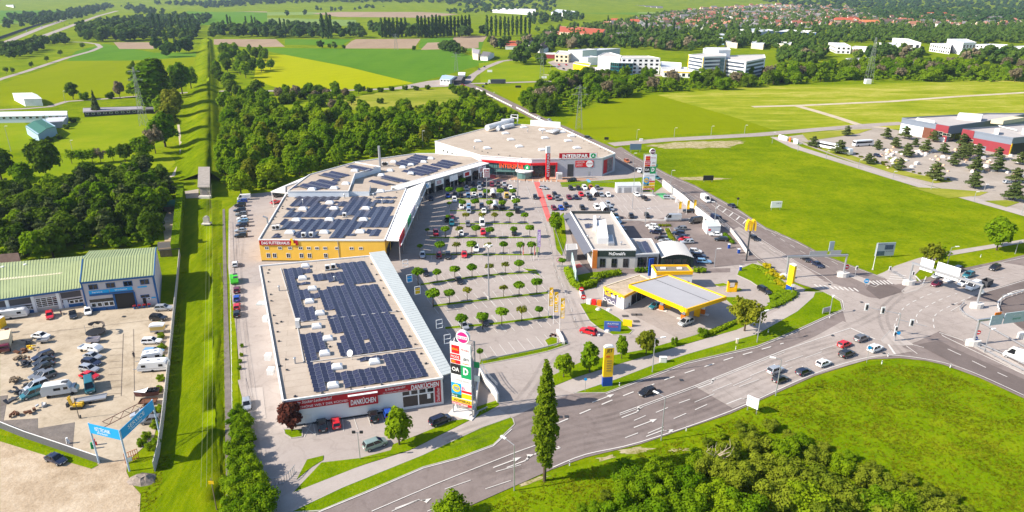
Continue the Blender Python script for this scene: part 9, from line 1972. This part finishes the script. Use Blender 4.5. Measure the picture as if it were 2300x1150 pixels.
def railing(px,h,label,name='railing',m=GREYM,post=3.0,rails=(1.0,.55),cat='railing',z0=0.0,th=.07):
 P=smooth_line([G(u,v) for u,v in px],3);r=empty(name,label,cat,P[0]);mb=MB()
 for t in rails:
  for a,b in zip(P,P[1:]): mb.bar((a.x,a.y,z0+h*t),(b.x,b.y,z0+h*t),th,th if th<.1 else .3)
 mb.build('rail',m,r);acc=0
 for a,b in zip(P,P[1:]):
  n=max(1,round((b-a).length/post))
  for k in range(n): q=a.lerp(b,k/n);mb=MB();mb.bar((q.x,q.y,z0),(q.x,q.y,z0+h),.08,.08);mb.build('post',m,r)
railing([(1083,815),(1130,805),(1180,795),(1230,784),(1272,771)],.8,'galvanised guard rail along the lower car park edge','guard_rail',rails=(.85,),cat='guard rail',th=.12)
railing([(1055,940),(1075,930),(1095,921)],.9,'short guard rail on the grass below the near sign tower','guard_rail',rails=(.85,),cat='guard rail',th=.12)
railing([(2165,768),(2200,785),(2250,812),(2310,842)],.8,'long guard rail beside the ramp at the right','guard_rail',rails=(.85,),cat='guard rail',th=.12);railing([(2185,772),(2230,790),(2310,828)],.8,'second guard rail behind the ramp at the right','guard_rail',rails=(.85,),cat='guard rail',th=.12)
railing([(2165,685),(2155,695),(2165,708),(2190,722),(2240,750),(2310,790)],.8,'curved guard rail round the gantry island','guard_rail',rails=(.85,),cat='guard rail',th=.12)
railing([(2243,700),(2240,688),(2255,672),(2310,655)],1.0,'curved white barrier beside the far ramp','guard_rail',WCAP,rails=(.8,),cat='guard rail',th=.14)
railing([(1486,415),(1520,434),(1560,458),(1600,490),(1640,525)],1.3,'wire mesh railing along the north road above the white wall',z0=1.0,rails=(1.0,.5,.1))
railing([(2001,612),(2020,622),(2038,636)],1.0,'metal railing at the footpath crossing',rails=(1.0,.6,.2),post=1.2)
railing([(1083,842),(1098,868),(1118,890)],1.0,'railing on the curved wall behind the near sign tower',z0=2.2,post=2)
railing([(1240,500),(1262,565),(1275,590)],1.0,'thin railing beside the restaurant walkway',post=4);railing([(1258,420),(1340,412),(1380,412)],.8,'low railing above the green verge before the supermarket lane',post=5);railing([(1286,408),(1350,402)],.9,'handrail at the grey supermarket wall',post=4)
railing([(601,1092),(640,1085),(665,1060)],1.6,'grey wire gate across the service lane end','lane_gate',rails=(1.0,.1),post=.5,cat='gate')
railing([(515,500),(519,700),(522,900),(523,930)],1.0,'pale post fence between embankment and service lane','post_fence',WCAP,4,(.95,),'fence')
for k,(u,v) in enumerate(((1391,868),(1652,786),(1541,968),(1279,1046),(2134,826),(1994,802),(1863,745-30),(1980,818),(2202,578),(1725,748))):
 p=G(u,v);r=empty('delineator_post',f'white reflector post at the road edge, {ORD[k]} of ten','post',p,'reflector posts along the road');mb=MB();mb.box((p.x,p.y,.5),(.16,.12,1.0));mb.build('post',WPAINT,r);mb=MB();mb.box((p.x,p.y,.82),(.17,.13,.2));mb.build('dark_band',BLACK,r)
def cabinet(u,v,s,m,label,name='utility_cabinet'):
 p=G(u,v);r=empty(name,label,'cabinet',p);mb=MB();mb.box((p.x,p.y,s[2]/2),s);mb.build('body',m,r);mb=MB();mb.box((p.x,p.y,s[2]+.05),(s[0]+.15,s[1]+.15,.1));mb.build('lid',WCAP,r);mb=MB();mb.box((p.x,p.y-s[1]/2-.01,s[2]*.5),(s[0]*.8,.03,s[2]*.8));mb.build('door',m,r)
cabinet(1489,814,(1.6,.7,1.4),WCAP,'white utility cabinet beside the north verge street lamp');cabinet(1655,772,(.5,.3,1.3),CREAM,'small cream post box on the verge above the main road');cabinet(1440,317,(1.8,.8,1.3),WCAP,'white cabinet at the meadow road lamp');cabinet(1637,1*562-4,(.7,.7,1.5),BLUE,'blue machine on the restaurant walkway, upper','charger');cabinet(1659,575-6,(.7,.7,1.5),BLUE,'blue machine on the restaurant walkway, lower','charger');cabinet(1663,608,(.6,.6,1.4),BLUE,'small blue bin at the station exit island','bin');cabinet(1410,689,(.8,.6,1.3),DARKM,'dark air and water stand at the forecourt','air_station');cabinet(1344,755,(.6,.5,.5),WCAP,'white stone box at the station lawn','stone_box');cabinet(1508,448,(1.0,.5,1.8),WCAP,'white charging post at the green bay','charger');cabinet(1520,455,(1.0,.5,1.8),WCAP,'second white charging post at the wall','charger');cabinet(1948,188,(5,4,4),WCAP,'white equipment cabin at the foot of the lattice mast','equipment_cabin')
for k,(u,v) in enumerate(((1367,697),(1364,745),(1343,696),(1388,737))):
 p=G(u,v);mb=MB()
 for j in range(3): mb.tube((p.x+j*.3,p.y,.1),(p.x+j*.3,p.y,.55-.12*j),.75-.2*j,.45-.15*j,8)
 tag(mb.build('boulder',LCONC),'pale boulder on the station lawn','boulder','boulders on the station lawn')
mb=MB();p=G(1340,683);r=empty('gas_bottle_rack','red and white gas bottle racks at the station lawn tip','rack',p)
for k in range(4): mb=MB();mb.box((p.x-2.2+k*1.4,p.y-k*.5,.8),(1.2,.9,1.6),0,-.4);mb.build('cage',[WCAP,BRED,ORANGE,DARKM][k],r)
for u,v in ((1413,712),(1420,710),(1433,722),(1445,718)): pass
for k,(u,v) in enumerate(((1403,712),(1436,723),(1427,723),(1427,729),(1425,668+55))):
 pass
dr=MB()
for u,v in ((1404,711),(1424,708),(1435,708),(1429,723)): p=G(u,v);dr.box((p.x,p.y,.22),(1.6,1.1,.06))
dr.build('tank_cover',pbr('tank_cover_dark',(.08,.075,.075),.7))['kind']='structure'
p=G(320,1078);mb=MB();rg=random.Random(4);n=14
ring=lambda k,z:[(p.x+k*2.6*math.cos(t)*rg.uniform(.85,1.15),p.y+k*1.8*math.sin(t)*rg.uniform(.85,1.15),z*rg.uniform(.8,1.1)) for t in [i*2*math.pi/n for i in range(n)]]
R_=[ring(1,.0),ring(.7,.6),ring(.4,1.1)]
for A_,B_ in zip(R_,R_[1:]):
 for i in range(n): mb.quad(A_[i],A_[(i+1)%n],B_[(i+1)%n],B_[i])
mb.poly(R_[-1]);tag(mb.build('gravel_heap',pbr('heap_gravel',(.24,.2,.17),.95,0,.1,.35,.4)),'heap of grey gravel at the corner of the yard wall','heap')
for u,v,m,lb in((213,1000,BRED,'red and blue gas bottles leaning at the gate post'),(207,1008,GREEN,'green bottle on the ground beside the gate post'),(152,997,WPAINT,'small white can on the dark yard strip'),(178,1*940,DARKM,'leaning rusty pole at the yard fence')):
 p=G(u,v);mb=MB();mb.tube(p,p+Vector((.1,0,1.4 if 'pole' not in lb else 5)),.2 if 'pole' not in lb else .07,None,8);mb.tube(p+Vector((.3,0,0)),p+Vector((.35,0,.8)),.16,None,8);tag(mb.build('gas_bottle' if 'bottle' in lb else 'yard_item',m),lb,'bottle' if 'bottle' in lb else 'yard item')
for k in range(4):
 p=G(303+k*11,694-k*1.2);r=empty('planter',f'blue planter with red flowers before the workshop door, {ORD[k]} from left','planter',p,'planters before the workshop');mb=MB();mb.tube(p,p+Vector((0,0,.7)),.25,.35,8);mb.build('pot',BTRIM,r);mb=MB();
 for j in range(5): mb.box((p.x+math.cos(j)*.25,p.y+math.sin(j)*.2,.95),(.3,.3,.35),0,j)
 mb.build('flowers',pbr('flower_red',(.3,.02,.03),.8),r)
STN=[pbr('stone_white',(.68,.64,.6),.8),pbr('stone_peach',(.62,.42,.27),.85),pbr('stone_grey',(.4,.39,.4),.85),pbr('stone_rose',(.5,.38,.33),.85)];SN=('white','peach','grey','rose')
sg_=random.Random(9)
for k in range(150):
 u=sg_.uniform(1985,2300);v=sg_.uniform(326,378)+ (u-1985)*.06
 if sg_.random()<.25: u=sg_.uniform(1975,2080);v=sg_.uniform(338,352)
 i=sg_.choice([0,0,0,1,1,2,3]);p=G(u,v);s=sg_.uniform(.6,1.7);mb=MB()
 if sg_.random()<.5: mb.box((p.x,p.y,s*.4),(s*1.4,s,s*.8),0,sg_.uniform(0,3));mb.box((p.x+.2,p.y,s*.85),(s*.9,s*.6,s*.3),0,sg_.uniform(0,3))
 else: mb.tube(p,p+Vector((0,0,s*.7)),s*.7,s*.45,7);mb.tube(p+Vector((s*.8,.3,0)),p+Vector((s*.8,.3,s*.4)),s*.5,s*.3,6)
 tag(mb.build('stone_stack',STN[i]),f'{SN[i]} stone goods stacked among the pines of the garden centre','stone stack','stone displays of the garden centre')
f=Fac(G(1749,312),G(1792,324));r=empty('display_wall','pale display wall pieces at the garden centre corner','display wall',G(1749,312))
for k,(x0,x1) in enumerate(((0,.45),(.55,.62),(.78,1.0))): f.panel('wall_piece',f.w*x0,0,f.w*x1,2.6,[WPAINT,ORANGE,WPAINT][k],r,-.3,.3)
def pylon(u,vb,vt,label,w=4.0,arms=2):
 base=G(u,vb);h=hgt(u,vb,vt);r=empty('lattice_mast',label,'pylon',base);mb=MB();n=9
 def leg(sx,sy,t): k=w/2*(1-t*.85);return base+Vector((sx*k,sy*k,h*t))
 for sx,sy in((-1,-1),(1,-1),(1,1),(-1,1)):
  for i in range(n): mb.bar(leg(sx,sy,i/n),leg(sx,sy,(i+1)/n),.14,.14)
 C4=((-1,-1),(1,-1),(1,1),(-1,1))
 for i in range(n):
  for k in range(4): a,b=C4[k],C4[(k+1)%4];mb.bar(leg(*a,i/n),leg(*b,(i+1)/n),.07,.07);mb.bar(leg(*b,i/n),leg(*a,(i+1)/n),.07,.07)
 mb.build('lattice',pbr('pylon_steel',(.28,.3,.28),.6,.3),r)
 for k in range(arms): z=h*(.78+.14*k);mb=MB();mb.bar(base+Vector((-5+k*1.2,0,z)),base+Vector((5-k*1.2,0,z)),.2,.2);mb.bar(base+Vector((-5+k*1.2,0,z)),base+Vector((0,0,z+1.6)),.12,.12);mb.bar(base+Vector((5-k*1.2,0,z)),base+Vector((0,0,z+1.6)),.12,.12);mb.build('cross_arm',pbr('pylon_steel',(.28,.3,.28),.6,.3),r)
pylon(1300,290,190,'lattice power mast at the corner of the bright meadow');pylon(324,282,150,'lattice power mast among the trees left of the embankment');pylon(1217,200,112,'lattice power mast far off by the campus road',5);pylon(1950,184,84,'tall lattice radio mast standing in the tree belt',6,0);pylon(890,112,76,'small lattice mast on the ploughed field',5);pylon(1025,160,118,'lattice mast by the roadside pavilions',4)
def wires(a,b,za,zb,label,n=3,sag=2.5,dx=.5):
 r=empty('power_line',label,'cable',G(*a));
 for k in range(n):
  A_=G(*a)+Vector((dx*(k-1),0,za));B_=G(*b)+Vector((dx*(k-1),0,zb));mb=MB();pr=None
  for i in range(15): t=i/14;p=A_.lerp(B_,t)-Vector((0,0,sag*4*t*(1-t)));
  P=[A_.lerp(B_,i/14)-Vector((0,0,sag*4*(i/14)*(1-i/14))) for i in range(15)]
  for p,q in zip(P,P[1:]): mb.tube(p,q,.022,.022,4,caps=False)
  mb.build('wire',pbr('cable_pale',(.25,.27,.12),.6),r)
wires((476,448),(478,1165),6.5,6.5,'pale overhead wires running along the near embankment',3,1.2,.9)
for k,(u,v) in enumerate(((475,470),(488,1150),(502,640))):
 p=G(u,v);r=empty('wire_pole',('thin wire pole by the aqueduct portal','wire pole with yellow plate at the bottom of the embankment','dark wire pole at the lane fence')[k],'pole',p);mb=MB();mb.tube(p,p+Vector((0,0,7)),.1,.07,6);mb.build('pole',WOODM,r);mb=MB();mb.box((p.x,p.y-.12,6.2 if k==1 else 6.8),(.9 if k==1 else 1.4,.06,.6 if k==1 else .1));mb.build('plate' if k==1 else 'crossbar',YEL if k==1 else WOODM,r)
wall([(-20,95),(60,66),(140,40),(240,12),(300,3)],4.0,.5,pbr('noise_wall_dark',(.05,.05,.08),.8),'dark noise barrier along the distant motorway','noise_barrier',cat='wall')
wall([(1160,243),(1212,270),(1240,282)],1.0,.4,LCONC,'pale parapet of the bridge road behind the supermarket','bridge_parapet');wall([(1070,199),(1110,220),(1150,240)],.9,.3,LCONC,'low parapet on the upper bridge road','bridge_parapet')
def person(u,v,lab,top,legs,rz=0.0):
 p=G(u,v);p.z=.06;me=bpy.data.meshes.new('person');V=[(0,0,.95),(0,0,1.2),(0,0,1.42),(0,0,1.55),(0,0,1.72),(-.1,0,.9),(-.12,.08,.5),(-.13,-.05,.06),(.1,0,.9),(.13,-.12,.5),(.14,.0,.06),(-.2,0,1.4),(-.27,.05,1.12),(-.26,-.1,.88),(.2,0,1.4),(.28,-.05,1.12),(.26,-.16,.9)]
 E_=[(0,1),(1,2),(2,3),(3,4),(0,5),(5,6),(6,7),(0,8),(8,9),(9,10),(2,11),(11,12),(12,13),(2,14),(14,15),(15,16)];me.from_pydata(V,E_,[]);o=link('person',me,None,p,rz);m=o.modifiers.new('skin','SKIN');RR=[.15,.15,.16,.07,.11,.1,.075,.055,.1,.075,.055,.07,.05,.04,.07,.05,.04]
 for k,sv in enumerate(me.skin_vertices[0].data): sv.radius=(RR[k],RR[k]*.85);sv.use_root=(k==0)
 s=o.modifiers.new('sub','SUBSURF');s.levels=1;s.render_levels=1;me.materials.append(top);tag(o,lab,'person')
 h=MB();h.tube((0,0,1.78),(0,.02,1.88),.115,.06,8);h.build('hair',DKT,o,rel=False);t=MB();t.tube((-.1,0,.5),(-.1,0,.93),.1,.12,8);t.tube((.11,-.05,.5),(.1,0,.93),.1,.12,8);t.build('trousers',legs,o,rel=False)
SK=pbr('clothes_dark',(.05,.045,.05),.8);person(302,805,'person in dark clothes walking in the workshop yard',SK,SK,.4);person(1180,409,'person standing before the supermarket bollards',pbr('clothes_brown',(.15,.08,.06),.8),SK);person(1070,404,'person at the shaded shop corner near the supermarket',SK,SK,1);person(1195,397,'person at the supermarket entrance drum',pbr('clothes_pale',(.4,.35,.33),.8),SK,2)
# ================================================================ AIR
mb=MB();mb.box((0,2750,57),(11200,6400,118));hz_=mb.build('haze',[]);tag(hz_,'thin bluish summer haze over the plain',None,None,'stuff')
hm=bpy.data.materials.new('haze_air');hm.use_nodes=True;nt=hm.node_tree;nt.nodes.clear();ou=nt.nodes.new('ShaderNodeOutputMaterial');pv=nt.nodes.new('ShaderNodeVolumePrincipled');pv.inputs['Color'].default_value=(.62,.78,1,1);pv.inputs['Density'].default_value=.00005;pv.inputs['Anisotropy'].default_value=.2
nt.links.new(pv.outputs[0],ou.inputs['Volume']);hz_.data.materials.append(hm)
